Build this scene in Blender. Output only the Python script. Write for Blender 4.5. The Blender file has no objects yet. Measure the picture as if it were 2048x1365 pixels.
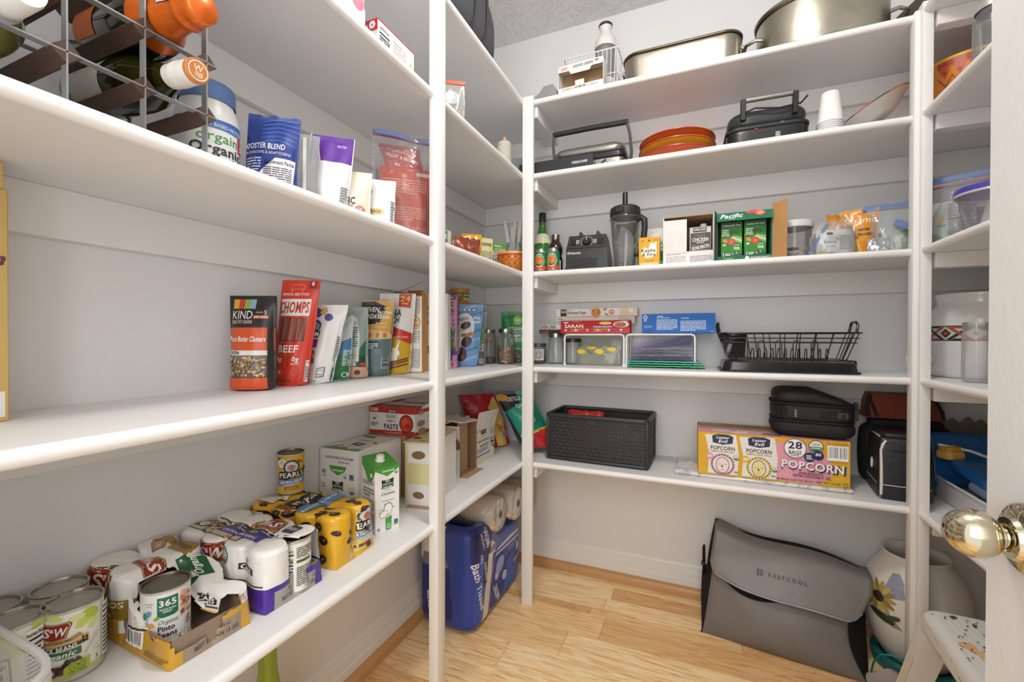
WORLD, LAMP, DOOR_FILL, GLOBE = 1.3, 18, 23.5, 34
import bpy, bmesh, math, random
import numpy as np
from mathutils import Vector, Matrix
from mathutils.bvhtree import BVHTree
from mathutils.geometry import tessellate_polygon
PI = math.pi
C = bpy.context.scene.collection
SC = bpy.context.scene

# ---------------------------------------------------------------- camera, world, lights, exposure
cd = bpy.data.cameras.new('camera'); cam = bpy.data.objects.new('camera', cd); C.objects.link(cam)
cd.sensor_width = 36; cd.lens = 36 * 877.28 / 2048; cd.clip_start = 0.02
cam.matrix_world = Matrix(((0.920717, -0.004798, 0.390201, 0), (0.390226, 0.006171, -0.920699, 0), (0.00201, 0.999969, 0.007554, 1.05), (0, 0, 0, 1)))
SC.camera = cam
SC.view_settings.view_transform = 'Standard'; SC.view_settings.look = 'None'
SC.view_settings.gamma = 1; SC.view_settings.use_curve_mapping = False
SC.view_settings.exposure = -0.15
w = bpy.data.worlds.new('World'); SC.world = w; w.use_nodes = True
w.node_tree.nodes['Background'].inputs[0].default_value = (1.0, 0.99, 0.985, 1)
w.node_tree.nodes['Background'].inputs[1].default_value = WORLD
def lamp(name, kind, loc, energy, size, col=(1, .975, .95), rot=(0, 0, 0), sy=None):
    l = bpy.data.lights.new(name, kind); l.energy = energy; l.color = col
    o = bpy.data.objects.new(name, l); o.location = loc; o.rotation_euler = rot; C.objects.link(o)
    if kind == 'AREA':
        l.size = size
        if sy: l.shape = 'RECTANGLE'; l.size_y = sy
        else: l.shape = 'DISK'
    else: l.shadow_soft_size = size
    return o
lamp('ceiling_lamp_light', 'POINT', (-0.03, 0.74, 2.30), LAMP, 0.09)
lamp('doorway_fill', 'AREA', (-0.1, -0.75, 1.55), DOOR_FILL, 1.0, (1, .992, .985), (math.radians(82), 0, 0), 1.5)  # added soft fill behind the camera, standing in for light through the doorway
SC.cycles.diffuse_bounces = 7; SC.cycles.max_bounces = 14; SC.cycles.transparent_max_bounces = 24
SC.cycles.caustics_reflective = False; SC.cycles.caustics_refractive = False

# ---------------------------------------------------------------- materials
def lin(h):
    h = h.lstrip('#'); o = []
    for i in (0, 2, 4):
        c = int(h[i:i + 2], 16) / 255
        o.append(c / 12.92 if c <= .04045 else ((c + .055) / 1.055) ** 2.4)
    return (*o, 1)
_M = {}
def newmat(key):
    m = bpy.data.materials.new(key); m.use_nodes = True
    return m, m.node_tree.nodes, m.node_tree.links, m.node_tree.nodes['Principled BSDF']
def M(hexc, r=.5, m=0, var=.06, vs=9, bump=0, bs=60, coat=0, sp=.5, stretch=None):
    """one procedural surface: colour with a slow noise drift, optional bump"""
    key = (hexc, r, m, var, vs, bump, bs, coat, sp, stretch)
    if key in _M: return _M[key]
    mt, N, L, b = newmat('mat_' + hexc.strip('#') + ('_%d' % len(_M)))
    b.inputs['Roughness'].default_value = r; b.inputs['Metallic'].default_value = m
    b.inputs['Specular IOR Level'].default_value = sp
    if coat: b.inputs['Coat Weight'].default_value = coat; b.inputs['Coat Roughness'].default_value = .12
    c = lin(hexc)
    tc = N.new('ShaderNodeTexCoord'); vec = tc.outputs['Object']
    if stretch:
        mp = N.new('ShaderNodeMapping'); mp.inputs['Scale'].default_value = stretch
        L.new(vec, mp.inputs[0]); vec = mp.outputs[0]
    if var:
        n = N.new('ShaderNodeTexNoise'); n.inputs['Scale'].default_value = vs; n.inputs['Detail'].default_value = 3
        L.new(vec, n.inputs['Vector'])
        mx = N.new('ShaderNodeMix'); mx.data_type = 'RGBA'
        mx.inputs[6].default_value = (*[x * (1 - var) for x in c[:3]], 1)
        mx.inputs[7].default_value = (*[min(1, x * (1 + var)) for x in c[:3]], 1)
        L.new(n.outputs[0], mx.inputs[0]); L.new(mx.outputs[2], b.inputs['Base Color'])
    else: b.inputs['Base Color'].default_value = c
    if bump:
        n2 = N.new('ShaderNodeTexNoise'); n2.inputs['Scale'].default_value = bs; n2.inputs['Detail'].default_value = 4
        L.new(vec, n2.inputs['Vector'])
        bp = N.new('ShaderNodeBump'); bp.inputs['Strength'].default_value = bump; bp.inputs['Distance'].default_value = .004
        L.new(n2.outputs[0], bp.inputs['Height']); L.new(bp.outputs[0], b.inputs['Normal'])
    _M[key] = mt; return mt
def ink(h, r=.4): return M(h, r, 0, .03, 14)
def film(h, r=.28, bump=.25, bs=45): return M(h, r, 0, .05, 12, bump, bs)
def card(h): return M(h, .75, 0, .08, 30, .08, 160)
def cloth(h, bs=420, b=.5): return M(h, .88, 0, .10, 18, b, bs, 0, .25)
def clear(tint='#ffffff', haze=.12, rough=.06, hcol='#f4f6f8', bump=0, bs=30, refl=.5):
    key = ('clear', tint, haze, rough, hcol, bump, bs, refl)
    if key in _M: return _M[key]
    mt, N, L, b = newmat('clear_' + tint.strip('#') + '_%d' % len(_M))
    N.remove(b); out = N['Material Output']
    t = N.new('ShaderNodeBsdfTransparent'); t.inputs[0].default_value = lin(tint)
    d = N.new('ShaderNodeBsdfDiffuse'); d.inputs[0].default_value = lin(hcol)
    g = N.new('ShaderNodeBsdfGlossy'); g.inputs['Roughness'].default_value = rough
    m1 = N.new('ShaderNodeMixShader'); m1.inputs[0].default_value = haze
    L.new(t.outputs[0], m1.inputs[1]); L.new(d.outputs[0], m1.inputs[2])
    m2 = N.new('ShaderNodeMixShader')
    lw = N.new('ShaderNodeLayerWeight'); lw.inputs['Blend'].default_value = .35
    ma = N.new('ShaderNodeMath'); ma.operation = 'MULTIPLY'; ma.inputs[1].default_value = refl
    L.new(lw.outputs['Fresnel'], ma.inputs[0]); L.new(ma.outputs[0], m2.inputs[0])
    L.new(m1.outputs[0], m2.inputs[1]); L.new(g.outputs[0], m2.inputs[2]); L.new(m2.outputs[0], out.inputs[0])
    tc = N.new('ShaderNodeTexCoord'); n2 = N.new('ShaderNodeTexNoise'); n2.inputs['Scale'].default_value = bs
    L.new(tc.outputs['Object'], n2.inputs['Vector'])
    bp = N.new('ShaderNodeBump'); bp.inputs['Strength'].default_value = bump; bp.inputs['Distance'].default_value = .006
    L.new(n2.outputs[0], bp.inputs['Height'])
    for q in (d, g): L.new(bp.outputs[0], q.inputs['Normal'])
    _M[key] = mt; return mt

# ---------------------------------------------------------------- mesh accumulator
class G:
    def __init__(s): s.v = []; s.f = []; s.mi = []; s.mats = []; s.n = 0
    def slot(s, mat):
        if mat not in s.mats: s.mats.append(mat)
        return s.mats.index(mat)
    def add(s, V, F, mat):
        V = np.asarray(V, float).reshape(-1, 3); i = s.slot(mat)
        s.v.append(V); s.f += [tuple(int(k) + s.n for k in f) for f in F]; s.mi += [i] * len(F); s.n += len(V); return s
    def box(s, a, b, mat, bev=.0015, seg=1, mx=None):
        bm = bmesh.new(); bmesh.ops.create_cube(bm, size=1)
        a, b = np.minimum(a, b), np.maximum(a, b); ce = (a + b) / 2; sz = b - a
        for v in bm.verts: v.co = Vector(ce + np.array(v.co) * sz)
        if bev > 0:
            bev = min(bev, sz.min() * .45)
            bmesh.ops.bevel(bm, geom=bm.edges[:], offset=bev, segments=seg, profile=.5, affect='EDGES')
        bm.verts.index_update(); V = np.array([v.co[:] for v in bm.verts]); F = [[v.index for v in f.verts] for f in bm.faces]; bm.free()
        if mx is not None: V = tf(V, mx)
        return s.add(V, F, mat)
    def grid(s, A, mat, cu=False, cv=False, skip=None):
        A = np.asarray(A, float); n, m = A.shape[:2]; F = []
        for i in range(n if cu else n - 1):
            for j in range(m if cv else m - 1):
                if skip and skip(i, j): continue
                i2, j2 = (i + 1) % n, (j + 1) % m
                F.append((i * m + j, i2 * m + j, i2 * m + j2, i * m + j2))
        return s.add(A.reshape(-1, 3), F, mat)
    def lathe(s, prof, mat, n=32, o=(0, 0, 0), sx=1, sy=1, mx=None):
        a = np.linspace(0, 2 * PI, n, endpoint=False); p = np.array(prof, float); p[:, 0] = np.maximum(p[:, 0], 2e-5)
        A = np.stack([p[:, None, 0] * np.cos(a) * sx + o[0], p[:, None, 0] * np.sin(a) * sy + o[1], np.repeat(p[:, 1:2], n, 1) + o[2]], -1)
        if mx is not None: A = tf(A.reshape(-1, 3), mx).reshape(A.shape)
        return s.grid(A[:, ::-1], mat, cv=True)
    def tube(s, pts, r, mat, n=8, closed=False, flat=None):
        p = np.array(pts, float); k = len(p); A = []
        T = np.gradient(p, axis=0) if not closed else np.roll(p, -1, 0) - np.roll(p, 1, 0)
        T /= np.linalg.norm(T, axis=1)[:, None] + 1e-12
        up = np.array([0, 0, 1.]) if abs(T[0][2]) < .9 else np.array([1., 0, 0])
        X = np.cross(T[0], up); X /= np.linalg.norm(X)
        for i in range(k):
            X = X - T[i] * X.dot(T[i]); X /= np.linalg.norm(X) + 1e-12; Y = np.cross(T[i], X)
            rr = r[i] if hasattr(r, '__len__') else r; an = np.linspace(0, 2 * PI, n, endpoint=False)
            A.append(p[i] + rr * (np.cos(an)[:, None] * X + np.sin(an)[:, None] * Y * (flat or 1)))
        A = np.array(A); s.grid(A, mat, cu=closed, cv=True)
        if not closed:
            for e in (0, -1): s.add(A[e], [list(range(n))[::(-1 if e == 0 else 1)]], mat)
        return s
    def prism(s, poly, d0, d1, mat, ax='y'):
        """polygon in the plane across ax, extruded along ax"""
        def put(a, b, d): return {'y': (a, d, b), 'x': (d, a, b), 'z': (a, b, d)}[ax]
        n = len(poly); V = [put(a, b, d0) for a, b in poly] + [put(a, b, d1) for a, b in poly]
        tr = tessellate_polygon([[Vector((a, b, 0)) for a, b in poly]])
        F = [t for t in tr] + [tuple(k + n for k in t[::-1]) for t in tr] + [(i, (i + 1) % n, (i + 1) % n + n, i + n) for i in range(n)]
        s.add(V, F, mat); s.fix = True; return s
    def move(s, mx): s.v = [tf(V, mx) for V in s.v]; return s
    def V(s): return np.concatenate(s.v) if s.v else np.zeros((0, 3))
def tf(V, mx):
    mx = np.array(mx); return np.asarray(V) @ mx[:3, :3].T + mx[:3, 3]
def TR(loc=(0, 0, 0), rx=0, ry=0, rz=0, sc=1):
    return Matrix.Translation(loc) @ Matrix.Rotation(math.radians(rz), 4, 'Z') @ Matrix.Rotation(math.radians(ry), 4, 'Y') @ Matrix.Rotation(math.radians(rx), 4, 'X') @ Matrix.Diagonal((sc, sc, sc, 1))
FIRST = {}
def O(name, g, parent=None, ang=38, label=None, kind=None, loc=None, solid=0):
    me = bpy.data.meshes.new(name); me.from_pydata(g.V().tolist(), [], g.f)
    for m in g.mats: me.materials.append(m)
    me.polygons.foreach_set('material_index', g.mi)
    if getattr(g, 'fix', False):
        bm = bmesh.new(); bm.from_mesh(me); bmesh.ops.recalc_face_normals(bm, faces=bm.faces[:]); bm.to_mesh(me); bm.free()
    if ang: me.polygons.foreach_set('use_smooth', [True] * len(g.f)); me.set_sharp_from_angle(angle=math.radians(ang))
    me.update(); o = bpy.data.objects.new(name, me); C.objects.link(o)
    if parent:
        o.parent = parent
        if parent.name not in FIRST and not loc: FIRST[parent.name] = o
    if label: o['label'] = label
    if kind: o['kind'] = kind
    if loc: o.location = loc
    if solid:
        sm = o.modifiers.new('t', 'SOLIDIFY'); sm.thickness = solid; sm.offset = 0
    return o
def T(name, label, cat, loc, rz=0, group=None, rx=0, ry=0):
    o = bpy.data.objects.new(name, None); C.objects.link(o); o.empty_display_size = .02
    o.location = loc; o.rotation_mode = 'XYZ'; o.rotation_euler = (math.radians(rx), math.radians(ry), math.radians(rz))
    o['label'] = label; o['category'] = cat
    if group: o['group'] = group
    return o
def tag(o, label, cat, group=None):
    o['label'] = label; o['category'] = cat
    if group: o['group'] = group
    return o
def copy_tree(o, parent=None):
    c = o.copy(); C.objects.link(c)
    if parent: c.parent = parent
    for ch in [x for x in bpy.data.objects if x.parent == o]: copy_tree(ch, c)
    return c

# ---------------------------------------------------------------- glyph table and flat print
CH = 'ABCDEFGHIJKLMNOPQRSTUVWXYZabcdefghijklmnopqrstuvwxyz0123456789&/.,|-\'!+%°:#™'
_GL = {}
def glyphs():
    obs = []
    def mk(txt, off):
        c = bpy.data.curves.new('g', 'FONT'); c.body = txt; c.resolution_u = 2; c.offset = off; c.dimensions = '2D'; c.fill_mode = 'BOTH'
        o = bpy.data.objects.new('g', c); C.objects.link(o); return o
    for bi, off in enumerate((0, .022)):
        for ch in CH: obs.append((ch, bi, mk(ch, off), mk('H' + ch + 'H', 0) if bi == 0 else None))
    hh = mk('HH', 0)
    dg = bpy.context.evaluated_depsgraph_get(); dg.update()
    def arr(o):
        me = o.evaluated_get(dg).to_mesh(); me.calc_loop_triangles()
        V = np.zeros(len(me.vertices) * 3); me.vertices.foreach_get('co', V)
        F = np.zeros(len(me.loop_triangles) * 3, int); me.loop_triangles.foreach_get('vertices', F)
        o.evaluated_get(dg).to_mesh_clear(); return V.reshape(-1, 3)[:, :2].copy(), F.reshape(-1, 3).copy()
    V, _ = arr(hh); base = np.ptp(V[:, 0]); cap = np.ptp(V[:, 1])
    for ch, bi, o, o2 in obs:
        V, F = arr(o)
        if bi == 0: V2, _ = arr(o2); adv = np.ptp(V2[:, 0]) - base
        else: adv = _GL[(ch, 0)][2] * cap + .03
        _GL[(ch, bi)] = (V / cap, F, adv / cap)
    for ch, bi, o, o2 in obs:
        for q in (o, o2):
            if q: c = q.data; bpy.data.objects.remove(q); bpy.data.curves.remove(c)
    c = hh.data; bpy.data.objects.remove(hh); bpy.data.curves.remove(c)
glyphs()
def split(V, F, mx):
    """halve triangles until no edge is longer than mx"""
    V = [tuple(v) for v in V]; out = []; st = [tuple(f) for f in F]; mid = {}
    while st:
        a, b, c = st.pop(); e = [(math.dist(V[a], V[b]), a, b, c), (math.dist(V[b], V[c]), b, c, a), (math.dist(V[c], V[a]), c, a, b)]
        d, p, q, r = max(e)
        if d <= mx: out.append((a, b, c)); continue
        k = (min(p, q), max(p, q))
        if k not in mid: mid[k] = len(V); V.append(((V[p][0] + V[q][0]) / 2, (V[p][1] + V[q][1]) / 2))
        st += [(p, mid[k], r), (mid[k], q, r)]
    return np.array(V), out
class P:
    """print on a face: u,v run 0..100 over the face; src = mesh the print is laid on"""
    def __init__(s, src=None, o=(0, 0, 0), U=(1, 0, 0), V=(0, 0, 1), cyl=None, mx=None, lift=.0004):
        s.g = G(); s.k = 0; s.lift = lift; s.rs = random.Random(len(bpy.data.objects)); s.cyl = cyl
        if cyl:
            R, z0, z1, a0, a1 = cyl; s.W = R * math.radians(a1 - a0); s.H = z1 - z0
        else:
            s.o = np.array(o, float); s.U = np.array(U, float); s.Vv = np.array(V, float)
            s.W = np.linalg.norm(s.U); s.H = np.linalg.norm(s.Vv); s.N = np.cross(s.U, s.Vv); s.N /= np.linalg.norm(s.N)
        s.mx = mx or (.0042 if src else .006 if cyl else 1e9); s.el = []
        s.bvh = BVHTree.FromPolygons(src.V().tolist(), src.f) if src else None
    def put(s, V, F, col, ro=None):
        """V in metres on the face"""
        V = np.asarray(V, float)
        if s.mx < 1: V, F = split(V, F, s.mx)
        s.k += 1; off = s.lift + (.0001 * min(s.k, 14) + .00003 * max(0, s.k - 14) if s.mx < 1 else .00004 * s.k)
        if s.cyl:
            R, z0, z1, a0, a1 = s.cyl; a = math.radians(a0) + V[:, 0] / R
            A = np.stack([(R + off) * np.sin(a), -(R + off) * np.cos(a), z0 + V[:, 1]], -1)
        else:
            A = s.o + np.outer(V[:, 0] / s.W, s.U) + np.outer(V[:, 1] / s.H, s.Vv)
            if s.bvh:
                d = Vector(-s.N); B = []; bad = set()
                for q, p in enumerate(A):
                    h, nn, i, ds = s.bvh.ray_cast(Vector(p + s.N * .4), d)
                    if h is None: bad.add(q); B.append(p)
                    else: B.append(np.array(h) + (s.N * .75 + np.array(nn) * .25) * off * 1.3)
                A = np.array(B); ok = []
                for f in F:
                    if bad and not bad.isdisjoint(f): continue
                    if max(np.linalg.norm(A[f[0]] - A[f[1]]), np.linalg.norm(A[f[1]] - A[f[2]]), np.linalg.norm(A[f[2]] - A[f[0]])) > .042: continue
                    ok.append(f)
                F = ok
            else: A = A + s.N * off
        if len(F): s.el.append((A, F, ink(col) if isinstance(col, str) else col))
        return s
    def m(s, u, v): return np.array([u / 100 * s.W, v / 100 * s.H])
    def r(s, u0, v0, u1, v1, col):
        a, b = s.m(u0, v0), s.m(u1, v1); nx = max(1, int(abs(b[0] - a[0]) / s.mx) + 1); ny = max(1, int(abs(b[1] - a[1]) / s.mx) + 1)
        X, Y = np.meshgrid(np.linspace(a[0], b[0], nx + 1), np.linspace(a[1], b[1], ny + 1), indexing='ij')
        F = []
        for i in range(nx):
            for j in range(ny):
                q = i * (ny + 1) + j; F += [(q, q + ny + 1, q + ny + 2), (q, q + ny + 2, q + 1)]
        mm = s.mx; s.mx = 9; s.put(np.stack([X.ravel(), Y.ravel()], -1), F, col); s.mx = mm; return s
    def p(s, pts, col):
        V = np.array([s.m(*q) for q in pts]); tr = tessellate_polygon([[Vector((*q, 0)) for q in V]])
        F = []
        for t in tr:
            a, b, c = V[t[0]], V[t[1]], V[t[2]]
            F.append(tuple(t) if (b[0] - a[0]) * (c[1] - a[1]) - (b[1] - a[1]) * (c[0] - a[0]) > 0 else tuple(t[::-1]))
        return s.put(V, F, col)
    def e(s, u, v, ru, rv=None, col='#000', rot=0, n=20):
        """ellipse; ru in % of the width, rv in % of the height (None: a circle)"""
        c = s.m(u, v); a = ru / 100 * s.W; b = a if rv is None else rv / 100 * s.H
        t = np.linspace(0, 2 * PI, n, endpoint=False); x, y = a * np.cos(t), b * np.sin(t); q = math.radians(rot)
        V = np.stack([c[0] + x * math.cos(q) - y * math.sin(q), c[1] + x * math.sin(q) + y * math.cos(q)], -1)
        return s.put(np.vstack([V, c]), [(i, (i + 1) % n, n) for i in range(n)], col)
    def t(s, txt, u, v, h, col, w=None, al='c', b=1, sl=0, rot=0, flip=False):
        """text; h = cap height in % of the face height, w = width in % of the face width"""
        sy = h / 100 * s.H; x = 0; Vs = []; Fs = []; n = 0
        for ch in txt:
            if ch == ' ': x += .42; continue
            if (ch, 0) not in _GL: continue
            V, F, ad = _GL[(ch, b)]; Vs.append(V + [x, 0]); Fs.append(F + n); n += len(V); x += ad
        if not Vs: return s
        V = np.vstack(Vs); F = np.vstack(Fs); x0, x1 = V[:, 0].min(), V[:, 0].max(); V[:, 0] -= x0
        sx = (w / 100 * s.W / (x1 - x0)) if w else sy * .92
        V = V * [sx, sy]; V[:, 0] += sl * V[:, 1]; tw = (x1 - x0) * sx
        V[:, 0] -= {'c': tw / 2, 'l': 0, 'r': tw}[al]; V[:, 1] -= sy / 2
        q = math.radians(rot); ca, sa = math.cos(q), math.sin(q); V = np.stack([V[:, 0] * ca - V[:, 1] * sa, V[:, 0] * sa + V[:, 1] * ca], -1)
        return s.put(V + s.m(u, v), F.tolist(), col)
    def ln(s, u0, v0, u1, v1, n, col, fill=.5, wl=(3, 9)):
        """rows of small print, too small to read in the photograph"""
        a, b = s.m(u0, v0), s.m(u1, v1); rh = (b[1] - a[1]) / n; V = []; F = []
        for i in range(n):
            y0 = a[1] + rh * i + rh * (1 - fill) / 2; x = a[0]
            while x < b[0] - rh * .5:
                l = min(s.rs.uniform(*wl) * rh * .5, b[0] - x)
                if i == 0 and x > a[0] + (b[0] - a[0]) * .6: break
                k = len(V); V += [(x, y0), (x + l, y0), (x + l, y0 + rh * fill), (x, y0 + rh * fill)]; F += [(k, k + 1, k + 2), (k, k + 2, k + 3)]
                x += l + rh * .35
        return s.put(V, F, col)
    def bc(s, u0, v0, u1, v1, bg='#f4f2ee', vert=False):
        s.r(u0, v0, u1, v1, bg); V = []; F = []
        if vert:
            a, b = s.m(u0 + (u1 - u0) * .1, v0), s.m(u1 - (u1 - u0) * .1, v1); x = a[1] + (b[1] - a[1]) * .06
            while x < b[1] - (b[1] - a[1]) * .06:
                l = (b[1] - a[1]) * s.rs.choice((.012, .02, .035)); k = len(V)
                V += [(a[0], x), (b[0], x), (b[0], x + l), (a[0], x + l)]; F += [(k, k + 1, k + 2), (k, k + 2, k + 3)]; x += l + (b[1] - a[1]) * s.rs.choice((.015, .025, .04))
        else:
            a, b = s.m(u0, v0 + (v1 - v0) * .18), s.m(u1, v1 - (v1 - v0) * .08); x = a[0] + (b[0] - a[0]) * .06
            while x < b[0] - (b[0] - a[0]) * .06:
                l = (b[0] - a[0]) * s.rs.choice((.012, .02, .035)); k = len(V)
                V += [(x, a[1]), (x + l, a[1]), (x + l, b[1]), (x, b[1])]; F += [(k, k + 1, k + 2), (k, k + 2, k + 3)]; x += l + (b[0] - a[0]) * s.rs.choice((.015, .025, .04))
        return s.put(V, F, '#1c1a1a')
    def usda(s, u, v, r, g='#1f6b3e'):
        s.e(u, v, r * 1.12, None, '#2a4a38'); s.e(u, v, r, None, '#f2f1ec')
        q = [(u - r * .93, v)]; hv = s.W / s.H
        for i in range(1, 12): a = PI + PI * i / 12; q.append((u + r * .95 * math.cos(a), v + r * .95 * hv * math.sin(a)))
        s.p(q + [(u + r * .93, v)], g); s.t('USDA', u, v + r * hv * .4, r * hv * .42, g, w=r * 1.25); s.t('ORGANIC', u, v - r * hv * .27, r * hv * .32, '#f2f1ec', w=r * 1.5); return s
    def nf(s, u0, v0, u1, v1, title='Nutrition Facts'):
        s.r(u0, v0, u1, v1, '#f6f4ef'); d = v1 - v0; s.t(title, (u0 + u1) / 2, v1 - d * .08, d * .07, '#1c1a1a', w=(u1 - u0) * .88)
        s.r(u0 + 1, v1 - d * .2, u1 - 1, v1 - d * .16, '#1c1a1a'); return s.ln(u0 + (u1 - u0) * .06, v0 + d * .04, u1 - (u1 - u0) * .06, v1 - d * .24, 9, '#4a4745')
    def scatter(s, u0, v0, u1, v1, n, ru, cols, asp=.6, hi=None):
        for i in range(n):
            u, v = s.rs.uniform(u0, u1), s.rs.uniform(v0, v1); q = s.rs.uniform(0, 180); r = ru * s.rs.uniform(.75, 1.2)
            s.e(u, v, r, r * asp * s.W / s.H, s.rs.choice(cols), q, 10)
        return s
    def done(s, parent, name='printed_label', mx=None):
        """one object per patch of print; patches further than 2 cm apart are separate"""
        n = len(s.el); grp = list(range(n)); bb = [(np.asarray(A).min(0), np.asarray(A).max(0)) for A, F, c in s.el]
        def root(i):
            while grp[i] != i: i = grp[i]
            return i
        for i in range(n):
            for j in range(i):
                if np.linalg.norm(np.maximum(0, np.maximum(bb[i][0] - bb[j][1], bb[j][0] - bb[i][1]))) <= .012: grp[root(j)] = root(i)
        o = None
        for r_ in sorted(set(root(i) for i in range(n))):
            g = G()
            for i in range(n):
                if root(i) == r_:
                    A, F, c = s.el[i]; us = sorted(set(k for f in F for k in f)); mp = {k: q for q, k in enumerate(us)}
                    g.add(np.asarray(A)[us], [[mp[k] for k in f] for f in F], c)
            if mx is not None: g.move(mx)
            o = O(name, g, FIRST.get(parent.name, parent) if parent.type == 'EMPTY' else parent, ang=0)
        return o

# ---------------------------------------------------------------- shape makers
def noise2(seed, k=5, f=9):
    rs = np.random.RandomState(seed); a = rs.uniform(-f, f, k); b = rs.uniform(-f, f, k); c = rs.uniform(0, 6.3, k); d = rs.uniform(.4, 1, k)
    return lambda x, y: sum(d[i] * np.sin(a[i] * x + b[i] * y + c[i]) for i in range(k)) / k
def pouch(w, h, t, mat, seed=1, wr=.006, lean=0, topw=1, botw=.95, prof=None, nu=30, nv=34, jag=0, back=None, fin=.93, slump=0, f=9, shx=0):
    """a filled bag standing on its gusset; front faces -y. returns its mesh"""
    u = np.linspace(-1, 1, nu); v = np.linspace(0, 1, nv); Uu, Vv = np.meshgrid(u, v, indexing='ij')
    pr = np.interp(Vv, *(prof or ([0, .05, .3, .65, .88, .94, 1], [.8, .97, 1, .68, .2, .03, .02])))
    e = np.clip(np.abs(Uu) / fin, 0, 1); D = t / 2 * (1 - e ** 2.6) ** .75 * pr + .0006
    n1, n2, n3 = noise2(seed, 5, f), noise2(seed + 50, 5, f), noise2(seed + 99, 4, 14)
    wid = w / 2 * np.interp(Vv, [0, .08, .5, 1], [botw, 1, 1, topw]) * (1 - .03 * pr)
    X = Uu * wid + wr * .6 * n3(Vv * 1.2, Uu * 0); Z = h * Vv + .02 * h * (Uu ** 2) * (1 - Vv) ** 4 * (1 if t > .02 else 0)
    if jag: Z = Z + jag * n3(Uu * 1.3, Uu * 0 + seed) * Vv ** 8
    X = X + shx * Z
    L = lean * h * Vv ** 2 - slump * h * np.sin(Vv * PI) ** 2
    env = np.clip((1 - e ** 4) * (.3 + pr), 0, 1)
    g = G(); A = np.stack([X, L - D + wr * n1(Uu * 1.1, Vv * 1.3) * env, Z], -1); B = np.stack([X, L + D + wr * n2(Uu, Vv) * env, Z], -1)
    g.grid(A, mat); g.grid(B[::-1], back or mat)
    g.grid(np.stack([A[:, 0], B[:, 0]], 0)[:, ::-1] if False else np.stack([B[:, 0], A[:, 0]], 0), mat); g.grid(np.stack([A[:, -1], B[:, -1]], 0), mat)
    return g
def rbox(w, d, h, r, mat, n=5, taper=1, z0=0, bulge=0, er=None):
    """soft box with rounded vertical corners and edges, centred, base at z0; bulge swells the sides"""
    er = er if er is not None else r * .5; pts = []
    for cx, cy, a0 in ((1, 1, 0), (-1, 1, 90), (-1, -1, 180), (1, -1, 270)):
        for i in range(n + 1):
            a = math.radians(a0 + 90 * i / n); pts.append((cx * (w / 2 - r) + r * math.cos(a), cy * (d / 2 - r) + r * math.sin(a)))
    p = []
    for i in range(len(pts)):      # add midpoints so that sides can swell
        a, b = np.array(pts[i]), np.array(pts[(i + 1) % len(pts)]); p.append(a)
        if np.linalg.norm(b - a) > r:
            for k in (1, 2, 3, 4, 5): p.append(a + (b - a) * k / 6)
    p = np.array(p); rings = []
    prof = [(er, 0)] + [(er - er * math.sin(t), er - er * math.cos(t)) for t in np.linspace(.3, PI / 2, 4)] + [(0, er + (h - 2 * er) * k) for k in (.25, .5, .75)] + [(er - er * math.cos(t), h - er + er * math.sin(t)) for t in np.linspace(0, PI / 2, 5)]
    for ins, z in prof:
        k = z / h; s = 1 + (taper - 1) * k; b = 1 + bulge * math.sin(PI * min(1, max(0, k)))
        q = p * [max(.01, (w / 2 - ins)) / (w / 2), max(.01, (d / 2 - ins)) / (d / 2)] * s * b
        rings.append(np.column_stack([q, np.full(len(q), z + z0)]))
    A = np.array(rings); g = G(); g.grid(A, mat, cv=True); m = len(p)
    for e in (0, -1):
        c = A[e].mean(0); g.add(np.vstack([A[e], c]), [((i + 1) % m, i, m) if e == 0 else (i, (i + 1) % m, m) for i in range(m)], mat)
    return g
# ---------------------------------------------------------------- the room
WHITE = M('#e2e2e2', .45, 0, .02, 6, .05, 90)
WALLM = M('#e1e1e1', .6, 0, .02, 3, .10, 140)
TRIMW = M('#e8e7e5', .38, 0, .02, 8, .06, 40)
XL, YB, XR = -0.630, 1.614, 0.578
WL, WB, WR = -0.970, 1.933, 0.915
ZS = [0.549, 0.9258, 1.300, 1.684, 1.9728]
TH = .019
T1, T2, T3, T4, T5 = [z + TH / 2 for z in ZS]
def st(name, g, **k): return O(name, g, kind='structure', **k)
def slab(name, a, b, mat, bev=0): return st(name, G().box(a, b, mat, bev))
slab('wall_left', (WL - .1, -.3, 0), (WL, WB + .1, 2.45), WALLM)
slab('wall_back', (WL, WB, 0), (WR, WB + .1, 2.45), WALLM)
slab('wall_right', (WR, -.3, 0), (WR + .1, WB + .1, 2.45), WALLM)
g = G(); g.box((WL, -.22, 0), (-.52, -.12, 2.45), WALLM, 0); g.box((.31, -.22, 0), (WR, -.12, 2.45), WALLM, 0); g.box((-.52, -.22, 2.05), (.31, -.12, 2.45), WALLM, 0)
st('wall_front', g)
mt, N, L, b = newmat('ceiling_knockdown'); b.inputs['Base Color'].default_value = lin('#e3e2e0'); b.inputs['Roughness'].default_value = .8
tc = N.new('ShaderNodeTexCoord'); n = N.new('ShaderNodeTexNoise'); n.inputs['Scale'].default_value = 22; n.inputs['Detail'].default_value = 5; n.inputs['Distortion'].default_value = 1.2
cr = N.new('ShaderNodeValToRGB'); cr.color_ramp.elements[0].position = .5; cr.color_ramp.elements[1].position = .58
bp = N.new('ShaderNodeBump'); bp.inputs['Strength'].default_value = .6; bp.inputs['Distance'].default_value = .006
L.new(tc.outputs['Object'], n.inputs['Vector']); L.new(n.outputs[0], cr.inputs[0]); L.new(cr.outputs[0], bp.inputs['Height']); L.new(bp.outputs[0], b.inputs['Normal'])
slab('ceiling', (WL - .1, -.3, 2.45), (WR + .1, WB + .1, 2.55), mt)
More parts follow.
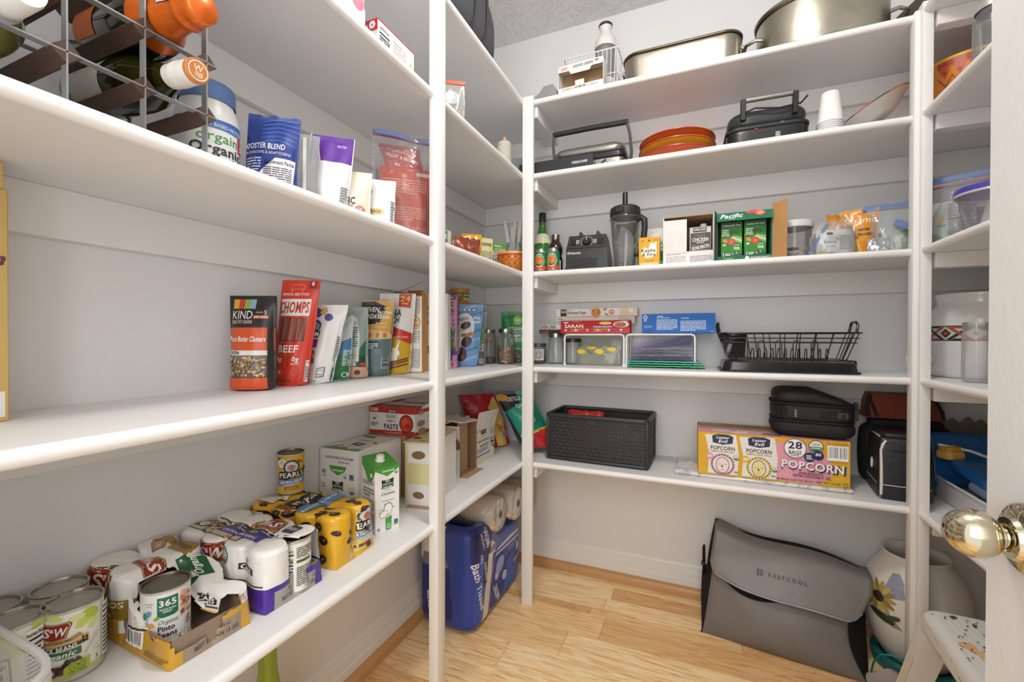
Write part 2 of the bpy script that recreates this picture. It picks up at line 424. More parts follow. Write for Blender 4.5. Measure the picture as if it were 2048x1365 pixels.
# maple planks, each a board of its own, laid across the room
mt, N, L, b = newmat('maple_planks'); oi = N.new('ShaderNodeObjectInfo'); tc = N.new('ShaderNodeTexCoord')
va = N.new('ShaderNodeVectorMath'); va.operation = 'ADD'; sc = N.new('ShaderNodeVectorMath'); sc.operation = 'SCALE'; sc.inputs[3].default_value = 37
cb = N.new('ShaderNodeCombineXYZ'); L.new(oi.outputs['Random'], cb.inputs[0]); L.new(oi.outputs['Random'], cb.inputs[1]); L.new(cb.outputs[0], sc.inputs[0])
L.new(tc.outputs['Object'], va.inputs[0]); L.new(sc.outputs[0], va.inputs[1])
mp = N.new('ShaderNodeMapping'); mp.inputs['Scale'].default_value = (2.2, 22, 8); L.new(va.outputs[0], mp.inputs[0])
n1 = N.new('ShaderNodeTexNoise'); n1.inputs['Scale'].default_value = 3.2; n1.inputs['Detail'].default_value = 7; n1.inputs['Distortion'].default_value = 1.4; L.new(mp.outputs[0], n1.inputs['Vector'])
cr = N.new('ShaderNodeValToRGB'); e = cr.color_ramp.elements; e[0].position = .3; e[0].color = lin('#dfae70'); e[1].position = .62; e[1].color = lin('#ffe9c2')
x = e.new(.48); x.color = lin('#f6d8a4'); L.new(n1.outputs[0], cr.inputs[0])
r2 = N.new('ShaderNodeValToRGB'); e = r2.color_ramp.elements; e[0].color = lin('#d8b690'); e[1].color = lin('#ffffff'); x = e.new(.35); x.color = lin('#f6ead8'); L.new(oi.outputs['Random'], r2.inputs[0])
mu = N.new('ShaderNodeMix'); mu.data_type = 'RGBA'; mu.blend_type = 'MULTIPLY'; mu.inputs[0].default_value = .85
L.new(cr.outputs[0], mu.inputs[6]); L.new(r2.outputs[0], mu.inputs[7]); L.new(mu.outputs[2], b.inputs['Base Color']); b.inputs['Roughness'].default_value = .33
n2 = N.new('ShaderNodeTexNoise'); n2.inputs['Scale'].default_value = 12; L.new(mp.outputs[0], n2.inputs['Vector'])
bp = N.new('ShaderNodeBump'); bp.inputs['Strength'].default_value = .08; bp.inputs['Distance'].default_value = .002; L.new(n2.outputs[0], bp.inputs['Height']); L.new(bp.outputs[0], b.inputs['Normal'])
MAPLE = mt
fl = slab('floor', (WL - .1, -.3, -.06), (WR + .1, WB + .1, -.012), M('#3a2a1c', .9))
rs = random.Random(11); y = WB + .01; row = 0
while y > -.28:
    wd = .046 if row == 3 else (.085 if y > 1.68 else .128); x = WL - rs.uniform(0, .5)
    while x < WR:
        ln_ = rs.uniform(.5, 1.15); x1 = min(x + ln_, WR + .02); a = max(x, WL - .02)
        if x1 - a > .03:
            g = G().box((-(x1 - a) / 2 + .0004, -wd / 2 + .0004, -.012), ((x1 - a) / 2 - .0004, wd / 2 - .0004, rs.uniform(-.0004, 0)), MAPLE, .0006)
            O('plank', g, fl, loc=((a + x1) / 2, y - wd / 2, 0))
        x = x1 if x1 < WR else WR + 1
    y -= wd; row += 1
# baseboards: stepped white board, honey coloured shoe moulding
prof = [(0, 0), (.016, 0), (.016, .062), (.012, .066), (.012, .093), (.008, .097), (.008, .116), (.004, .122), (0, .124)]
st('baseboard_back', G().prism([(WB - a, z) for a, z in prof], WL, WR, TRIMW, 'x'), ang=20)
st('baseboard_left', G().prism([(WL + a, z) for a, z in prof], -.12, WB - .016, TRIMW, 'y'), ang=20)
st('baseboard_right', G().prism([(WR - a, z) for a, z in prof], -.12, WB - .016, TRIMW, 'y'), ang=20)
SHOE = M('#c99a66', .4, 0, .18, 5, .1, 40, stretch=(2, 2, 8))
q = [(.016, 0), (.034, 0), (.034, .012)] + [(.016 + .018 * math.cos(t), .012 + .026 * math.sin(t)) for t in np.linspace(.2, 1.57, 6)]
st('trim_1', G().prism([(WB - a, z) for a, z in q], WL + .016, WR - .016, SHOE, 'x'), ang=50)
st('trim_2', G().prism([(WL + a, z) for a, z in q], -.12, WB - .034, SHOE, 'y'), ang=50)
# shelves: board with a half-round front edge, wall cleats below, joint cleats
def nose(along, front, z, a, b, sgn):
    k = [(front - sgn * .010 + sgn * .010 * math.cos(t), z + TH / 2 * 1.12 * math.sin(t)) for t in np.linspace(-PI / 2, PI / 2, 11)]
    return G().prism(k, a, b, TRIMW, along)
NM = ['lowest', 'second lowest', 'middle', 'second highest', 'topmost']
for i, z in enumerate(ZS):
    zb, zt = z - TH / 2, z + TH / 2
    s = O('shelf_board', G().box((WL, -.1, zb), (XL - .01, WB, zt), WHITE, .0008)); tag(s, '%s white painted shelf along the left wall' % NM[i], 'shelf', 'white shelves of the left wall')
    O('nosing', nose('y', XL, z, -.1, YB + .0, 1), s, ang=60)
    O('wall_cleat', G().box((WL, -.1, zb - .082), (WL + .019, WB, zb), TRIMW, .0015), s)
    O('wall_cleat', G().box((WL + .019, WB - .019, zb - .082), (XL - .008, WB, zb), TRIMW, .0015), s)
    s = O('shelf_board', G().box((XL - .009, YB + .01, zb), (WR, WB, zt), WHITE, .0008)); tag(s, '%s white painted shelf along the back wall' % NM[i], 'shelf', 'white shelves of the back wall')
    O('nosing', nose('x', YB, z, XL + .03, XR + .009, -1), s, ang=60)
    O('wall_cleat', G().box((XL - .008, WB - .019, zb - .082), (WR, WB, zb), TRIMW, .0015), s)
    O('joint_cleat', G().box((XL - .008, YB + .021, zb - .045), (-.585, WB - .019, zb), TRIMW, .002), s)
    s = O('shelf_board', G().box((XR + .01, .05, zb), (WR, YB + .009, zt), WHITE, .0008)); tag(s, '%s white painted shelf along the right wall, behind the open door' % NM[i], 'shelf', 'white shelves of the right wall')
    O('nosing', nose('y', XR, z, .05, YB - .005, -1), s, ang=60)
    O('joint_cleat', G().box((XR + .03, YB - .03, zb - .042), (WR, YB + .0085, zb), TRIMW, .002), s)
def post(label, a, b, extra=None):
    g = G().box((a[0], a[1], 0), (b[0], b[1], b[2]), TRIMW, .0025, 2)
    o = O('shelf_post', g); tag(o, label, 'post', 'white shelf posts')
    if extra: O('post_batten', G().box(extra[0], extra[1], TRIMW, .002, 2), o)
post('white shelf post in the middle of the left shelves', (-.647, .970, 0), (-.6195, 1.008, 2.45))
post('white shelf post at the corner of the left and back shelves, beside the woven basket', (-.636, 1.600, 0), (-.592, 1.619, 1.99))
post('white shelf post at the corner of the back and right shelves, beside the door', (.577, 1.588, 0), (.602, 1.622, 1.997), ((.566, 1.606, 0), (.58, 1.64, 1.985)))
# open door, its face towards the room
DOORM = M('#e2e0de', .42, 0, .015, 4, .12, 150)
dr = st('door_1', G().box((.274, -.11, .012), (.309, .606, 2.04), DOORM, .002))
BRASS = M('#d3c9b0', .10, 1, .02, 20)
k = T('door_knob', 'polished brass egg-shaped knob on the open white door', 'door knob', (.274, .545, .868))
k.parent = None
ro = TR((0, 0, 0), ry=-90)
g = G().lathe([(0, .010), (.012, .010), (.0125, .0135), (.018, .013), (.020, .009), (.026, .0075), (.031, .004), (.0325, 0), (0, 0)], BRASS, 48, mx=ro); O('rose', g, k)
g = G().lathe([(.0135, .006), (.0135, .009), (.0118, .0105), (.0095, .012), (.0095, .0165), (.0108, .0175), (.0108, .019), (.009, .020)], BRASS, 48, mx=ro); O('shank', g, k)
pf = [(.0085, .0185)] + [(.0217 * math.sin(t) ** .9 * (1 + .08 * math.cos(t)), .0375 + .0205 * -math.cos(t)) for t in np.linspace(.42, PI, 26)]
O('knob', G().lathe(pf, BRASS, 56, mx=ro), k, ang=70)
k['label'] = 'polished brass egg-shaped knob on the open white door'
for o in (k,):
    o.parent = dr; o.matrix_parent_inverse = Matrix.Identity(4); del o['category']; del o['label']
# flush ceiling light (above the frame)
cl = T('ceiling_light', 'round white flush ceiling light in the middle of the ceiling', 'ceiling light', (-.03, .74, 2.45))
O('base_ring', G().lathe([(0, 0), (.15, 0), (.15, -.02), (.135, -.03)], M('#f0eeea', .4), 40), cl)
mt, N, L, b = newmat('lamp_glass'); b.inputs['Base Color'].default_value = (1, 1, 1, 1); b.inputs['Emission Color'].default_value = (1, .96, .92, 1); b.inputs['Emission Strength'].default_value = GLOBE
O('glass_shade', G().lathe([(.134, -.03)] + [(.134 * math.cos(t), -.03 - .05 * math.sin(t)) for t in np.linspace(.1, PI / 2, 8)], mt, 40), cl)
# ---------------------------------------------------------------- shared makers for packaged food
STEEL = M('#b9b4ab', .28, 1, .06, 20)
STEELD = M('#8f887c', .34, 1, .08, 20)
KRAFT = card('#a98a68'); KRAFTD = card('#8a6c4c'); WCARD = card('#e2deda')
def pf(src, w, h, d=.3, **k): return P(src, (-w / 2, -d, 0), (w, 0, 0), (0, 0, h), **k)          # front print of a thing facing -y
def can(label, loc, rz, R, H, body, paint, rim=STEEL, group=None, top='ring'):
    t = T('food_can', label, 'can', loc, rz, group)
    O('can_body', G().lathe([(0, .002), (R - .003, .002), (R - .001, 0), (R, .002), (R, .005), (R - .0012, .006), (R - .0012, H - .006), (R, H - .005), (R, H - .0015)], body, 48), t)
    e = [(R, H - .0025), (R + .0004, H - .0008), (R - .0008, H), (R - .0022, H - .0006), (R - .003, H - .0045)]
    for k in (.82, .72): e += [(R * k + .002, H - .0045), (R * k + .001, H - .0036), (R * k - .001, H - .0036), (R * k - .002, H - .0045)]
    O('can_lid', G().lathe(e + [(0, H - .0045)], rim, 48), t)
    O('bottom_rim', G().lathe([(R - .003, 0), (R - .0005, -.0002), (R + .0004, .0012), (R + .0002, .003), (R - .001, .0042)], rim, 48), t)
    pr = P(cyl=(R - .0012, .006, H - .006, -85, 85)); paint(pr); pr.done(t); return t
def carton(g, w, d, h, mat, bev=.0012): return g.box((-w / 2, -d / 2, 0), (w / 2, d / 2, h), mat, bev)
def boxfaces(src, w, d, h):
    """print planes of a box centred on its base: front, right, left, top"""
    return (P(None, (-w / 2, -d / 2, 0), (w, 0, 0), (0, 0, h)), P(None, (w / 2, -d / 2, 0), (0, d, 0), (0, 0, h)),
            P(None, (-w / 2, d / 2, 0), (0, -d, 0), (0, 0, h)), P(None, (-w / 2, -d / 2, h), (w, 0, 0), (0, d, 0)))
def sw(pr, u, v, s, cap=True):
    """red shield with S&W in white, gold rim"""
    k = pr.W / pr.H
    def sh(q): return [(u + a * s * q, v + b * s * k * q) for a, b in ((-1, .42), (-.9, .62), (-.3, .56), (.3, .56), (.9, .62), (1, .42), (.82, 0), (.7, -.45), (0, -.62), (-.7, -.45), (-.82, 0))]
    pr.p(sh(1.12), '#3a2414'); pr.p(sh(1.07), '#c9a45a'); pr.p(sh(.98), '#8e2620')
    pr.t('S', u - s * .42, v + s * k * .02, s * k * .62, '#f4efe8', w=s * .5, sl=.18); pr.t('&', u - s * .02, v + s * k * .2, s * k * .26, '#f4efe8', w=s * .26, sl=.2)
    pr.t('W', u + s * .42, v + s * k * .02, s * k * .62, '#f4efe8', w=s * .72, sl=.18); return pr
def bean_label(pr):
    pr.r(0, 0, 100, 100, '#eceadc'); pr.r(0, 0, 100, 9, '#c9c08a')
    for u, v, a, b, q, c in ((10, 93, 12, 6, 20, '#b9c94a'), (30, 96, 10, 5, -20, '#d3dc84'), (62, 82, 12, 7, 40, '#c8d566'), (70, 90, 11, 8, -30, '#b4c64a'), (54, 90, 9, 5, 10, '#d9e19a'), (72, 72, 8, 5, 60, '#d7df8e'), (6, 60, 7, 16, 5, '#d9e19a'), (4, 40, 5, 14, 0, '#cbd877')): pr.e(u, v, a, b, c, q, 14)
    sw(pr, 28, 74, 19); pr.p([(8, 58), (46, 62), (56, 67), (60, 62), (52, 58), (30, 55), (8, 53)], '#b98a3e'); pr.t('QUALITY SINCE 1896', 30, 58.5, 2.6, '#4a2a12', w=36, rot=4)
    pr.p([(6, 42), (66, 48), (66, 60), (58, 61), (58, 56), (6, 51)], '#c9a45a'); pr.p([(6, 43), (65, 49), (65, 58), (59, 59), (59, 54.5), (6, 50)], '#2c2622')
    pr.t('BLACK BEANS', 31, 47.8, 6.2, '#f4f1ea', w=46, rot=4); pr.p([(6, 30), (58, 34), (58, 45), (6, 41)], '#2f6d3f'); pr.t('Organic', 32, 37.5, 8, '#f2f3ee', w=40, sl=.35, rot=4)
    pr.scatter(8, 8, 56, 27, 46, 4.2, ['#3a2623', '#4c3430', '#5d423c', '#2c1c1a'])
    pr.p([(40, 3), (66, 8), (67, 25), (48, 24), (41, 18)], '#a9bc3c')
    for i, tx in enumerate(('NON GMO', 'LOW SODIUM', '7g PROTEIN', '10g FIBER', 'FAT FREE')): pr.t(tx, 54, 21.5 - i * 3.5, 1.9, '#3c4a18', w=17, sl=.2, rot=5)
    pr.p([(62, 30), (76, 52), (77, 58), (74, 55), (60, 32)], '#c3c0bd'); pr.r(71, 27, 79, 33, '#dfe6da'); pr.t('NON GMO', 75, 30, 1.8, '#2f6d3f', w=6.5)
    pr.nf(83, 10, 99, 95); pr.t('3', 74, 17, 6, '#2c2622')
def bean_blank(pr):
    pr.r(0, 0, 100, 100, '#e9e7d6')
    for i in range(14): pr.e(pr.rs.uniform(5, 95), pr.rs.uniform(50, 97), 9, 6, pr.rs.choice(['#c8d566', '#d7df8e', '#b4c64a']), pr.rs.uniform(0, 90), 12)
    pr.p([(30, 20), (62, 22), (60, 64), (28, 60)], '#5a4028'); pr.p([(32, 22), (60, 24), (58, 62), (30, 58)], '#efe9d4'); pr.scatter(34, 26, 56, 55, 22, 4, ['#8a5a2c', '#c89a3a', '#6b3f22', '#3f5a2a'])
    pr.nf(74, 10, 96, 92)
GC = 'bean cans by the plastic tote'
CANB = M('#c9c6bd', .4, .3)
can('black beans can with red shield label, front can of the loose group', (-.850, .342, T1), 68, .0345, .104, CANB, bean_label)
can('can with a spoon picture label, half hidden by the plastic tote', (-.868, .287, T1), 48, .0325, .104, CANB, bean_blank)
can('green labelled can against the wall behind the black beans can', (-.913, .352, T1), 70, .0335, .104, CANB, bean_blank)
can('can against the wall at the left edge of the picture', (-.9335, .283, T1), 50, .0335, .104, CANB, bean_blank)
# translucent tote with something red inside
t = T('storage_tote', 'translucent plastic tote at the front left end of the lowest shelf', 'tote', (-.797, .135, T1))
TOTE = clear('#f6f6f5', .5, .25, '#e9e7e3', refl=.2)
g = rbox(.300, .228, .122, .03, TOTE, taper=1.02, er=.008); g.f = [f for f in g.f if not all(g.V()[k][2] > .121 for k in f)]; g.mi = g.mi[:len(g.f)]
O('tub', g, t)
a = np.linspace(0, 2 * PI, 60, endpoint=False); sq = lambda c, p: np.sign(c) * np.abs(c) ** p
O('rim', G().tube([(.156 * sq(math.cos(x), .35), .119 * sq(math.sin(x), .35), .122) for x in a], .0045, TOTE, 8, True), t)
t = T('seasoning_packet', 'red packet lying in the plastic tote', 'packet', (-.735, .19, T1 + .003)); rng = noise2(4)
x, y = np.meshgrid(np.linspace(-.07, .07, 14), np.linspace(-.045, .04, 10), indexing='ij'); z = .03 + .02 * rng(x * 20, y * 20)
O('wrapper', G().grid(np.stack([x, y, z], -1), film('#8e2a30')).grid(np.stack([x, y, z * 0 + .001], -1)[::-1], film('#8e2a30')), t)

def pack(nx, ny, R, H, mat, seed=3, limit=None, hole=None, sag=.012, grow=.002, band=None, bz=.042, front=None):
    """shrink film over nx by ny cans standing on a tray: scalloped sides, a plateau on every lid"""
    cs = np.array([((i - (nx - 1) / 2) * 2 * R, (j - (ny - 1) / 2) * 2 * R) for i in range(nx) for j in range(ny)])
    n = 168; th = np.linspace(0, 2 * PI, n, endpoint=False); D = np.stack([np.cos(th), np.sin(th)], -1); r = np.zeros(n)
    for c in cs:
        b = D @ c; disc = b * b - (c @ c - R * R); r = np.maximum(r, np.where(disc > 0, b + np.sqrt(np.maximum(disc, 0)), 0))
    k = np.exp(-np.linspace(-2, 2, 7) ** 2); k /= k.sum(); r2 = np.convolve(np.concatenate([r[-3:], r, r[:3]]), k, 'valid')
    bx, by = nx * R, ny * R; rb = np.minimum(bx / np.maximum(np.abs(D[:, 0]), 1e-6), by / np.maximum(np.abs(D[:, 1]), 1e-6)); n1 = noise2(seed, 6, 30)
    rings = []
    for z in (0, .01, .02, .03, .04, .05, .06, .07, .085, .094):
        f = min(1, z / .07); rr = rb * (1 - f) * .96 + r2 * f + grow + .0006 * np.sin(th * 38 + z * 60 + seed) * (z > .005)
        rings.append(np.column_stack([D * rr[:, None], np.full(n, z * H / .1)]))
    for s, dz in ((.992, -.004), (.975, -.0012), (.95, 0), (.9, 0), (.8, 0), (.68, 0), (.55, 0), (.42, 0), (.28, 0), (.14, 0), (.001, 0)):
        xy = D * (r2 * s + grow)[:, None]; d = np.min(np.linalg.norm(xy[:, None] - cs[None], axis=2), axis=1)
        dip = sag * np.clip((d / R - .82) / .5, 0, 1) ** 1.3; z = H + dz + .0015 - dip + .0008 * n1(xy[:, 0] * 2, xy[:, 1] * 2)
        rings.append(np.column_stack([xy, z]))
    A = np.array(rings)
    if limit:
        for i in range(len(A)):
            for j in range(n): A[i, j, 2] = min(A[i, j, 2], limit(A[i, j, 0], A[i, j, 1], n1(A[i, j, 0] * 3, A[i, j, 1] * 3)))
    sk = None
    if hole: sk = lambda i, j: hole(*A[i, j])
    g = G().grid(A, mat, cv=True, skip=sk)
    if band:
        V = g.V(); bi = g.slot(band); fi = g.slot(front) if front else bi
        for q, f in enumerate(g.f):
            c = V[list(f)].mean(0)
            if c[2] < bz: g.mi[q] = fi if (c[0] > nx * R - .012 and abs(c[1]) < ny * R * .72 and c[2] < bz - .008) else bi
    return g
def tray(t, w, d, h, mat, th=.002):
    O('tray', G().box((-w / 2, -d / 2, 0), (w / 2, d / 2, .002), mat, 0).box((-w / 2, -d / 2, 0), (w / 2, -d / 2 + th, h), mat, 0).box((-w / 2, d / 2 - th, 0), (w / 2, d / 2, h), mat, 0)
      .box((-w / 2, -d / 2, 0), (-w / 2 + th, d / 2, h), mat, 0).box((w / 2 - th, -d / 2, 0), (w / 2, d / 2, h), mat, 0), t)
FW = film('#e9e6e2', .22, .35, 60)
# garbanzo pack, torn open on the room side
t = T('canned_bean_pack', 'torn white and yellow shrink-wrapped pack of garbanzo cans', 'can pack', (-.834, .459, T1 + .0005), -2)
lim = lambda x, y, n: .112 if x < -.02 else .112 - .072 * min(1, (x + .02) / .085) * (1.0 if y < .02 else .72) + .010 * n
g = pack(4, 2, .0325, .106, FW, 3, lim, lambda x, y, z: z > .018 and ((x > .0 and -.060 < y < .012) or (x > .11 and -.02 < y < .04 and z > .036)), band=film('#c9982c', .25, .3, 55), front=card('#9a8874'))
O('film_wrap', g, t, ang=60); tray(t, .245, .118, .04, card('#8f7a66'))
pr = P(g, (.15, -.068, .001), (0, .136, 0), (0, 0, .11), lift=.0011); pr.t('BEST BY  JAN 13 202', 54, 10, 6.5, '#2c2624', w=50, b=0); pr.t('S&GA01325 L2', 54, 21, 5, '#2c2624', w=30, b=0); pr.done(t)
pr = P(g, (-.131, -.15, 0), (.262, 0, 0), (0, 0, .11), lift=.0011); pr.r(4, 37, 96, 39, '#3a2414'); pr.r(45, 17, 72, 34, '#e9e6e2'); pr.bc(52, 12, 72, 36); pr.t('8', 79, 54, 9, '#3a2414'); pr.r(70, 42, 88, 51, '#2c2622'); pr.t('CANS', 79, 46.5, 6, '#f2eee6', w=15)
pr.p([(4, 36), (50, 36), (50, 62), (4, 66)], '#8a6a24'); pr.t('GARBANZOS', 28, 56, 8, '#f2e9c8', w=38); pr.r(4, 36, 46, 46, '#1f5a38'); pr.t('Organic', 26, 41, 6, '#eef2ea', w=28, sl=.3); sw(pr, 24, 76, 14); pr.ln(74, 6, 97, 14, 2, '#8a6a24'); pr.done(t)
pr = P(g, (.05, .064, .2), (-.16, .02, 0), (-.02, -.125, 0), lift=.0011); sw(pr, 34, 68, 17); pr.p([(30, 6), (98, 8), (96, 30), (64, 32), (60, 40), (30, 34)], '#9a7a2e'); pr.t('GARBANZOS', 54, 25, 9, '#2c2214', w=40); pr.r(2, 10, 30, 44, '#1f5a38'); pr.t('Organic', 16, 27, 10, '#eef2ea', w=26, sl=.3)
pr.ln(66, 12, 92, 20, 3, '#e9dcb0'); pr.done(t)
pr = P(g, (-.118, .03, .2), (.05, -.026, 0), (.012, .024, 0), lift=.0011); pr.p([(0, 20), (40, 10), (100, 20), (96, 84), (50, 96), (4, 82)], '#6b4a2e'); pr.p([(4, 24), (40, 15), (96, 24), (92, 80), (50, 91), (8, 78)], '#b98a5e'); pr.t('8', 20, 50, 44, '#3a2414'); pr.r(38, 30, 96, 72, '#3a2a20'); pr.t('CANS', 66, 51, 28, '#e9d9b8', w=44); pr.done(t)
pr = P(g, (.062, .056, .2), (.06, -.02, 0), (.0, -.045, -.01), lift=.0011); pr.p([(0, 20), (60, 0), (96, 40), (90, 90), (30, 80)], '#b79a76'); pr.e(48, 44, 30, 30, '#6b2a20'); pr.t('S&W', 48, 44, 26, '#efe6da', w=36, sl=.2); pr.e(10, 88, 16, 18, '#1f5a38'); pr.done(t)
def c365(pr):
    pr.r(0, 0, 100, 100, '#e9e6e0'); pr.p([(38, 60), (66, 64), (66, 93), (38, 93)], '#1f6b4c'); pr.p([(38, 60), (66, 64), (66, 60), (60, 57), (44, 56)], '#1f6b4c'); pr.t('365', 52, 82, 11, '#f4f2ee', w=23); pr.t('WHOLE FOODS', 52, 71, 3, '#f4f2ee', w=22); pr.t('MARKET', 52, 66.5, 3, '#f4f2ee', w=12)
    pr.t('Organic', 52, 48, 7.5, '#1f6b4c', w=27, sl=.3, b=0); pr.t('Pinto', 50, 36, 9, '#26221f', w=22); pr.t('Beans', 51, 24.5, 9, '#26221f', w=26); pr.t('Excellent Source of Fiber', 52, 15.5, 2.6, '#5c5855', w=34, b=0, sl=.2)
    pr.t('Non BPA', 27, 84, 2.6, '#6c6865', w=12, b=0); pr.t('Lining', 27, 80, 2.6, '#6c6865', w=9, b=0)
    for u, v, a, b, q, c in ((26, 66, 5.5, 4.5, 60, '#5a9ab8'), (38, 57, 5, 3, 25, '#6fae4a'), (29, 45, 6, 4, -10, '#d99a3a'), (20, 62, 3, 7, 0, '#3f8a4a'), (22, 34, 5, 4, -40, '#3f8aa0')): pr.e(u, v, a, b, c, q, 14)
    pr.p([(20, 30), (24, 60), (25, 60), (22, 30)], '#5a9ab8'); pr.scatter(70, 52, 86, 96, 34, 3.6, ['#c98a68', '#b3714f', '#dba98a', '#8f5238'], .62); pr.scatter(76, 30, 84, 50, 6, 3.2, ['#b98a7a', '#9a6a58']); pr.usda(74, 13, 6.5); pr.t('NET WT 15.5 OZ (439g)', 50, 6, 2.8, '#6c6865', w=24, b=0)
can('pinto beans can with white label, standing in the torn garbanzo pack', (-.786, .430, T1 + .0035), 62, .0330, .096, CANB, c365, STEELD)
# three-bean pack, torn corner showing one can
t = T('canned_bean_pack', 'purple and white shrink-wrapped pack of three-bean cans, one can exposed', 'can pack', (-.826, .6035, T1 + .0005), -1)
g = pack(4, 2, .0325, .106, FW, 8, lambda x, y, n: .112 + .004 * n, lambda x, y, z: x > .075 and -.018 < y < .058 and z > .035 and z < .105, .010, .0035, film('#4b2a92', .25, .3, 55), .045, card('#a8a098'))
O('film_wrap', g, t, ang=60); tray(t, .245, .118, .042, card('#9d968c'))
pr = P(g, (.15, -.069, 0), (0, .138, 0), (0, 0, .11), lift=.0011); pr.t('BEST BY  NOV 02 2025', 56, 11, 6.5, '#2c2624', w=56, b=0); pr.t('S&WG09 L2    1218', 62, 22, 5, '#2c2624', w=46, b=0); pr.done(t)
pr = P(g, (-.131, -.15, 0), (.262, 0, 0), (0, 0, .11), lift=.0011); pr.r(4, 42, 96, 44, '#2a1a14'); pr.bc(56, 20, 76, 42); sw(pr, 40, 74, 12); pr.usda(58, 80, 5.4); pr.t('8', 79, 78, 10, '#4b2a92'); pr.r(71, 60, 88, 70, '#3a2a20'); pr.t('CANS', 79.5, 65, 7, '#f2eee6', w=14); pr.done(t)
pr = P(g, (.10, .062, .2), (-.225, .006, 0), (-.003, -.124, 0), lift=.0011)
pr.r(30, 46, 100, 92, '#5c4a34'); pr.r(32, 49, 98, 90, '#c9bca0'); pr.scatter(68, 54, 96, 80, 40, 2.2, ['#6b3a2c', '#8a4a34', '#3a2420', '#b98a5e']); pr.r(12, 52, 66, 80, '#4b2a92'); pr.t('THREE-BEAN BLEND', 40, 74, 6, '#e9e2f2', w=44); pr.r(22, 54, 60, 67, '#1f5a38'); pr.t('Organic', 41, 60, 7, '#eef2ea', w=26, sl=.3); sw(pr, 32, 28, 15); pr.usda(88, 72, 5.6); pr.ln(14, 47, 64, 52, 1, '#3a2414'); pr.r(0, 16, 12, 40, '#3a3450'); pr.t('8 CANS', 6, 28, 8, '#e9d9b8', w=10); pr.done(t)
def tri(pr):
    pr.r(0, 0, 100, 100, '#e6e4da'); pr.nf(8, 8, 46, 92); pr.t('110', 38, 66, 6, '#1c1a1a'); pr.ln(50, 8, 92, 50, 10, '#5a5652'); pr.r(50, 58, 82, 64, '#3f6a34'); pr.ln(50, 68, 92, 92, 6, '#5a5652')
can('bean can showing nutrition panel, inside the torn purple pack', (-.727, .622, T1 + .0033), 58, .0318, .101, CANB, tri)
# black olive pack
t = T('canned_olive_pack', 'yellow shrink-wrapped pack of black olive cans with olive pictures', 'can pack', (-.829, .758, T1 + .0005), 3)
FY = film('#dba92c', .25, .3, 55); g = pack(4, 2, .0325, .106, FY, 12, None, None, .016, .003); O('film_wrap', g, t, ang=60)
def olives(pr, n, r):
    for i in range(n):
        u, v, q = pr.rs.uniform(4, 96), pr.rs.uniform(8, 92), pr.rs.uniform(-40, 40)
        pr.e(u, v, r, r * .72 * pr.W / pr.H, '#2a1814', q, 16); pr.e(u + r * .1, v + r * .15, r * .55, r * .36 * pr.W / pr.H, '#4a2a20', q, 12); pr.e(u + r * .3, v + r * .3, r * .22, r * .12 * pr.W / pr.H, '#b98a6a', q, 8)
    for i in range(n // 2):
        u, v, q = pr.rs.uniform(6, 94), pr.rs.uniform(10, 90), pr.rs.uniform(0, 180); pr.e(u, v, r * .9, r * .22 * pr.W / pr.H, '#4a5a22', q, 10)
def pearls(pr, u, v, w, txt='PEARLS'):
    k = pr.W / pr.H; pr.e(u, v + w * .34 * k, w * .30, None, '#26221f'); pr.e(u, v + w * .34 * k, w * .24, None, '#c9d0d6'); pr.e(u, v + w * .32 * k, w * .13, None, '#b96a4a')
    pr.p([(u - w * .52, v - w * .18 * k), (u + w * .50, v - w * .10 * k), (u + w * .54, v + w * .20 * k), (u - w * .50, v + w * .16 * k)], '#26221f'); pr.t(txt, u, v + w * .02 * k, w * .19 * k, '#f4f1ea', w=w * .92, rot=3)
    pr.p([(u - w * .58, v - w * .46 * k), (u + w * .56, v - w * .36 * k), (u + w * .56, v - w * .14 * k), (u - w * .58, v - w * .22 * k)], '#5a82b4'); pr.t('EXTRA LARGE', u, v - w * .27 * k, w * .10 * k, '#f4f1ea', w=w * .84, rot=4); pr.t('PITTED RIPE OLIVES', u, v - w * .385 * k, w * .05 * k, '#f4f1ea', w=w * .6, rot=4)
pr = P(g, (.15, -.069, 0), (0, .138, 0), (0, 0, .11), lift=.0011); pr.p([(34, 4), (98, 20), (94, 92), (40, 84)], '#c9c4ba'); pr.p([(36, 8), (70, 8), (70, 82), (42, 80)], '#d9c05a'); pearls(pr, 72, 56, 48); pr.r(52, 14, 84, 20, '#7a3a22'); olives(pr, 7, 5.5); pr.done(t)
pr = P(g, (-.131, -.15, 0), (.262, 0, 0), (0, 0, .11), lift=.0011); olives(pr, 24, 5.2); pr.p([(0, 20), (18, 20), (20, 86), (0, 90)], '#e6e2da'); pr.t('OLIVES', 9, 38, 10, '#3a3a22', w=14); pr.t('Just', 9, 52, 8, '#3f6a34', w=9); pr.e(38, 50, 7, None, '#f0eee8'); pr.t('NO', 38, 56, 8, '#26221f', w=7); pr.t('ARTIFICIAL', 38, 46, 4, '#26221f', w=10); pr.t('COLORS', 38, 40, 4, '#26221f', w=8); pr.done(t)
pr = P(g, (.128, .064, .2), (-.258, 0, 0), (0, -.128, 0), lift=.0011); olives(pr, 18, 4.6); pr.p([(28, 4), (44, 4), (50, 96), (34, 96)], '#5a82b4'); pr.t('EXTRA LARGE', 39, 50, 7, '#f0eee8', w=46, rot=-86); pr.p([(48, 18), (66, 20), (66, 80), (50, 80)], '#26221f'); pr.t('PEARLS', 57, 50, 12, '#f0eee8', w=26, rot=-86); pr.p([(80, 30), (99, 34), (99, 80), (78, 84)], '#e6e2da'); pr.t('JUST OLIVES', 89, 58, 8, '#3f6a34', w=16, rot=20); pr.r(50, 84, 68, 97, '#7a4a22'); pr.done(t)
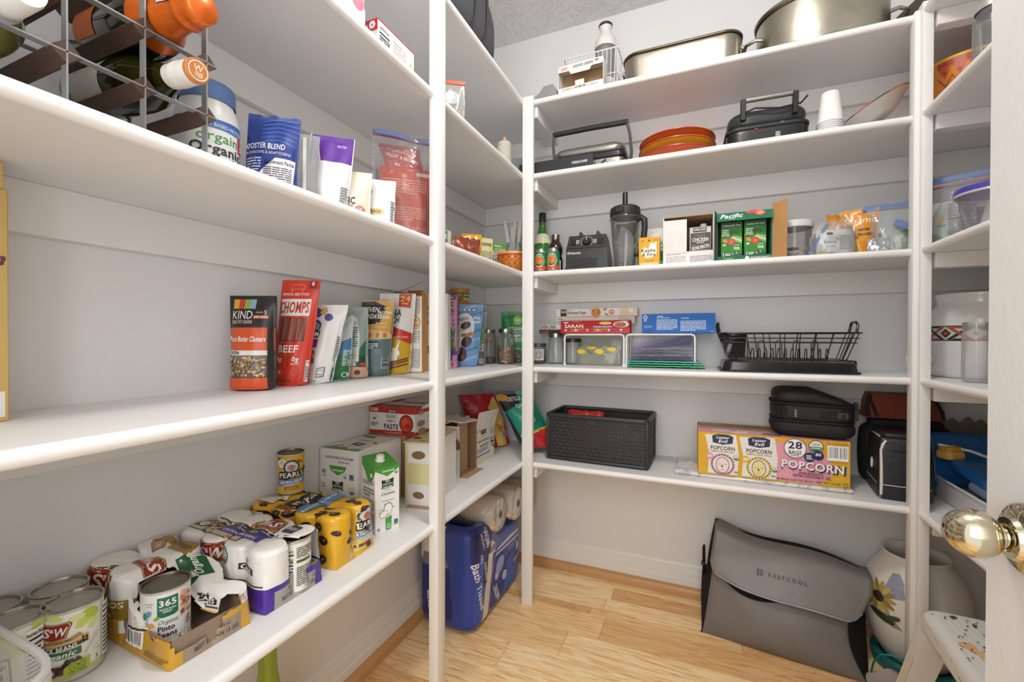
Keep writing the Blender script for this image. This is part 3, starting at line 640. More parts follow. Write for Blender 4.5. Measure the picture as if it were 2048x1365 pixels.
def polive(pr):
    pr.r(0, 0, 100, 100, '#dba92c'); olives(pr, 8, 7.5); pr.e(28, 82, 12, None, '#f0eee8'); pr.t('NO', 28, 88, 6, '#26221f', w=8); pr.t('ARTIFICIAL', 28, 82, 3, '#26221f', w=17); pr.t('COLORS', 28, 77, 3, '#26221f', w=12); pearls(pr, 52, 48, 66); pr.r(34, 9, 68, 16, '#6b3a22'); pr.t('CALIFORNIA', 51, 12.5, 4, '#ecd9a0', w=30); pr.r(30, 4, 70, 6, '#dba92c')
can('black olive can standing on top of the yellow olive pack', (-.928, .786, T1 + .109), 49, .0305, .100, CANB, polive, M('#7d7460', .35, .9))
# coconut beverage case and single carton
GREEN = '#4f9a3f'
def sodel(pr, u, v, w, big=True):
    k = pr.W / pr.H
    pr.p([(u - w * .5, v + .28 * w * k), (u - w * .25, v + .22 * w * k), (u + .25 * w, v + .24 * w * k), (u + w * .5, v + .32 * w * k), (u + .46 * w, v - .2 * w * k), (u - .46 * w, v - .24 * w * k)], '#26302c')
    pr.t('SO', u, v + .13 * w * k, .15 * w * k, '#f2f1ed', w=.36 * w); pr.t('DELICIOUS', u, v - .08 * w * k, .11 * w * k, '#f2f1ed', w=.78 * w); pr.p([(u - .52 * w, v - .4 * w * k), (u + .5 * w, v - .36 * w * k), (u + .5 * w, v - .2 * w * k), (u - .52 * w, v - .24 * w * k)], GREEN); pr.t('DAIRY FREE', u, v - .3 * w * k, .09 * w * k, '#f2f1ed', w=.7 * w)
    pr.t('ORGANIC', u, v - .52 * w * k, .08 * w * k, '#4a4846', w=.5 * w, b=0); pr.t('Coconut', u, v - .76 * w * k, .24 * w * k, '#2a2826', w=1.1 * w, sl=.3, b=0)
def coco(pr, u, v, w):
    k = pr.W / pr.H
    for i in range(9):
        a = math.radians(20 + i * 28); pr.p([(u, v), (u + .62 * w * math.cos(a) - .05 * w * math.sin(a), v + (.5 * w * math.sin(a) + .03 * w) * k), (u + .7 * w * math.cos(a), v + .56 * w * math.sin(a) * k)], '#3c5a34')
    pr.e(u + .1 * w, v + .12 * w * k, .34 * w, .44 * w * k, '#4a3a30', -10, 22); pr.e(u + .1 * w, v + .11 * w * k, .31 * w, .40 * w * k, '#f2f0ec', -10, 22); pr.e(u - .24 * w, v - .2 * w * k, .34 * w, .24 * w * k, '#8a8682', 20, 22); pr.e(u - .24 * w, v - .2 * w * k, .31 * w, .21 * w * k, '#f0eeea', 20, 22)
cw, cdp, chh = .130, .190, .186
t = T('beverage_case', 'white and green cardboard case of coconut beverage behind the olive can', 'carton', (-.900, 1.006, T1))
g = carton(G(), cw, cdp, chh, WCARD); O('case', g, t); O('side_flap', G().box((cw / 2, -cdp / 2 + .004, .07), (cw / 2 + .0025, cdp / 2 - .002, chh - .004), WCARD, .0008), t)
F_, R_, L_, T_ = boxfaces(g, cw, cdp, chh)
F_.t('GOOD SOURCE OF CALCIUM', 54, 88, 3.4, '#3a3836', w=74); F_.t('10% OF DAILY VALUE', 66, 82, 2.4, '#5a5856', w=30); F_.p([(26, 76), (74, 76), (68, 68), (50, 62), (32, 68)], GREEN); F_.t('unsweetened', 50, 70, 3.5, '#f2f1ed', w=30); F_.t('45', 12, 66, 6, '#3a3836', w=11); F_.t('calories', 12, 60, 2.4, '#5a5856', w=11); sodel(F_, 50, 48, 30); F_.usda(70, 62, 4); F_.usda(88, 42, 6.4); F_.r(82, 58, 93, 66, '#3f6a8a'); F_.r(82, 58, 93, 61, GREEN); F_.t('Dairy', 12, 48, 2.4, '#5a5856', w=9); F_.t('Friendly', 12, 44, 2.4, '#5a5856', w=10); F_.done(t)
T_.p([(0, 2), (100, 2), (100, 14), (70, 6), (30, 26), (10, 12)], GREEN); T_.p([(40, 32), (70, 28), (74, 42), (44, 46)], '#26302c'); T_.t('SO', 58, 38, 6, '#f2f1ed', w=12); coco(T_, 42, 18, 22); coco(T_, 78, 16, 20); T_.t('Coconut', 50, 58, 6, '#3a3836', w=40, sl=.3, b=0); T_.p([(10, 80), (50, 76), (50, 84), (10, 88)], GREEN); T_.ln(10, 92, 90, 96, 1, '#4a4846'); T_.e(86, 50, 5, None, '#3f7a4a'); T_.done(t)
t = T('beverage_carton', 'single white and green coconut beverage carton with white cap', 'carton', (-.753, .909, T1), 69)
m_, h_ = .068, .163; WC = M('#eae8e5', .3, 0, .02, 10, .05, 60)
g = G().box((-m_ / 2, -m_ / 2, 0), (m_ / 2, m_ / 2, h_), WC, .001); g2 = G().add([(-m_ / 2, -m_ / 2, h_), (m_ / 2, -m_ / 2, h_), (m_ / 2, m_ / 2, h_), (-m_ / 2, m_ / 2, h_), (-m_ / 2, m_ / 2, h_ + .022), (m_ / 2, m_ / 2, h_ + .022), (-m_ / 2, 0, h_ + .012), (m_ / 2, 0, h_ + .012)], [(0, 1, 7, 6), (6, 7, 5, 4), (1, 2, 5, 7), (0, 6, 4, 3), (3, 4, 5, 2)], M(GREEN, .3)); O('carton_body', g, t); O('sloped_top', g2, t, ang=10)
O('cap', G().lathe([(.0125, 0), (.0125, .002), (.0105, .003), (.0105, .013), (.009, .0145), (0, .0145)], M('#f0efec', .35), 24, mx=TR((-.002, 0, h_ + .011), rx=12)), t)
F_ = P(None, (-m_ / 2, -m_ / 2, 0), (m_, 0, 0), (0, 0, h_)); F_.p([(0, 100), (100, 100), (100, 97), (50, 86), (0, 97)], GREEN); F_.t('unsweetened', 52, 95, 3.2, '#f2f1ed', w=50); F_.usda(86, 91, 7); sodel(F_, 50, 76, 50); F_.t('unsweetened', 50, 49, 2.2, '#6a6866', w=48, b=0); coco(F_, 46, 33, 52); F_.p([(42, 3), (64, 3), (66, 24), (40, 22)], GREEN); F_.t('LOW IN', 53, 11, 2.6, '#f2f1ed', w=14); F_.t('CALORIES', 53, 7, 2.2, '#f2f1ed', w=17); F_.t('45', 12, 7, 4, '#5a5856', w=10); F_.r(76, 8, 92, 16, '#3f6a8a'); F_.r(76, 8, 92, 11, GREEN); F_.done(t)
L_ = P(None, (-m_ / 2, m_ / 2, 0), (0, -m_, 0), (0, 0, h_)); L_.p([(10, 100), (100, 100), (100, 96), (74, 78), (50, 78)], GREEN); L_.e(72, 89, 12, None, '#26302c'); L_.e(72, 89, 9, None, '#eae8e5'); L_.ln(10, 72, 92, 80, 4, '#6a6866'); L_.t('NOURISHING', 52, 67, 3.4, '#2a2826', w=80); L_.t('PEOPLE AND THE', 52, 62, 3.4, '#2a2826', w=80); L_.t('PLANET', 40, 57, 3.4, '#2a2826', w=50); L_.ln(10, 36, 92, 52, 6, '#8a8682'); L_.e(76, 40, 11, None, '#2a2826'); L_.e(76, 40, 9, None, '#eae8e5'); L_.t('B', 76, 40, 5, '#2a2826', w=8); L_.ln(10, 4, 92, 30, 9, '#8a8682'); L_.done(t)
# almond drink box with glue marks, plain case behind, tomato paste case on top
t = T('cardboard_box', 'white and pale yellow carton end with two brown glue marks', 'carton', (-.7615, 1.160, T1), 9)
w_, d_, h_ = .086, .19, .186; g = carton(G(), w_, d_, h_, WCARD); O('box', g, t); O('loose_flap', G().box((-w_ / 2, -d_ / 2 - .012, h_), (w_ / 2 + .004, d_ / 2, h_ + .003), card('#cfc08a'), .0005), t); O('bottom_flap', G().box((-w_ / 2 + .012, -d_ / 2 - .018, .0005), (w_ / 2, -d_ / 2 + .01, .003), KRAFT, .0005), t)
F_, R_, L_, T_ = boxfaces(g, w_, d_, h_); F_.r(10, 34, 96, 67, '#d9cf9a'); F_.p([(2, 2), (14, 2), (8, 34), (10, 66), (14, 98), (2, 98)], '#d9cf9a'); F_.e(50, 80, 25, 6.5, '#84664a', 3); F_.e(50, 17, 21, 5.5, '#84664a', -3); F_.done(t)
pr = P(None, (-w_ / 2, -d_ / 2 - .012, h_ + .003), (w_ + .004, 0, 0), (0, d_ + .012, 0)); pr.t('ALMOND', 70, 40, 5, '#3a2a22', w=40); pr.usda(60, 12, 8); pr.r(10, 20, 36, 30, '#6b2a20'); pr.done(t)
t = T('cardboard_box', 'plain cardboard case behind the coconut case, under the tomato paste case', 'carton', (-.892, 1.21, T1)); O('box', carton(G(), .132, .20, .186, KRAFT), t); O('printed_top', G().box((-.066, -.1, .186), (.066, .1, .189), card('#b9763e'), .0005), t)
t = T('tomato_paste_case', 'red and white case of twelve tomato paste cans with a torn end', 'carton', (-.880, 1.205, T1 + .19), 2)
w_, d_, h_ = .168, .19, .084; g = carton(G(), w_, d_, h_, WCARD); O('case', g, t)
F_, R_, L_, T_ = boxfaces(g, w_, d_, h_); RED = '#b02a22'; F_.r(0, 78, 100, 100, RED); F_.p([(0, 0), (100, 0), (100, 16), (0, 12)], RED); F_.t('12 CANS', 11, 89, 12, '#f2eeea', w=16); F_.r(42, 80, 60, 90, '#2a2220'); F_.t('KIRKLAND', 51, 85, 6, '#f2eeea', w=15); F_.usda(11, 60, 4.6); F_.ln(3, 26, 19, 42, 3, '#5a5552'); F_.t('ORGANIC', 49, 66, 13, '#3f6a34', w=24, b=0); F_.t('TOMATO', 49, 48, 10, '#3a3633', w=19, b=0); F_.t('PASTE', 49, 28, 18, '#2a2624', w=32); F_.e(82, 42, 15, 33, '#3a1c16'); F_.e(82, 42, 13, 29, '#c23a22'); F_.e(80, 48, 7, 14, '#d8573a', 20); F_.e(85, 36, 5, 8, '#9a2414', -30); F_.t('12 - 6 OZ (170g) NET WT', 54, 6, 5, '#f0d0c8', w=36); F_.done(t)
T_.r(0, 0, 100, 26, RED); T_.t('TOMATO PASTE', 60, 55, 16, '#3a3633', w=60); T_.r(40, 5, 60, 18, '#2a2220'); T_.e(14, 66, 10, 18, '#c23a22'); T_.done(t)
R_.r(0, 0, 100, 12, RED); R_.r(0, 78, 70, 100, RED); R_.e(18, 40, 12, 12, '#9a8468'); R_.e(18, 80, 9, 8, '#9a8468'); R_.e(20, 10, 12, 14, '#9a8468'); R_.e(62, 42, 20, 30, '#3a1c16'); R_.e(62, 42, 16, 25, '#b8321e'); R_.done(t)
O('torn_flap', G().box((0, 0, 0), (.002, .05, .03), WCARD, .0005, mx=TR((w_ / 2 + .001, -d_ / 2 + .03, h_ - .004), ry=55, rz=-8)), t)
# open cardboard boxes beyond the post
t = T('open_cardboard_box', 'torn-open white cardboard box with brown inside, beside the shelf post', 'carton', (-.838, 1.398, T1), 0)
g = G(); w_, d_, h_ = .148, .132, .18
for a, b in (((-w_ / 2, -d_ / 2, 0), (w_ / 2, -d_ / 2 + .004, h_)), ((-w_ / 2, -d_ / 2 + .004, .0), (-w_ / 2 + .004, d_ / 2, h_)), ((-w_ / 2 + .004, d_ / 2 - .004, 0), (w_ / 2, d_ / 2, h_)), ((-w_ / 2 + .004, -d_ / 2 + .004, 0), (w_ / 2, d_ / 2 - .004, .004))): g.box(a, b, WCARD if a[1] == -d_ / 2 else KRAFTD, .0006)
O('box', g, t); O('upright_flap', G().box((w_ / 2 - .026, -d_ / 2 + .03, .004), (w_ / 2 - .022, d_ / 2 - .03, h_ + .01), KRAFT, .0006), t)
O('bottom_flap', G().box((w_ / 2, -d_ / 2 + .01, .0005), (w_ / 2 + .028, d_ / 2 - .0, .0035), KRAFT, .0005), t); O('top_flap', G().box((-.06, -.07, 0), (.088, .07, .003), WCARD, .0005, mx=TR((0, 0, h_ + .012), ry=3, rx=-5)), t); O('side_flap', G().box((-.05, -.05, 0), (.03, 0, .003), card('#d6c48c'), .0005, mx=TR((.01, -d_ / 2 + .0, h_ + .012), rx=-3)), t)
F_, R_, L_, T_ = boxfaces(g, w_, d_, h_); F_.e(88, 66, 15, 11, '#84664a', -6); F_.e(80, 19, 13, 9, '#84664a', 8); F_.e(96, 60, 9, 5, '#84664a'); F_.done(t)
pr = P(None, (-.06, -.07, 0), (.148, 0, 0), (0, .14, 0)); pr.t('ORGANIC', 55, 66, 9, '#2a2826', w=50, b=0); pr.t('coconut', 62, 34, 14, '#2a2826', w=62, sl=.2, b=0); pr.done(t, mx=TR((0, 0, h_ + .0152), ry=3, rx=-5))
t = T('coconut_water_box', 'open coconut water box with its printed flap standing up', 'carton', (-.845, 1.563, T1), 0)
w_, d_, h_ = .132, .178, .116; g = G(); CRM = card('#e3dfd2')
for a, b in (((w_ / 2 - .003, -d_ / 2, 0), (w_ / 2, d_ / 2, h_ + .01)), ((-w_ / 2, -d_ / 2, 0), (w_ / 2 - .003, -d_ / 2 + .003, h_ - .02)), ((-w_ / 2, d_ / 2 - .003, 0), (w_ / 2 - .003, d_ / 2, h_)), ((-w_ / 2, -d_ / 2 + .003, 0), (-w_ / 2 + .003, d_ / 2 - .003, h_)), ((-w_ / 2 + .003, -d_ / 2 + .003, 0), (w_ / 2 - .003, d_ / 2 - .003, .003))): g.box(a, b, CRM, .0005)
O('box', g, t); O('folded_flap', G().box((-.02, -.002, -.075), (.058, 0, 0), card('#b8945f'), .0005, mx=TR((0, -d_ / 2 - .002, h_ - .018), rx=-6)), t)
fm = TR((w_ / 2 - .002, 0, h_ + .01), ry=14, rx=-3); O('standing_flap', G().box((-.0015, -d_ / 2 + .002, 0), (.0015, d_ / 2 + .002, .078), WCARD, .0005, mx=fm), t)
R_ = P(None, (w_ / 2, -d_ / 2, 0), (0, d_, 0), (0, 0, h_)); R_.r(0, 0, 100, 22, '#d9d3ae'); R_.p([(0, 24), (70, 24), (100, 34), (100, 39), (70, 29), (0, 29)], '#4a7ab0'); R_.r(30, 96, 56, 110, '#2a2220'); R_.r(30, 96, 56, 100, '#9a2a22'); R_.t('KIRKLAND', 43, 104, 4, '#f2eeea', w=22); R_.t('organic', 44, 89, 5, '#b39a6a', w=24, b=0); R_.t('coconut', 42, 76, 12, '#2a2826', w=56, b=0); R_.t('water', 46, 60, 12, '#2a2826', w=44, b=0); R_.ln(12, 34, 66, 50, 4, '#8a8682'); R_.bc(76, 78, 94, 106, vert=False); R_.ln(76, 62, 94, 74, 3, '#6a6866'); R_.r(78, 54, 94, 60, '#2a2220'); R_.e(84, 26, 8, 16, '#e6e4de'); R_.p([(84, 46), (92, 34), (96, 44), (92, 52)], '#4f9a3f'); R_.done(t)
F_ = P(None, (-w_ / 2, -d_ / 2, 0), (w_, 0, 0), (0, 0, h_)); F_.r(0, 0, 100, 20, '#d9d3ae'); F_.e(76, 20, 18, 15, '#e6e4de'); F_.p([(54, 6), (94, 30), (98, 60), (90, 60)], '#4f9a3f'); F_.e(74, 20, 15, 12, '#efece4'); F_.done(t)
for i, (x, y, z, lb) in enumerate(((-.030, -.050, .166, 'coconut water carton with white cap, nearest in the open box'), (.030, -.042, .118, 'low coconut water carton at the front of the open box'), (.026, .03, .124, 'coconut water carton behind the standing flap'), (-.03, .035, .150, 'coconut water carton at the back of the open box'))):
    c = T('water_carton', lb, 'carton', (-.845 + x, 1.563 + y, T1 + .0035), 6 * i, 'coconut water cartons in the open box'); q = .052
    g = G().box((-q / 2, -q / 2, 0), (q / 2, q / 2, z), M('#dedbd6', .3), .002); O('carton_body', g, c); O('cap', G().lathe([(.012, 0), (.012, .003), (.0108, .004), (.0108, .014), (.009, .016), (0, .016)], M('#e9e7e3', .35), 22, o=(0, -.008, z)), c)
    pr = P(None, (-q / 2, -q / 2, 0), (q, 0, 0), (0, 0, z)); pr.r(24, 74, 84, 86, '#2a2220'); pr.t('KIRKLAND', 54, 80, 6, '#f2eeea', w=50); pr.t('coconut', 52, 64, 8, '#2a2826', w=80, b=0); pr.e(20, 92, 9, None, '#2a2826'); pr.e(20, 92, 6.5, None, '#dedbd6'); pr.done(c)
# ---------------------------------------------------------------- second lowest left shelf: bags and cereal
BAGS = 'bags standing along the second lowest left shelf'
def bag(name, label, loc, rz, w, h, t, mat, paint=None, group=None, ry=0, rx=0, cat='bag', src_dy=.3, **k):
    o = T(name, label, cat, loc, rz, group, rx, 0); g = pouch(w, h, t, mat, shx=math.tan(math.radians(ry)), **k); O('pouch', g, o, ang=70)
    if paint: sh = math.tan(math.radians(ry)); pr = P(g, (-w / 2, -.3, 0), (w, 0, 0), (sh * h, 0, h)); paint(pr); pr.done(o)
    return o
t = T('cracker_box', 'yellow carton at the left edge of the picture, on the second lowest shelf', 'box', (-.899, .18, T2)); YB_ = card('#cfae6a')
w_, d_, h_ = .072, .205, .314; g = carton(G(), w_, d_, h_, YB_); O('box', g, t); O('open_flap', G().box((w_ / 2 - .003, -d_ / 2 + .01, h_), (w_ / 2, d_ / 2 - .004, h_ + .036), YB_, .0008), t)
R_ = P(None, (w_ / 2, -d_ / 2, 0), (0, d_, 0), (0, 0, h_)); R_.r(86, 2, 98, 13, '#ecebe6'); R_.e(96, 68, 2, 1, '#6b3a52', 20); R_.e(97.5, 70, 1.2, 1.2, '#6b3a52'); R_.e(95, 71, 1.6, .7, '#6b3a52', -30); R_.done(t)
def kind(pr):
    pr.r(-2, 66, 102, 100, '#282624')
    for i, c in enumerate(('#d9a632', '#c23a2e', '#8ab03f', '#8fa9c9')): pr.r(10 + i * 12, 86, 22 + i * 12, 96, c)
    pr.t('KIND', 32, 79.5, 8.5, '#f2efe9', w=44, b=0); pr.t('HEALTHY GRAINS', 32, 72, 3.6, '#e6e2da', w=46, b=0); pr.t('5', 80, 82, 4.4, '#f2efe9', b=0); pr.t('MADE WITH', 68, 82, 1.6, '#e6e2da', w=14, b=0); pr.r(56, 75.5, 86, 79, '#d2562a'); pr.t('SUPER GRAINS', 71, 77.2, 2, '#f2efe9', w=27)
    pr.r(-2, 42, 102, 66, '#d2562a'); pr.t('Peanut Butter Clusters', 42, 54, 5.2, '#f2efe9', w=82, b=1, sl=.12); pr.r(-2, 37, 88, 42, '#ece9e4'); pr.t('PROTEIN', 20, 39.6, 3, '#282624', w=26)
    pr.r(2, 14, 86, 37, '#7d756c'); pr.scatter(5, 16, 83, 35, 150, 3.2, ['#c9a878', '#b08d5e', '#d9bd92', '#8f7048', '#a8a49c'], .7); pr.r(-2, 0, 88, 14, '#d2562a'); pr.t('100% WHOLE GRAINS', 22, 11, 1.8, '#f2dfd2', w=30, b=0); pr.t('GRANOLA', 62, 8, 3, '#4a2a1c', w=26); pr.t('NET WT 11 OZ (312g)', 56, 4.4, 2.4, '#4a2a1c', w=44)
    pr.r(88, 0, 102, 66, '#282624')
bag('granola_bag', 'black and orange granola bag with a clear window, first bag on the shelf', (-.893, .662, T2), 25, .100, .205, .055, film('#2a2826', .3), kind, BAGS, 0, 0, seed=2, wr=.004)
def chomps(pr):
    pr.r(-2, 0, 102, 100, '#cf3a26'); pr.p([(22, 92), (30, 96), (58, 96), (64, 94), (60, 90), (56, 87), (54, 91), (34, 91), (32, 87), (26, 90)], '#e0664e'); pr.p([(24, 92), (31, 95), (57, 95), (60, 92), (54, 92), (34, 92)], '#cf3a26'); pr.r(72, 92, 92, 99, '#8f1f1a'); pr.t('8', 82, 96.6, 3.6, '#f2eae4'); pr.t('ORIGINAL BEEF STICKS', 40, 86.5, 2.3, '#f2dfd2', w=70, sl=.1); pr.r(0, 66, 84, 82, '#e9e5e0'); pr.t('CHOMPS', 42, 74, 10, '#c2321f', w=80); pr.r(12, 42, 80, 64, '#6b3026')
    for u in (20, 38, 56): pr.r(u, 43, u + 16, 63.5, '#8a4634'); pr.r(u + 4, 43, u + 8, 63.5, '#a86a55')
    pr.t('BEEF', 44, 35, 6.5, '#f2eae4', w=52); pr.r(46, 18, 47, 30, '#8f2a1c'); pr.t('0g', 66, 25.6, 4, '#f2eae4', w=16); pr.t('SUGAR', 66, 21, 1.6, '#f2dfd2', w=20); pr.t('9g', 24, 25.6, 4, '#f2eae4', w=16); pr.e(30, 13, 9, None, '#e0604a'); pr.e(30, 13, 7, None, '#cf3a26'); pr.t('P', 30, 13, 3, '#f2dfd2'); pr.e(68, 13, 9, None, '#e0604a'); pr.e(68, 13, 7, None, '#cf3a26'); pr.t('NET WT 9.2 OZ', 40, 5.5, 2, '#5a1a12', w=40); pr.nf(90, 4, 100, 24)
bag('jerky_bag', 'tall red and white beef stick bag behind the granola bag', (-.893, .752, T2), 25, .088, .250, .035, film('#cf3a26', .3), chomps, BAGS, 7, 0, seed=4, wr=.004)
def gran(pr):
    pr.r(-2, 0, 102, 100, '#e4e2df'); pr.e(20, 90, 12, 7, '#4a4a86', 50); pr.e(56, 84, 10, 6, '#54548f', 60); pr.e(10, 84, 8, 5, '#3e3e78', 20)
    for q in range(5): pr.e(38 + 6 * math.cos(q * 1.26), 92 + 3 * math.sin(q * 1.26), 5, 2, '#c9a86a', q * 72)
    pr.e(22, 72, 20, 9, '#3a4a5a'); pr.e(22, 71, 17, 7, '#7a9ab0'); pr.p([(0, 56), (42, 58), (46, 66), (20, 70), (0, 68)], '#275a40'); pr.t('FARM', 22, 62.5, 5, '#eef2ea', w=38); pr.p([(0, 44), (44, 46), (44, 56), (0, 56)], '#7a2f7a'); pr.t('SUGAR', 18, 51, 4, '#eef2ea', w=30); pr.p([(2, 44), (42, 42), (48, 26), (2, 24)], '#7a6a5a'); pr.scatter(5, 27, 43, 42, 50, 4, ['#a8937a', '#c9b79a', '#8a745c', '#5f4c3a']); pr.t('VANILLA', 18, 20, 4, '#3a3a78', w=38); pr.p([(60, 8), (78, 9), (78, 21), (60, 20)], '#5a625c'); pr.p([(62, 9), (76, 10), (76, 20), (62, 19)], '#e4e2df'); pr.t('BAG', 69, 12, 2.6, '#4a524c', w=11); pr.t('STAND', 69, 17, 2, '#4a524c', w=11); pr.t('NET WT 11 OZ (311g)', 34, 4, 2.6, '#3a3a3a', w=56, b=0); pr.p([(92, 0), (102, 0), (102, 60), (92, 18)], '#2f5a4a'); pr.ln(91, 28, 99, 60, 12, '#5a5a58')
bag('granola_bag', 'white granola bag with blue figs, leaning right behind the red bag', (-.886, .822, T2), 25, .088, .196, .05, film('#e4e2df', .3), gran, BAGS, 11, 0, seed=6, wr=.006)
def grn(pr):
    pr.p([(60, 20), (102, 30), (102, 70), (70, 62)], '#3f7aa0'); pr.p([(55, 0), (102, 0), (102, 46), (60, 40)], '#2a6a44'); pr.ln(80, 24, 100, 50, 12, '#dfe6df'); pr.e(88, 10, 8, 4, '#dfe6df'); pr.e(88, 10, 6, 3, '#2a6a44')
bag('granola_bag', 'dark green and white bag, mostly hidden between its taller neighbours', (-.892, .885, T2), 28, .088, .165, .045, film('#b9c2c0', .3), grn, BAGS, 4, 0, seed=8)
def gg(pr):
    pr.r(-2, 0, 102, 100, '#93a19b'); pr.p([(0, 30), (100, 36), (100, 0), (0, 0)], '#2a4a38'); pr.p([(0, 30), (0, 58), (20, 46), (30, 32)], '#3a7a86'); pr.p([(70, 34), (102, 60), (102, 30)], '#2f6a4a'); pr.p([(26, 22), (78, 24), (80, 60), (70, 84), (56, 89), (42, 84), (30, 60)], '#cdd2c8'); pr.e(55, 82, 10, 4.5, '#e6e6de'); pr.t('Organic', 55, 78, 3, '#a83a2a', w=26, sl=.2); pr.ln(36, 44, 74, 72, 9, '#3f6a4a'); pr.r(28, 26, 78, 36, '#e6e4dc'); pr.t('07 OCT 2023', 53, 33, 2.2, '#3a3a38', w=36, b=0); pr.t('BAR C 1 2 A', 53, 29, 2.2, '#3a3a38', w=34, b=0); pr.bc(2, 12, 34, 26, '#cfd2cc', True); pr.p([(46, 2), (98, 2), (98, 16), (56, 17)], '#c9a084'); pr.r(62, 3.5, 86, 15, '#4a3428'); pr.r(64, 4.5, 84, 14, '#c9a084'); pr.e(74, 9, 8, 3.5, '#4a3428'); pr.r(40, 18, 70, 23, '#e6e4dc'); pr.t('MADE IN USA', 55, 20.4, 1.8, '#a83a2a', w=26); pr.e(88, 20, 7, 2.5, '#c2452e'); pr.ln(2, 62, 20, 88, 9, '#e6e9e4')
bag('granola_bag', 'grey green bag with a printed date box and mountain picture', (-.897, .957, T2), 28, .096, .200, .05, film('#93a19b', .3), gg, BAGS, 0, 0, seed=10, wr=.004)
def tan(pr):
    pr.r(-2, 0, 102, 100, '#5f7274'); pr.p([(-2, 50), (30, 56), (102, 52), (102, 100), (-2, 100)], '#cf9a45'); pr.p([(-2, 66), (60, 70), (74, 92), (40, 99), (-2, 98)], '#2c2a28'); pr.t('SEVEN', 30, 88, 6, '#efece6', w=46, sl=.2); pr.t('SUNDAYS', 34, 79, 6, '#efece6', w=56, sl=.2); pr.t('OAT', 76, 90, 3, '#f2eadc', w=16); pr.t('PROTEIN', 72, 84, 3.6, '#f2eadc', w=40); pr.t('CEREAL', 72, 78, 3.6, '#f2eadc', w=36); pr.t('Simply', 66, 70, 3, '#f2dfae', w=32, b=0); pr.t('Honey', 66, 65.5, 3, '#f2dfae', w=30, b=0); pr.p([(-2, 46), (102, 50), (90, 58), (40, 62), (-2, 58)], '#dcb583')
    for u in (14, 36, 60, 80): [pr.e(u + s, 52 + k * 2, 2, 1.4, '#b07a34', 40 * s) for k in range(3) for s in (-2, 2)]
    pr.p([(6, 34), (70, 38), (70, 46), (6, 44)], '#2c4a52'); pr.ln(12, 36, 64, 44, 3, '#dfe6e6'); pr.p([(20, 10), (34, 30), (40, 36), (24, 34)], '#2c4a52'); pr.e(14, 18, 9, 5, '#8fa09f'); pr.bc(76, 10, 100, 26, '#a9b4b2', True)
bag('cereal_bag', 'tan and slate protein cereal bag beside the white cereal bag', (-.892, 1.040, T2), 28, .098, .224, .05, film('#5f7274', .32), tan, BAGS, 5, 0, seed=12, wr=.004)
def w24(pr):
    pr.r(-2, 0, 102, 100, '#e2dfda')
    for i in range(9): a = PI * i / 8; pr.p([(16 + 8 * math.cos(a - .12), 88 + 3.4 * math.sin(a - .12)), (16 + 17 * math.cos(a), 88 + 7 * math.sin(a)), (16 + 8 * math.cos(a + .12), 88 + 3.4 * math.sin(a + .12))], '#cf9a3a')
    pr.p([(56, 84), (88, 82), (90, 102), (54, 102)], '#c23a22'); pr.t('24', 72, 93.5, 6.5, '#e9c24a', w=28); pr.t('OUNCES', 72, 87.5, 2, '#f2dfd2', w=18); pr.t('CINNA', 36, 76, 8, '#3a2a26', w=60); pr.t('CRUNCH', 32, 67, 7, '#3a2a26', w=60); pr.t('CEREAL', 30, 60, 3, '#3a2a26', w=40); pr.p([(-2, 44), (30, 50), (102, 36), (102, 50), (40, 60), (-2, 56)], '#c23a22'); pr.t('toast', 12, 53, 4.4, '#f2eae4', w=24); pr.t('0g', 24, 48, 5, '#e9c24a', w=14); pr.t('NATURAL FLAVORS', 70, 46, 2, '#f2c0a8', w=36); pr.p([(-2, 0), (102, 0), (102, 36), (30, 50), (-2, 44)], '#c9a22c'); pr.e(36, 18, 30, 9, '#efece6', 20); pr.e(16, 12, 20, 6, '#efece6'); pr.e(60, 28, 8, 6, '#efece6', 40); pr.p([(54, 20), (62, 36), (70, 44), (64, 30)], '#efece6')
    for i in range(24): u, v = pr.rs.uniform(2, 44), pr.rs.uniform(20, 44); q = pr.rs.uniform(0, 6); pr.p([(u + 7 * math.cos(q + k * PI / 2), v + 3 * math.sin(q + k * PI / 2)) for k in range(4)], pr.rs.choice(['#c2853f', '#a9682c', '#d9a25e', '#8f5424']))
    for v in (6, 10, 13): pr.p([(20, v - 3), (92, v + 6), (92, v + 8), (20, v)], '#7a3f22')
bag('cereal_bag', 'big white cereal bag with yellow base and red corner tag reading 24', (-.882, 1.120, T2), 26, .112, .252, .055, film('#e2dfda', .3), w24, BAGS, 4, 0, seed=14, wr=.004)
t = T('twig', 'torn strip of brown packaging sticking up behind the white cereal bag', 'packaging', (-.925, 1.19, T2)); O('strip', G().tube([(-.03, -.05, .238), (0, 0, .262), (.03, .04, .283), (.06, .10, .318)], [.002, .005, .003, .001], M('#5a3a30', .6), 6, flat=.25), t); O('stub', G().box((-.02, -.03, 0), (.02, .03, .24), card('#c9b9a4'), .002), t); t['label'] = 'narrow carton with a torn brown strip sticking up, behind the white cereal bag'; t.name = 'torn_carton'
t = T('cereal_box', 'opened cereal box with orange edges and printed side panel', 'box', (-.860, 1.222, T2), 24); w_, d_, h_ = .050, .10, .262
g = G()
for a, b in (((-w_ / 2, -d_ / 2, 0), (w_ / 2, -d_ / 2 + .002, h_ - .012)), ((-w_ / 2, d_ / 2 - .002, 0), (w_ / 2, d_ / 2, h_)), ((-w_ / 2, -d_ / 2 + .002, 0), (-w_ / 2 + .002, d_ / 2 - .002, h_)), ((w_ / 2 - .002, -d_ / 2 + .002, 0), (w_ / 2, d_ / 2 - .002, h_))): g.box(a, b, card('#c9924f'), .0005)
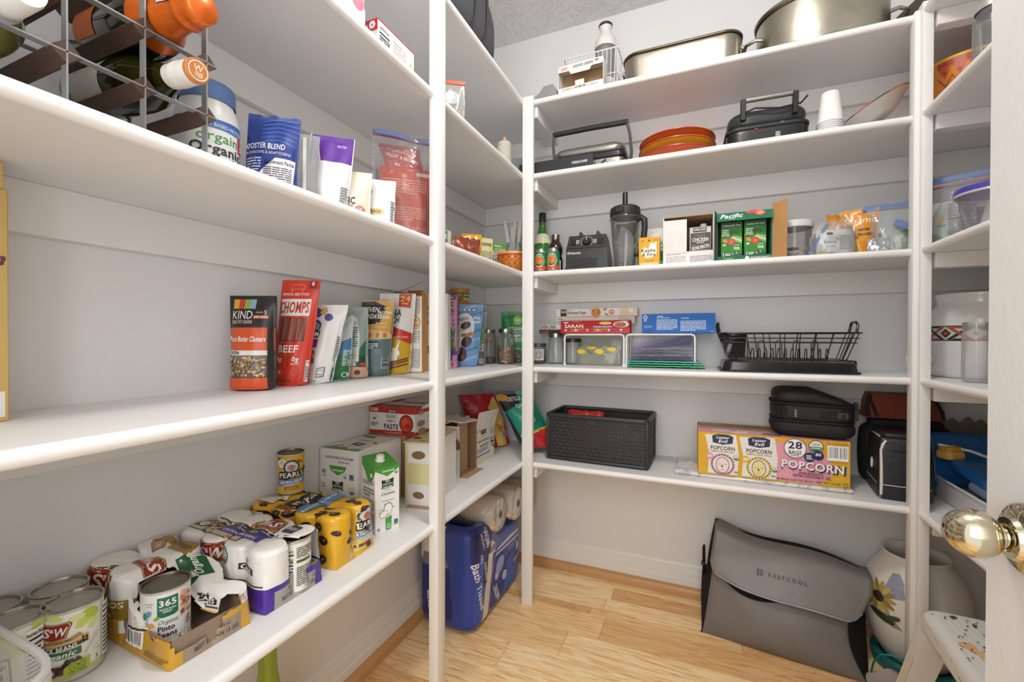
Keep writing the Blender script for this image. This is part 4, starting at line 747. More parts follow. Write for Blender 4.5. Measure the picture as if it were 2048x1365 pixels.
O('box', g, t); O('open_flap', G().box((-w_ / 2, 0, 0), (w_ / 2, .03, .0015), card('#8a5a34'), .0004, mx=TR((0, -d_ / 2, h_ - .012), rx=35)), t)
F_, R_, L_, T_ = boxfaces(g, w_, d_, h_); F_.r(2, 2, 98, 94, '#e6e2d8'); F_.ln(14, 70, 86, 92, 12, '#8a8680'); F_.e(50, 62, 40, 9, '#c99a5a'); F_.e(50, 62, 34, 7, '#dfc090'); F_.scatter(28, 57, 72, 67, 14, 8, ['#e6e2d8', '#c2783a', '#d9a25e']); F_.r(12, 36, 88, 54, '#d6d0c2'); F_.ln(18, 38, 82, 52, 5, '#8a8680'); F_.ln(12, 6, 88, 30, 14, '#8a8680'); F_.done(t); L_.r(0, 0, 100, 30, '#a9743a'); L_.done(t)
t = T('cereal_box', 'white ring cereal box half hidden by the shelf post', 'box', (-.860, 1.325, T2), 20); w_, d_, h_ = .105, .055, .268; g = carton(G(), w_, d_, h_, card('#e6e3da')); O('box', g, t)
F_, R_, L_, T_ = boxfaces(g, w_, d_, h_)
for u, v in ((22, 88), (16, 78), (28, 74), (20, 66), (30, 62), (24, 56), (14, 70), (30, 82)): F_.e(u, v, 8, None, '#a9824e', 0, 16); F_.e(u, v, 7, None, '#cfb083', 0, 16); F_.e(u, v, 3, None, '#e6e3da', 0, 12)
F_.ln(40, 60, 50, 96, 12, '#3a3a38'); F_.e(8, 44, 8, None, '#8fb0c2'); F_.e(8, 26, 8, None, '#d98a4a'); F_.r(34, 22, 44, 32, '#c98a2c'); F_.e(12, 8, 5, None, '#4a6a4a'); F_.done(t)
t = T('cereal_box', 'pink cereal box just right of the shelf post', 'box', (-.882, 1.432, T2), 22); w_, d_, h_ = .088, .05, .272; g = carton(G(), w_, d_, h_, card('#e0a0c2')); O('box', g, t)
F_, R_, L_, T_ = boxfaces(g, w_, d_, h_); F_.r(0, 94, 100, 100, '#4f3f9a'); F_.t('PROTEIN CEREAL', 60, 97, 2, '#f2eaf2', w=60); F_.t('MAGIC', 60, 88, 6, '#4a2a5a', w=66); F_.t('SPOON', 60, 79, 6, '#4a2a5a', w=68); F_.t('PROTEIN CEREAL', 62, 73.5, 1.8, '#4a3f9a', w=60)
for u, n_ in ((44, '3'), (66, '0'), (90, '4')): F_.t(n_, u, 66, 5, '#4a3f9a', w=9, b=0); F_.ln(u - 7, 58, u + 7, 62, 2, '#8a5a9a')
for u, v, a, b, q, c in ((60, 20, 22, 9, 60, '#b5286f'), (80, 28, 18, 9, 30, '#2f8a4a'), (86, 40, 9, 12, 0, '#2f8a4a'), (70, 14, 16, 5, -30, '#4f3f9a'), (90, 22, 12, 6, 70, '#4f3f9a'), (92, 34, 5, 4, 0, '#d97a3a'), (50, 30, 12, 6, 20, '#f2e6ee'), (80, 48, 4, 8, 0, '#2f8a4a'), (92, 48, 4, 8, -10, '#2f8a4a'), (64, 40, 8, 4, 40, '#d94a8f'), (86, 42, 2, 1.5, 0, '#f4f2ee')): F_.e(u, v, a, b, c, q)
F_.e(62, 51, 8, None, '#4a9a8a'); F_.e(62, 51, 4, None, '#e0a0c2'); F_.t('fruity', 80, 6, 3, '#b5286f', w=26, sl=.2); F_.done(t)
for i in range(3):
    t = T('soup_cup', ('soup cup at the bottom of the stack behind the pink box', 'middle soup cup of the stack behind the pink box', 'topmost brown soup cup, showing above the pink box')[i], 'cup', (-.9085, 1.592, T2 + i * .106), 40, 'stacked soup cups')
    O('cup', G().lathe([(0, 0), (.029, 0), (.031, .002), (.038, .098), (.040, .099), (.0405, .102), (.0395, .104)], M('#b98a3e', .45), 32), t); O('lid', G().lathe([(.039, .1035), (.030, .1045), (0, .1045)], M('#8f8a80', .3, .6), 32), t)
    pr = P(cyl=(.0365, .05, .095, -70, 70)); pr.lift = .0022; pr.r(10, 10, 50, 80, '#5a3f22'); pr.t('MIKES', 30, 58, 24, '#d9a84a', w=34); pr.t('MIGHTY GOOD', 30, 28, 12, '#d9a84a', w=34); pr.r(54, 40, 92, 80, '#4a6a2a'); pr.t('Chicken', 73, 60, 18, '#f2eadc', w=30); pr.t('Ramen', 73, 24, 18, '#f2eadc', w=26); pr.done(t)
def chips(pr):
    pr.r(-2, 0, 102, 100, '#6f9bc9')
    for i in range(7): pr.p([(-2, 4 + i * 14), (102, 16 + i * 14), (102, 20 + i * 14), (-2, 8 + i * 14)], '#4f7fb5' if i % 2 else '#93b6da')
    for u in (24, 44, 62): pr.e(u, 91, 8, None, '#3a5a86'); pr.e(u, 91, 6, None, '#dfe6ee')
    pr.e(26, 62, 46, 24, '#e6e6e6'); pr.e(26, 62, 42, 21, '#d2dae2'); pr.t('CRUNCH', 20, 76, 5, '#2a2624', w=44, rot=10); pr.t('CRISPS', 24, 58, 3.6, '#8a8a88', w=40); pr.e(34, 66, 22, 6, '#4a3028', 20); pr.t('Wildly', 78, 78, 4, '#f2f4f6', w=32, sl=.2); pr.t('Crunchy', 76, 72, 4, '#f2f4f6', w=36, sl=.2); pr.p([(-2, 46), (74, 50), (70, 56), (-2, 52)], '#b9893a'); pr.t('SEA SALT', 34, 50.5, 4, '#2a2420', w=50); pr.e(44, 40, 24, 8, '#3f2a24', 60); pr.e(24, 20, 26, 12, '#4a302a', 20); pr.e(10, 38, 12, 20, '#e2e2e2'); pr.scatter(10, 12, 42, 28, 24, 5, ['#5c3c34', '#6f4a40', '#33201c'])
bag('snack_bag', 'blue and white chocolate crisps bag beside the pink box', (-.846, 1.530, T2), 24, .092, .246, .045, film('#6f9bc9', .2, .5), chips, None, 5, 0, seed=16, wr=.008, topw=1.05)
t = T('zip_bag', 'clear zip bag holding a black and green packet, leaning beside the blue bag', 'zip bag', (-.846, 1.602, T2), 26); CZ = clear('#f6f8fa', .10, .08, '#f4f6f8', .5, 60, .6)
ZB = M('#6a7fae', .4); ZP = M('#a05a7a', .4)
def zipband(o, w, h, z, rz_=0, y=-.003):
    O('zip_strip', G().box((-w / 2, y - .0012, z - h / 2), (w / 2, y + .0012, z + h / 2), ZB, .0003), o); O('zip_seam', G().box((-w / 2, y - .0016, z - h * .9), (w / 2, y + .0016, z - h * .72), ZP, .0003), o)
g = pouch(.094, .246, .03, CZ, seed=18, wr=.005, topw=1.04); O('bag', g, t, ang=70); zipband(t, .098, .012, .232)
t = T('seed_packet', 'black and green packet inside the clear zip bag', 'bag', (-.843, 1.602, T2 + .002), 26); g = pouch(.076, .165, .018, film('#2a2826', .3), seed=19, wr=.003); O('pouch', g, t, ang=70); pr = pf(g, .076, .165); pr.r(30, 56, 98, 96, '#5fb03a'); pr.ln(38, 62, 90, 84, 4, '#2a4a1c'); pr.r(0, 34, 98, 54, '#c9c6be'); pr.scatter(30, 34, 96, 52, 40, 5, ['#4a4a44', '#7a7a70', '#b9b4a4']); pr.nf(0, 4, 30, 54); pr.bc(70, 4, 98, 16); pr.done(t)
GLASS = clear('#fafcfb', .08, .03, '#f2f6f4', 0, 20, .75)
def jar(label, loc, R, h, lidmat=None, fill=None, name='glass_jar', group=None, rz=0, neck=.8, lidh=.016, square=0):
    o = T(name, label, 'jar', loc, rz, group)
    O('glass', G().lathe([(0, .003), (R * .86, .003), (R * .97, .006), (R, .014), (R, h * .74), (R * .97, h * .79), (R * neck, h * .87), (R * neck, h * .985), (R * neck * .96, h), (R * neck * .9, h * .985), (R * neck * .9, h * .87)], GLASS, 36), o)
    if lidmat:
        RL = R * neck + .0025; k = []
        for i in range(72): k.append(RL * (1 + (.012 if i % 2 else 0)))
        a = np.linspace(0, 2 * PI, 72, endpoint=False); k = np.array(k); z0 = h - lidh * .75
        A = [np.column_stack([k * np.cos(a), k * np.sin(a), np.full(72, z)]) for z in (z0, z0 + lidh * .75)] + [np.column_stack([s * np.cos(a), s * np.sin(a), np.full(72, z)]) for s, z in ((RL, z0 + lidh * .8), (RL * .97, z0 + lidh), (RL * .86, z0 + lidh), (RL * .84, z0 + lidh * .93), (.0002, z0 + lidh * .93))]
        O('lid', G().grid(np.array(A)[:, ::-1], lidmat, cv=True), o, ang=25)
    return o
def fill(o, name, R, z1, n, ru, cols, base, asp=.55, seed=3):
    """a loose filling that nobody could count: bed plus pieces against the glass"""
    rs = random.Random(seed); g = G(); g.lathe([(0, .006), (R * .94, .006), (R * .95, .012), (R * .95, z1 - .004), (R * .8, z1 + .002), (0, z1)], M(base, .6, 0, .3, 120, .6, 200), 28); ms = [M(c, .55) for c in cols]
    for i in range(n):
        a = rs.uniform(0, 2 * PI); z = rs.uniform(.008, z1); r_ = R * .93; q = rs.uniform(0, PI)
        if rs.random() < .22: r_ = rs.uniform(0, R * .85); z = z1 + .001
        X = np.array([-math.sin(a), math.cos(a), 0]); Z = np.array([0, 0, 1.]); N_ = np.array([math.cos(a), math.sin(a), 0])
        if z > z1: X, Z, N_ = np.array([1., 0, 0]), np.array([0, 1., 0]), np.array([0, 0, 1.])
        e1 = X * math.cos(q) + Z * math.sin(q); e2 = -X * math.sin(q) + Z * math.cos(q); c = np.array([r_ * math.cos(a), r_ * math.sin(a), z]); s = ru * rs.uniform(.8, 1.2)
        V = [c + N_ * s * .3] + [c + e1 * s * math.cos(k) + e2 * s * asp * math.sin(k) for k in np.linspace(0, 2 * PI, 7)[:-1]]
        g.add(V, [(0, 1 + k, 1 + (k + 1) % 6) for k in range(6)], rs.choice(ms))
    f = O(name, g, o, ang=60); f['kind'] = 'stuff'; return f
TIN = M('#a9a6a0', .3, 1, .05, 30); GJ = 'glass jars in the back left corner'
o = jar('glass jar printed with red flowers, a little chia at the bottom', (-.868, 1.775, T2), .036, .148, TIN, group=GJ); fill(o, 'seeds', .035, .026, 220, .0022, ['#6a6258', '#4a443c', '#a89c8a'], '#5f584e', .7)
pr = P(cyl=(.036, .03, .11, -80, 80))
for i in range(20): u, v = pr.rs.uniform(4, 96), pr.rs.uniform(6, 94); [pr.e(u + 3 * math.cos(k * 1.26), v + 5 * math.sin(k * 1.26), 2.4, 3.4, pr.rs.choice(['#b0503e', '#c9784a']), k * 72, 8) for k in range(4)]; pr.e(u + 6, v - 6, 3, 2, '#5a7a6a', 30, 8)
pr.done(o)
o = jar('glass jar half full of almonds', (-.772, 1.752, T2), .038, .150, TIN, group=GJ); fill(o, 'almonds', .037, .074, 230, .0095, ['#a9683c', '#8f5430', '#bd7d4c', '#7a4626', '#d9b58a'], '#6b3f24', .52, 5)
def pump(pr):
    pr.r(-2, 0, 102, 100, '#1f8a47'); pr.e(62, 84, 16, 10, '#8fc23f'); pr.t('Go', 62, 85, 7, '#f2f4ee', w=20); pr.t('RAW', 62, 78, 2.4, '#f2f4ee', w=10); pr.t('ORGANIC', 62, 67, 6.5, '#f2f4ee', w=62); pr.t('SPROUTED', 64, 60, 3, '#f2f4ee', w=40); pr.t('PUMPKIN', 62, 53, 6.5, '#f2f4ee', w=60); pr.t('SEEDS', 58, 45, 6.5, '#f2f4ee', w=44); pr.p([(20, 32), (88, 34), (88, 41), (20, 39)], '#2f9a4a'); pr.t('SEA SALT', 52, 36.6, 3.4, '#1a2a1c', w=38); pr.t('NON GMO INGREDIENTS', 54, 28, 2, '#dfeee0', w=50); pr.r(0, 2, 100, 24, '#5a5a48'); pr.scatter(3, 4, 97, 23, 120, 3.6, ['#6a7050', '#8a8a6c', '#c9c4ae', '#3a3e2c', '#a9a58e'], .5)
bag('seed_bag', 'green pumpkin seed bag behind the almond jar', (-.775, 1.855, T2), 20, .125, .232, .045, film('#1f8a47', .3), pump, None, 0, 0, seed=21, wr=.004)
# ---------------------------------------------------------------- middle left shelf, beyond the post: cans, packets, bowl
can('small white and green can, just right of the post on the middle shelf', (-.845, 1.352, T3), 40, .033, .125, CANB, lambda pr: (pr.r(0, 0, 100, 100, '#e6e4de'), pr.r(34, 62, 66, 98, '#1f6b5c'), pr.t('365', 50, 80, 14, '#f2f0ea', w=26)), group=None)
can('orange labelled can behind the brown foil packet', (-.835, 1.432, T3), 40, .031, .112, CANB, lambda pr: (pr.r(0, 0, 100, 100, '#c98a2c'), pr.e(50, 84, 24, 12, '#e6dfc9'), pr.e(50, 82, 16, 9, '#8a9a3a'), pr.r(10, 30, 90, 60, '#6b3a1c')), STEELD)
bag('foil_packet', 'crumpled brown red foil packet lying in front of the cans', (-.745, 1.355, T3), 62, .105, .088, .05, M('#8f4332', .3, .25, .2, 20, .5, 40), None, None, seed=31, wr=.012, jag=.01)
bag('packet', 'bright yellow packet standing between the cans and the cream packet', (-.800, 1.487, T3), 40, .078, .137, .035, film('#e0a21f', .25), lambda pr: (pr.p([(30, 0), (102, 0), (102, 60), (60, 74), (30, 50)], '#d2862a'), pr.r(8, 20, 34, 60, '#a83a26'), pr.e(70, 80, 14, 6, '#e9c25a')), None, seed=32, wr=.006)
bag('packet', 'cream packet with small print, left of the rice box', (-.782, 1.548, T3), 52, .086, .134, .03, film('#ddd6a4', .3), lambda pr: (pr.t('organic', 20, 88, 3, '#8a8a6a', w=24), pr.e(66, 82, 9, 3.4, '#5a6a5a'), pr.e(66, 82, 7, 2.4, '#ddd6a4'), pr.ln(40, 72, 94, 90, 1, '#8a8a6a'), pr.t('Risotto', 24, 70, 4, '#a8703a', w=30), pr.ln(10, 20, 90, 62, 8, '#a39c74'), pr.r(8, 10, 40, 18, '#d9b93a')), None, seed=33, wr=.005)
t = T('rice_box', 'grey and green cilantro lime rice box', 'box', (-.775, 1.640, T3), 56); w_, d_, h_ = .098, .03, .128; g = carton(G(), w_, d_, h_, card('#b9b2a4')); O('box', g, t)
F_, R_, L_, T_ = boxfaces(g, w_, d_, h_); F_.r(0, 84, 100, 100, '#6aa63f'); F_.r(18, 76, 44, 92, '#5a9a34'); F_.ln(40, 88, 94, 94, 1, '#e6eedc'); F_.e(54, 74, 9, None, '#3a3833'); F_.e(54, 74, 7, None, '#b9b2a4'); F_.t('CILANTRO', 58, 47, 12, '#3a3833', w=72); F_.t('LIME RICE', 58, 30, 12, '#3a3833', w=62); F_.t('microwave', 42, 60, 5, '#3a3833', w=40, b=0); F_.e(22, 22, 12, None, '#8a8474'); F_.done(t)
TERRA = M('#d2852c', .28, 0, .14, 16, 0, 0, .4); RUST = '#a8401e'
def terra(R, h, name, label, loc, rz=0, foot=.5, n=48, reps=10, chips=True):
    t = T(name, label, 'bowl', loc, rz)
    pf_ = [(0, .004), (R * foot * .9, .004), (R * foot, 0), (R * foot * 1.04, .006)] + [(R * (foot + (1 - foot) * math.sin(k * PI / 2) ** .9), .006 + (h - .006) * (1 - math.cos(k * PI / 2)) ** .75) for k in np.linspace(.12, 1, 10)]
    pf_ += [(R * .985, h + .003), (R * .965, h + .001)] + [(R * (foot + (1 - foot) * math.sin(k * PI / 2) ** .9) - .006, .010 + (h - .012) * (1 - math.cos(k * PI / 2)) ** .75) for k in np.linspace(.95, .1, 9)] + [(0, .010)]
    g = G().lathe(pf_, TERRA, n); O('bowl_body', g, t, ang=60); O('rim', G().lathe([(R * 1.003, h - .004), (R * 1.008, h), (R * .99, h + .0042), (R * .965, h + .002)], M('#e0b03a', .3), n), t)
    for q in range(reps):
        a0 = -95 + q * 190 / reps; am = math.radians(a0 + 95 / reps); nn = np.array([math.sin(am), -math.cos(am), 0]); tt = np.array([math.cos(am), math.sin(am), 0]); w = 2 * R * math.sin(math.radians(95 / reps)) * 1.02
        pr = P(g, nn * R * 1.1 - tt * w / 2 + np.array([0, 0, .012]), tt * w, (0, 0, h - .014)); pr.r(0, 88, 100, 97, RUST); pr.p([(0, 88), (50, 66), (100, 88)], '#c4562a'); pr.p([(0, 72), (50, 54), (100, 72), (100, 68), (50, 50), (0, 68)], RUST); pr.e(50, 76, 10, None, '#8a3014')
        pr.e(50, 34, 20, None, RUST); pr.e(52, 33, 16, None, '#d2852c'); pr.e(30, 44, 8, None, '#8a3014'); pr.p([(50, 48), (54, 20), (70, 8), (58, 22), (54, 48)], RUST); pr.e(76, 24, 7, None, '#8a3014'); pr.done(t)
    return t
terra(.082, .086, 'painted_bowl', 'small orange painted bowl next to the corner post, in front of the straw jar', (-.716, 1.705, T3))
o = jar('glass jar holding paper-wrapped utensils, behind the small orange bowl', (-.765, 1.828, T3), .041, .165, None, neck=.86); del o['category']; o['category'] = 'jar'
PAPW = M('#efedea', .6, 0, .05, 30, .2, 80)
rs = random.Random(5)
for i in range(8):
    a = rs.uniform(0, 6.28); bx, by = .024 * math.cos(a), .02 * math.sin(a); tx, ty = -.055 + .012 * i, rs.uniform(-.02, .02); h_ = rs.uniform(.235, .272)
    d = T('wrapped_straw', '%s paper-wrapped %s from the left in the glass jar' % (('first', 'second', 'third', 'fourth', 'fifth', 'sixth', 'seventh', 'eighth')[i], 'straw' if i % 3 else 'spoon'), 'straw', (-.765 + bx * .5, 1.828 + by * .5, T3 + .006), 0, 'wrapped straws in the glass jar')
    O('wrapper', G().tube([(0, 0, 0), ((tx - bx) * .5, ty * .5, h_ * .5), (tx - bx, ty, h_ * .97), (tx - bx + .001, ty, h_)], [.006, .007, .0075 if i % 3 else .013, .006], PAPW, 8, flat=.6), d)
# ---------------------------------------------------------------- second highest and topmost left shelves
t = T('juice_carton', 'white carton with painted fruit at the top edge of the picture', 'carton', (-.705, .690, T4), 78); w_, d_, h_ = .130, .06, .215; g = carton(G(), w_, d_, h_, card('#eae7e3')); O('box', g, t); O('side_flap', G().box((w_ / 2, -d_ / 2, .02), (w_ / 2 + .002, -d_ / 2 + .018, .06), card('#eae7e3'), .0005), t)
F_, R_, L_, T_ = boxfaces(g, w_, d_, h_); F_.e(86, 34, 12, 11, '#e2667a', 20); F_.p([(82, 42), (96, 44), (90, 49)], '#6aa06a'); F_.e(80, 54, 14, 9, '#e9b36a'); F_.e(80, 54, 11, 7, '#f0cf92'); F_.p([(30, 20), (66, 22), (50, 48)], '#a9d2d6'); F_.r(46, 6, 62, 22, '#a9d2d6'); F_.p([(10, 46), (34, 46), (30, 70), (10, 70)], '#c23a42'); F_.ln(40, 8, 66, 18, 2, '#e9f2f2'); F_.e(24, 66, 12, 9, '#c9b0b8'); F_.done(t)
t = T('cracker_carton', 'white cracker box with a red top, left of the post on the second highest shelf', 'box', (-.714, .896, T4), 90); w_, d_, h_ = .142, .045, .104; g = carton(G(), w_, d_, h_, card('#eae6e2')); O('box', g, t)
F_, R_, L_, T_ = boxfaces(g, w_, d_, h_); F_.r(0, 97, 100, 100, '#c2303a'); T_.r(0, 0, 100, 100, '#c2303a'); F_.t('Nutrition Facts', 17, 84, 6, '#2a2826', w=24); F_.r(4, 70, 30, 74, '#2a2826'); F_.ln(4, 30, 30, 68, 5, '#6a6866'); F_.t('Calories', 12, 62, 6, '#4a4846', w=14, b=0); F_.t('130', 27, 62, 7, '#4a4846', w=7); F_.ln(40, 30, 76, 84, 7, '#b9b2aa'); F_.e(46, 26, 6, 7, '#d9b96a', 20); F_.e(90, 40, 7, 26, '#d9b46a'); F_.e(90, 40, 5, 20, '#efe4c9'); F_.e(92, 14, 6, 10, '#3a3026'); F_.done(t)
L_.r(0, 74, 100, 100, '#c2303a'); L_.e(64, 88, 20, 9, '#f2eeea'); L_.e(64, 87, 5, None, '#c2303a'); L_.t('KIRKLAND', 22, 88, 5, '#f2e0e0', w=30); L_.done(t)
t = T('zip_bag', 'clear zip bag with an orange strip, just right of the post', 'zip bag', (-.735, 1.212, T4), 34); g = pouch(.105, .176, .02, clear('#f2f2f0', .28, .1, '#e2e0dc', .4, 40, .4), seed=36, wr=.004); O('bag', g, t, ang=70); O('zip_strip', G().box((-.053, -.003, .164), (.053, .003, .176), M('#c9552a', .4), .0004), t); pr = pf(g, .105, .176); pr.e(60, 68, 22, 12, '#c9cdd0'); pr.e(60, 68, 18, 10, '#b9c0c4'); pr.t('365', 60, 69, 5, '#e9ecee', w=20); pr.done(t)
t = T('twine_cone', 'white cone of butcher twine on the second highest left shelf', 'twine', (-.722, 1.622, T4)); TW = M('#e0d8cc', .85, 0, .08, 60, .6, 300, stretch=(1, 1, 9))
O('twine', G().lathe([(0, 0), (.027, 0), (.0285, .004), (.0285, .128), (.027, .138), (.0235, .143), (.010, .146), (0, .146)], TW, 28), t); O('cone_tip', G().lathe([(.0085, .145), (.0085, .155), (.004, .166), (0, .168)], M('#c9a88a', .6), 16), t)
for i, z in enumerate((.02, .045, .072, .1, .122)): O('string', G().tube([(.0288 * math.cos(a), .0288 * math.sin(a), z + .006 * math.sin(a * (1 + i % 2) + i)) for a in np.linspace(0, 2 * PI, 30, endpoint=False)], .0007, TW, 5, True), t)
t = T('zip_bag', 'grey folded zip bag between the twine cone and the corner post', 'zip bag', (-.715, 1.715, T4), 20); g = pouch(.07, .115, .035, clear('#dfe2e4', .45, .12, '#b9bdc0', .5, 40, .5), seed=37, wr=.008); O('bag', g, t, ang=70); O('zip_strip', G().box((-.03, -.014, .055), (.03, -.011, .062), M('#7a8290', .4), .0005), t)
# backpack on the topmost shelf
t = T('mesh_backpack', 'black mesh and fabric bag lying on the topmost left shelf', 'bag', (-.792, 1.205, T5), 90); BM_ = M('#4a4c50', .8, 0, .5, 260, .5, 520); BN = M('#303236', .6, 0, .15, 30, .3, 200)
n1 = noise2(40); A = []
for k in np.linspace(0, 1, 30):
    x = -.235 + .47 * k; e = 1 - abs(2 * k - 1) ** 6; hh = (.105 + .155 * min(1, (1 - k) * 2.6) ** .6 * min(1, k * 5) ** .5); dd = .150 * (.55 + .45 * e); ring = []
    for q in np.linspace(0, 2 * PI, 36, endpoint=False):
        c, s_ = math.cos(q), math.sin(q); ring.append((x, dd * math.copysign(abs(c) ** .55, c) * (1 + .03 * n1(q, k * 4)), max(.001, hh * (.5 + .5 * math.copysign(abs(s_) ** .6, s_)) * (1 + .03 * n1(k * 5, q)))))
    A.append(ring)
A = np.array(A); g = G().grid(A, BM_, cv=True)
for e in (0, -1): g.add(np.vstack([A[e], A[e].mean(0)]), [(i, (i + 1) % 36, 36) for i in range(36)], BM_)
O('body', g, t, ang=70); bv = g
def ridge(k, r, mat, name, off=.004):
    i = int(k * 29); p = A[i].copy(); c = p.mean(0); p = c + (p - c) * (1 + off * 8); p[:, 2] = np.maximum(p[:, 2], r + .0005); O(name, G().tube(p, r, mat, 8, True), t)
ridge(.97, .006, BN, 'piping'); ridge(.55, .004, BN, 'zipper'); ridge(.72, .004, BN, 'piping')
j = [i for i in range(36)]; O('grey_trim', G().tube([A[i][10] * [1, 1, 1] + np.array([0, -.004, .006]) for i in range(3, 30)], .006, M('#8a8d90', .5), 8, flat=.6), t); O('handle', G().tube([A[i][7] + np.array([0, -.01, .012 + .02 * math.sin((i - 8) / 14 * PI)]) for i in range(8, 23)], .007, BN, 8, flat=.5), t)
O('hook', G().tube([(.238, -.02, .115), (.244, -.02, .10), (.252, -.02, .085), (.262, -.02, .075), (.262, -.02, .058), (.252, -.02, .052), (.244, -.02, .060)], .0022, M('#6a6c70', .3, .8), 8), t)
# ---------------------------------------------------------------- middle left shelf, near: wine rack and bags
RK = M('#8b8d8e', .42, .25, .06, 60); WOODD = M('#4a3528', .6, 0, .45, 9, .35, 60, stretch=(3, 14, 14))
t = T('wine_rack', 'dark wood and grey metal wine rack on the middle left shelf', 'wine rack', (-.775, .265, T3))
X0, X1 = .105, -.085; cols = (-.155, -.077, 0, .077, .155); rows = (.0665, .143, .2195)
for c in cols:
    for x in (X0, X1): O('upright', G().box((x - .0055, c - .0009, 0), (x + .0055, c + .0009, .235), RK, 0), t)
for r_ in rows:
    for x in (X0, X1): O('crosspiece', G().box((x - .0055, -.165, r_ - .0009), (x + .0055, .170, r_ + .0009), RK, 0), t)
for c in cols[1:]:
    for r_ in rows: O('wood_bar', G().box((X1 - .002, -.0105, -.0105), (X0 + .0053, .0105, .0105), WOODD, .0008, mx=TR((0, c, r_), rx=45)), t)
def bottle(name, label, loc, ry, rz, glass, R, L, cap, wine, group=None, neck=.0145):
    """bottle lying along +x, mouth forward; built standing, then laid down"""
    t = T(name, label, 'bottle', loc, rz, group); q = TR((0, 0, 0), ry=90 + ry)
    O('glass', G().lathe([(0, .012), (R * .6, .006), (R * .9, 0), (R, .006), (R, L * .52), (R * .93, L * .60), (R * .66, L * .68), (neck * 1.25, L * .76), (neck, L * .82), (neck, L - .002), (neck * .7, L)], glass, 36, mx=q), t, ang=60)
    if wine: O('wine', G().lathe([(0, .014), (R * .92, .008), (R * .95, L * .5), (R * .86, L * .6), (R * .55, L * .69), (0, L * .70)], wine, 30, mx=q), t, ang=60)
    cap(t, q, R, L, neck); return t
def cap_orange(t, q, R, L, nk):
    FO = M('#d9681f', .3, .35, .08, 30, .2, 60); O('foil', G().lathe([(R * .90, L * .615), (R * .86, L * .64), (R * .63, L * .70), (nk * 1.5, L * .77), (nk * 1.35, L * .84), (nk * 1.3, L * .88), (nk * 1.55, L * .895), (nk * 1.5, L * .915), (nk * 1.28, L * .935), (nk * 1.38, L * .95), (nk * 1.36, L * 1.005), (nk * 1.1, L * 1.02), (0, L * 1.022)], FO, 36, mx=q), t, ang=50)
    g = G().lathe([(R * .625, L * .70), (nk * 1.5, L * .77), (nk * 1.35, L * .84), (nk * 1.3, L * .88), (nk * 1.4, L * .95), (nk * 1.38, L)], FO, 36, mx=q)
    A = np.array([[tf([((r_ + .0012) * math.cos(a), (r_ + .0012) * math.sin(a), z)], q)[0] for a in np.linspace(-.5 - PI / 2 - .35, .1 - PI / 2 - .35, 6)] for r_, z in ((nk * 1.5, L * .775), (nk * 1.36, L * .84), (nk * 1.34, L * .88), (nk * 1.55, L * .905), (nk * 1.42, L * .95), (nk * 1.4, L * .99))]); O('seal_strip', G().grid(A, M('#c9d0d6', .5, 0, .3, 200)), t)
    A = np.array([[tf([((R + .0006) * math.cos(a), (R + .0006) * math.sin(a), z)], q)[0] for a in np.linspace(-PI / 2 - .9, -PI / 2 + .5, 10)] for z in (L * .14, L * .34)]); O('label', G().grid(A, M('#cf6420', .5, 0, .15, 60)), t)
def cap_w(t, q, R, L, nk):
    O('capsule', G().lathe([(nk * 1.02, L * .80), (nk * 1.06, L * .81), (nk * 1.06, L * .985)], M('#e2ddd6', .4), 30, mx=q), t)
    for z in (.865, .88, .895): O('capsule_ring', G().tube([tf([(nk * 1.08 * math.cos(a), nk * 1.08 * math.sin(a), L * z)], q)[0] for a in np.linspace(0, 2 * PI, 30, endpoint=False)], .0005, M('#d2ccc4', .4), 5, True), t)
    g = G().lathe([(nk * 1.07, L * .984), (nk * 1.07, L), (nk * .98, L * 1.006), (0, L * 1.006)], M('#b9743a', .4), 30, mx=q); O('capsule_top', g, t)
    c = np.array(tf([(0, 0, L * 1.006)], q)[0]); xa = np.array(tf([(1, 0, 0)], q)[0]) - tf([(0, 0, 0)], q)[0]; ya = np.array(tf([(0, 1, 0)], q)[0]) - tf([(0, 0, 0)], q)[0]
    s_ = .028; pr = P(None, c - ya * s_ / 2 + xa * s_ / 2, ya * s_, -xa * s_); pr.e(50, 50, 44, None, '#efe8dc', 0, 28); pr.e(50, 50, 40, None, '#b9743a', 0, 28); pr.t('W', 50, 62, 26, '#efe8dc', w=40, b=0)
    for v in (40, 32, 24): pr.p([(30, v), (44, v + 5), (58, v - 1), (70, v + 4), (70, v + 1), (58, v - 4), (44, v + 2)], '#efe8dc')
    pr.done(t)
    A = np.array([[tf([((R + .0006) * math.cos(a), (R + .0006) * math.sin(a), z)], q)[0] for a in np.linspace(-PI / 2 - 1.2, -PI / 2 + 1.1, 14)] for z in (L * .08, L * .42)]); O('label', G().grid(A, M('#dcd6cc', .55)), t)
def cap_white(t, q, R, L, nk):
    O('capsule', G().lathe([(nk * 1.25, L * .755), (nk * 1.12, L * .80), (nk * 1.1, L * .97), (nk * 1.0, L * 1.003), (0, L * 1.004)], M('#eceae6', .4), 30, mx=q), t)
    A = np.array([[tf([((R + .0006) * math.cos(a), (R + .0006) * math.sin(a), z)], q)[0] for a in np.linspace(-PI / 2 - .9, -PI / 2 + .4, 10)] for z in (L * .1, L * .35)]); O('label', G().grid(A, M('#c9b2a0', .5, 0, .2, 40)), t)
BGLASS = M('#23251a', .05, 0, 0, 1, 0, 1, .6); OLV = clear('#6b6c2e', .25, .03, '#4c4a16', 0, 20, .8); PALE = clear('#c9c68a', .30, .03, '#b5ac62', 0, 20, .8)
bottle('sparkling_wine_bottle', 'dark sparkling wine bottle with orange foil, on the top row of the rack', (-.868, .380, T3 + .193), 6, -3, BGLASS, .0405, .282, cap_orange, None)
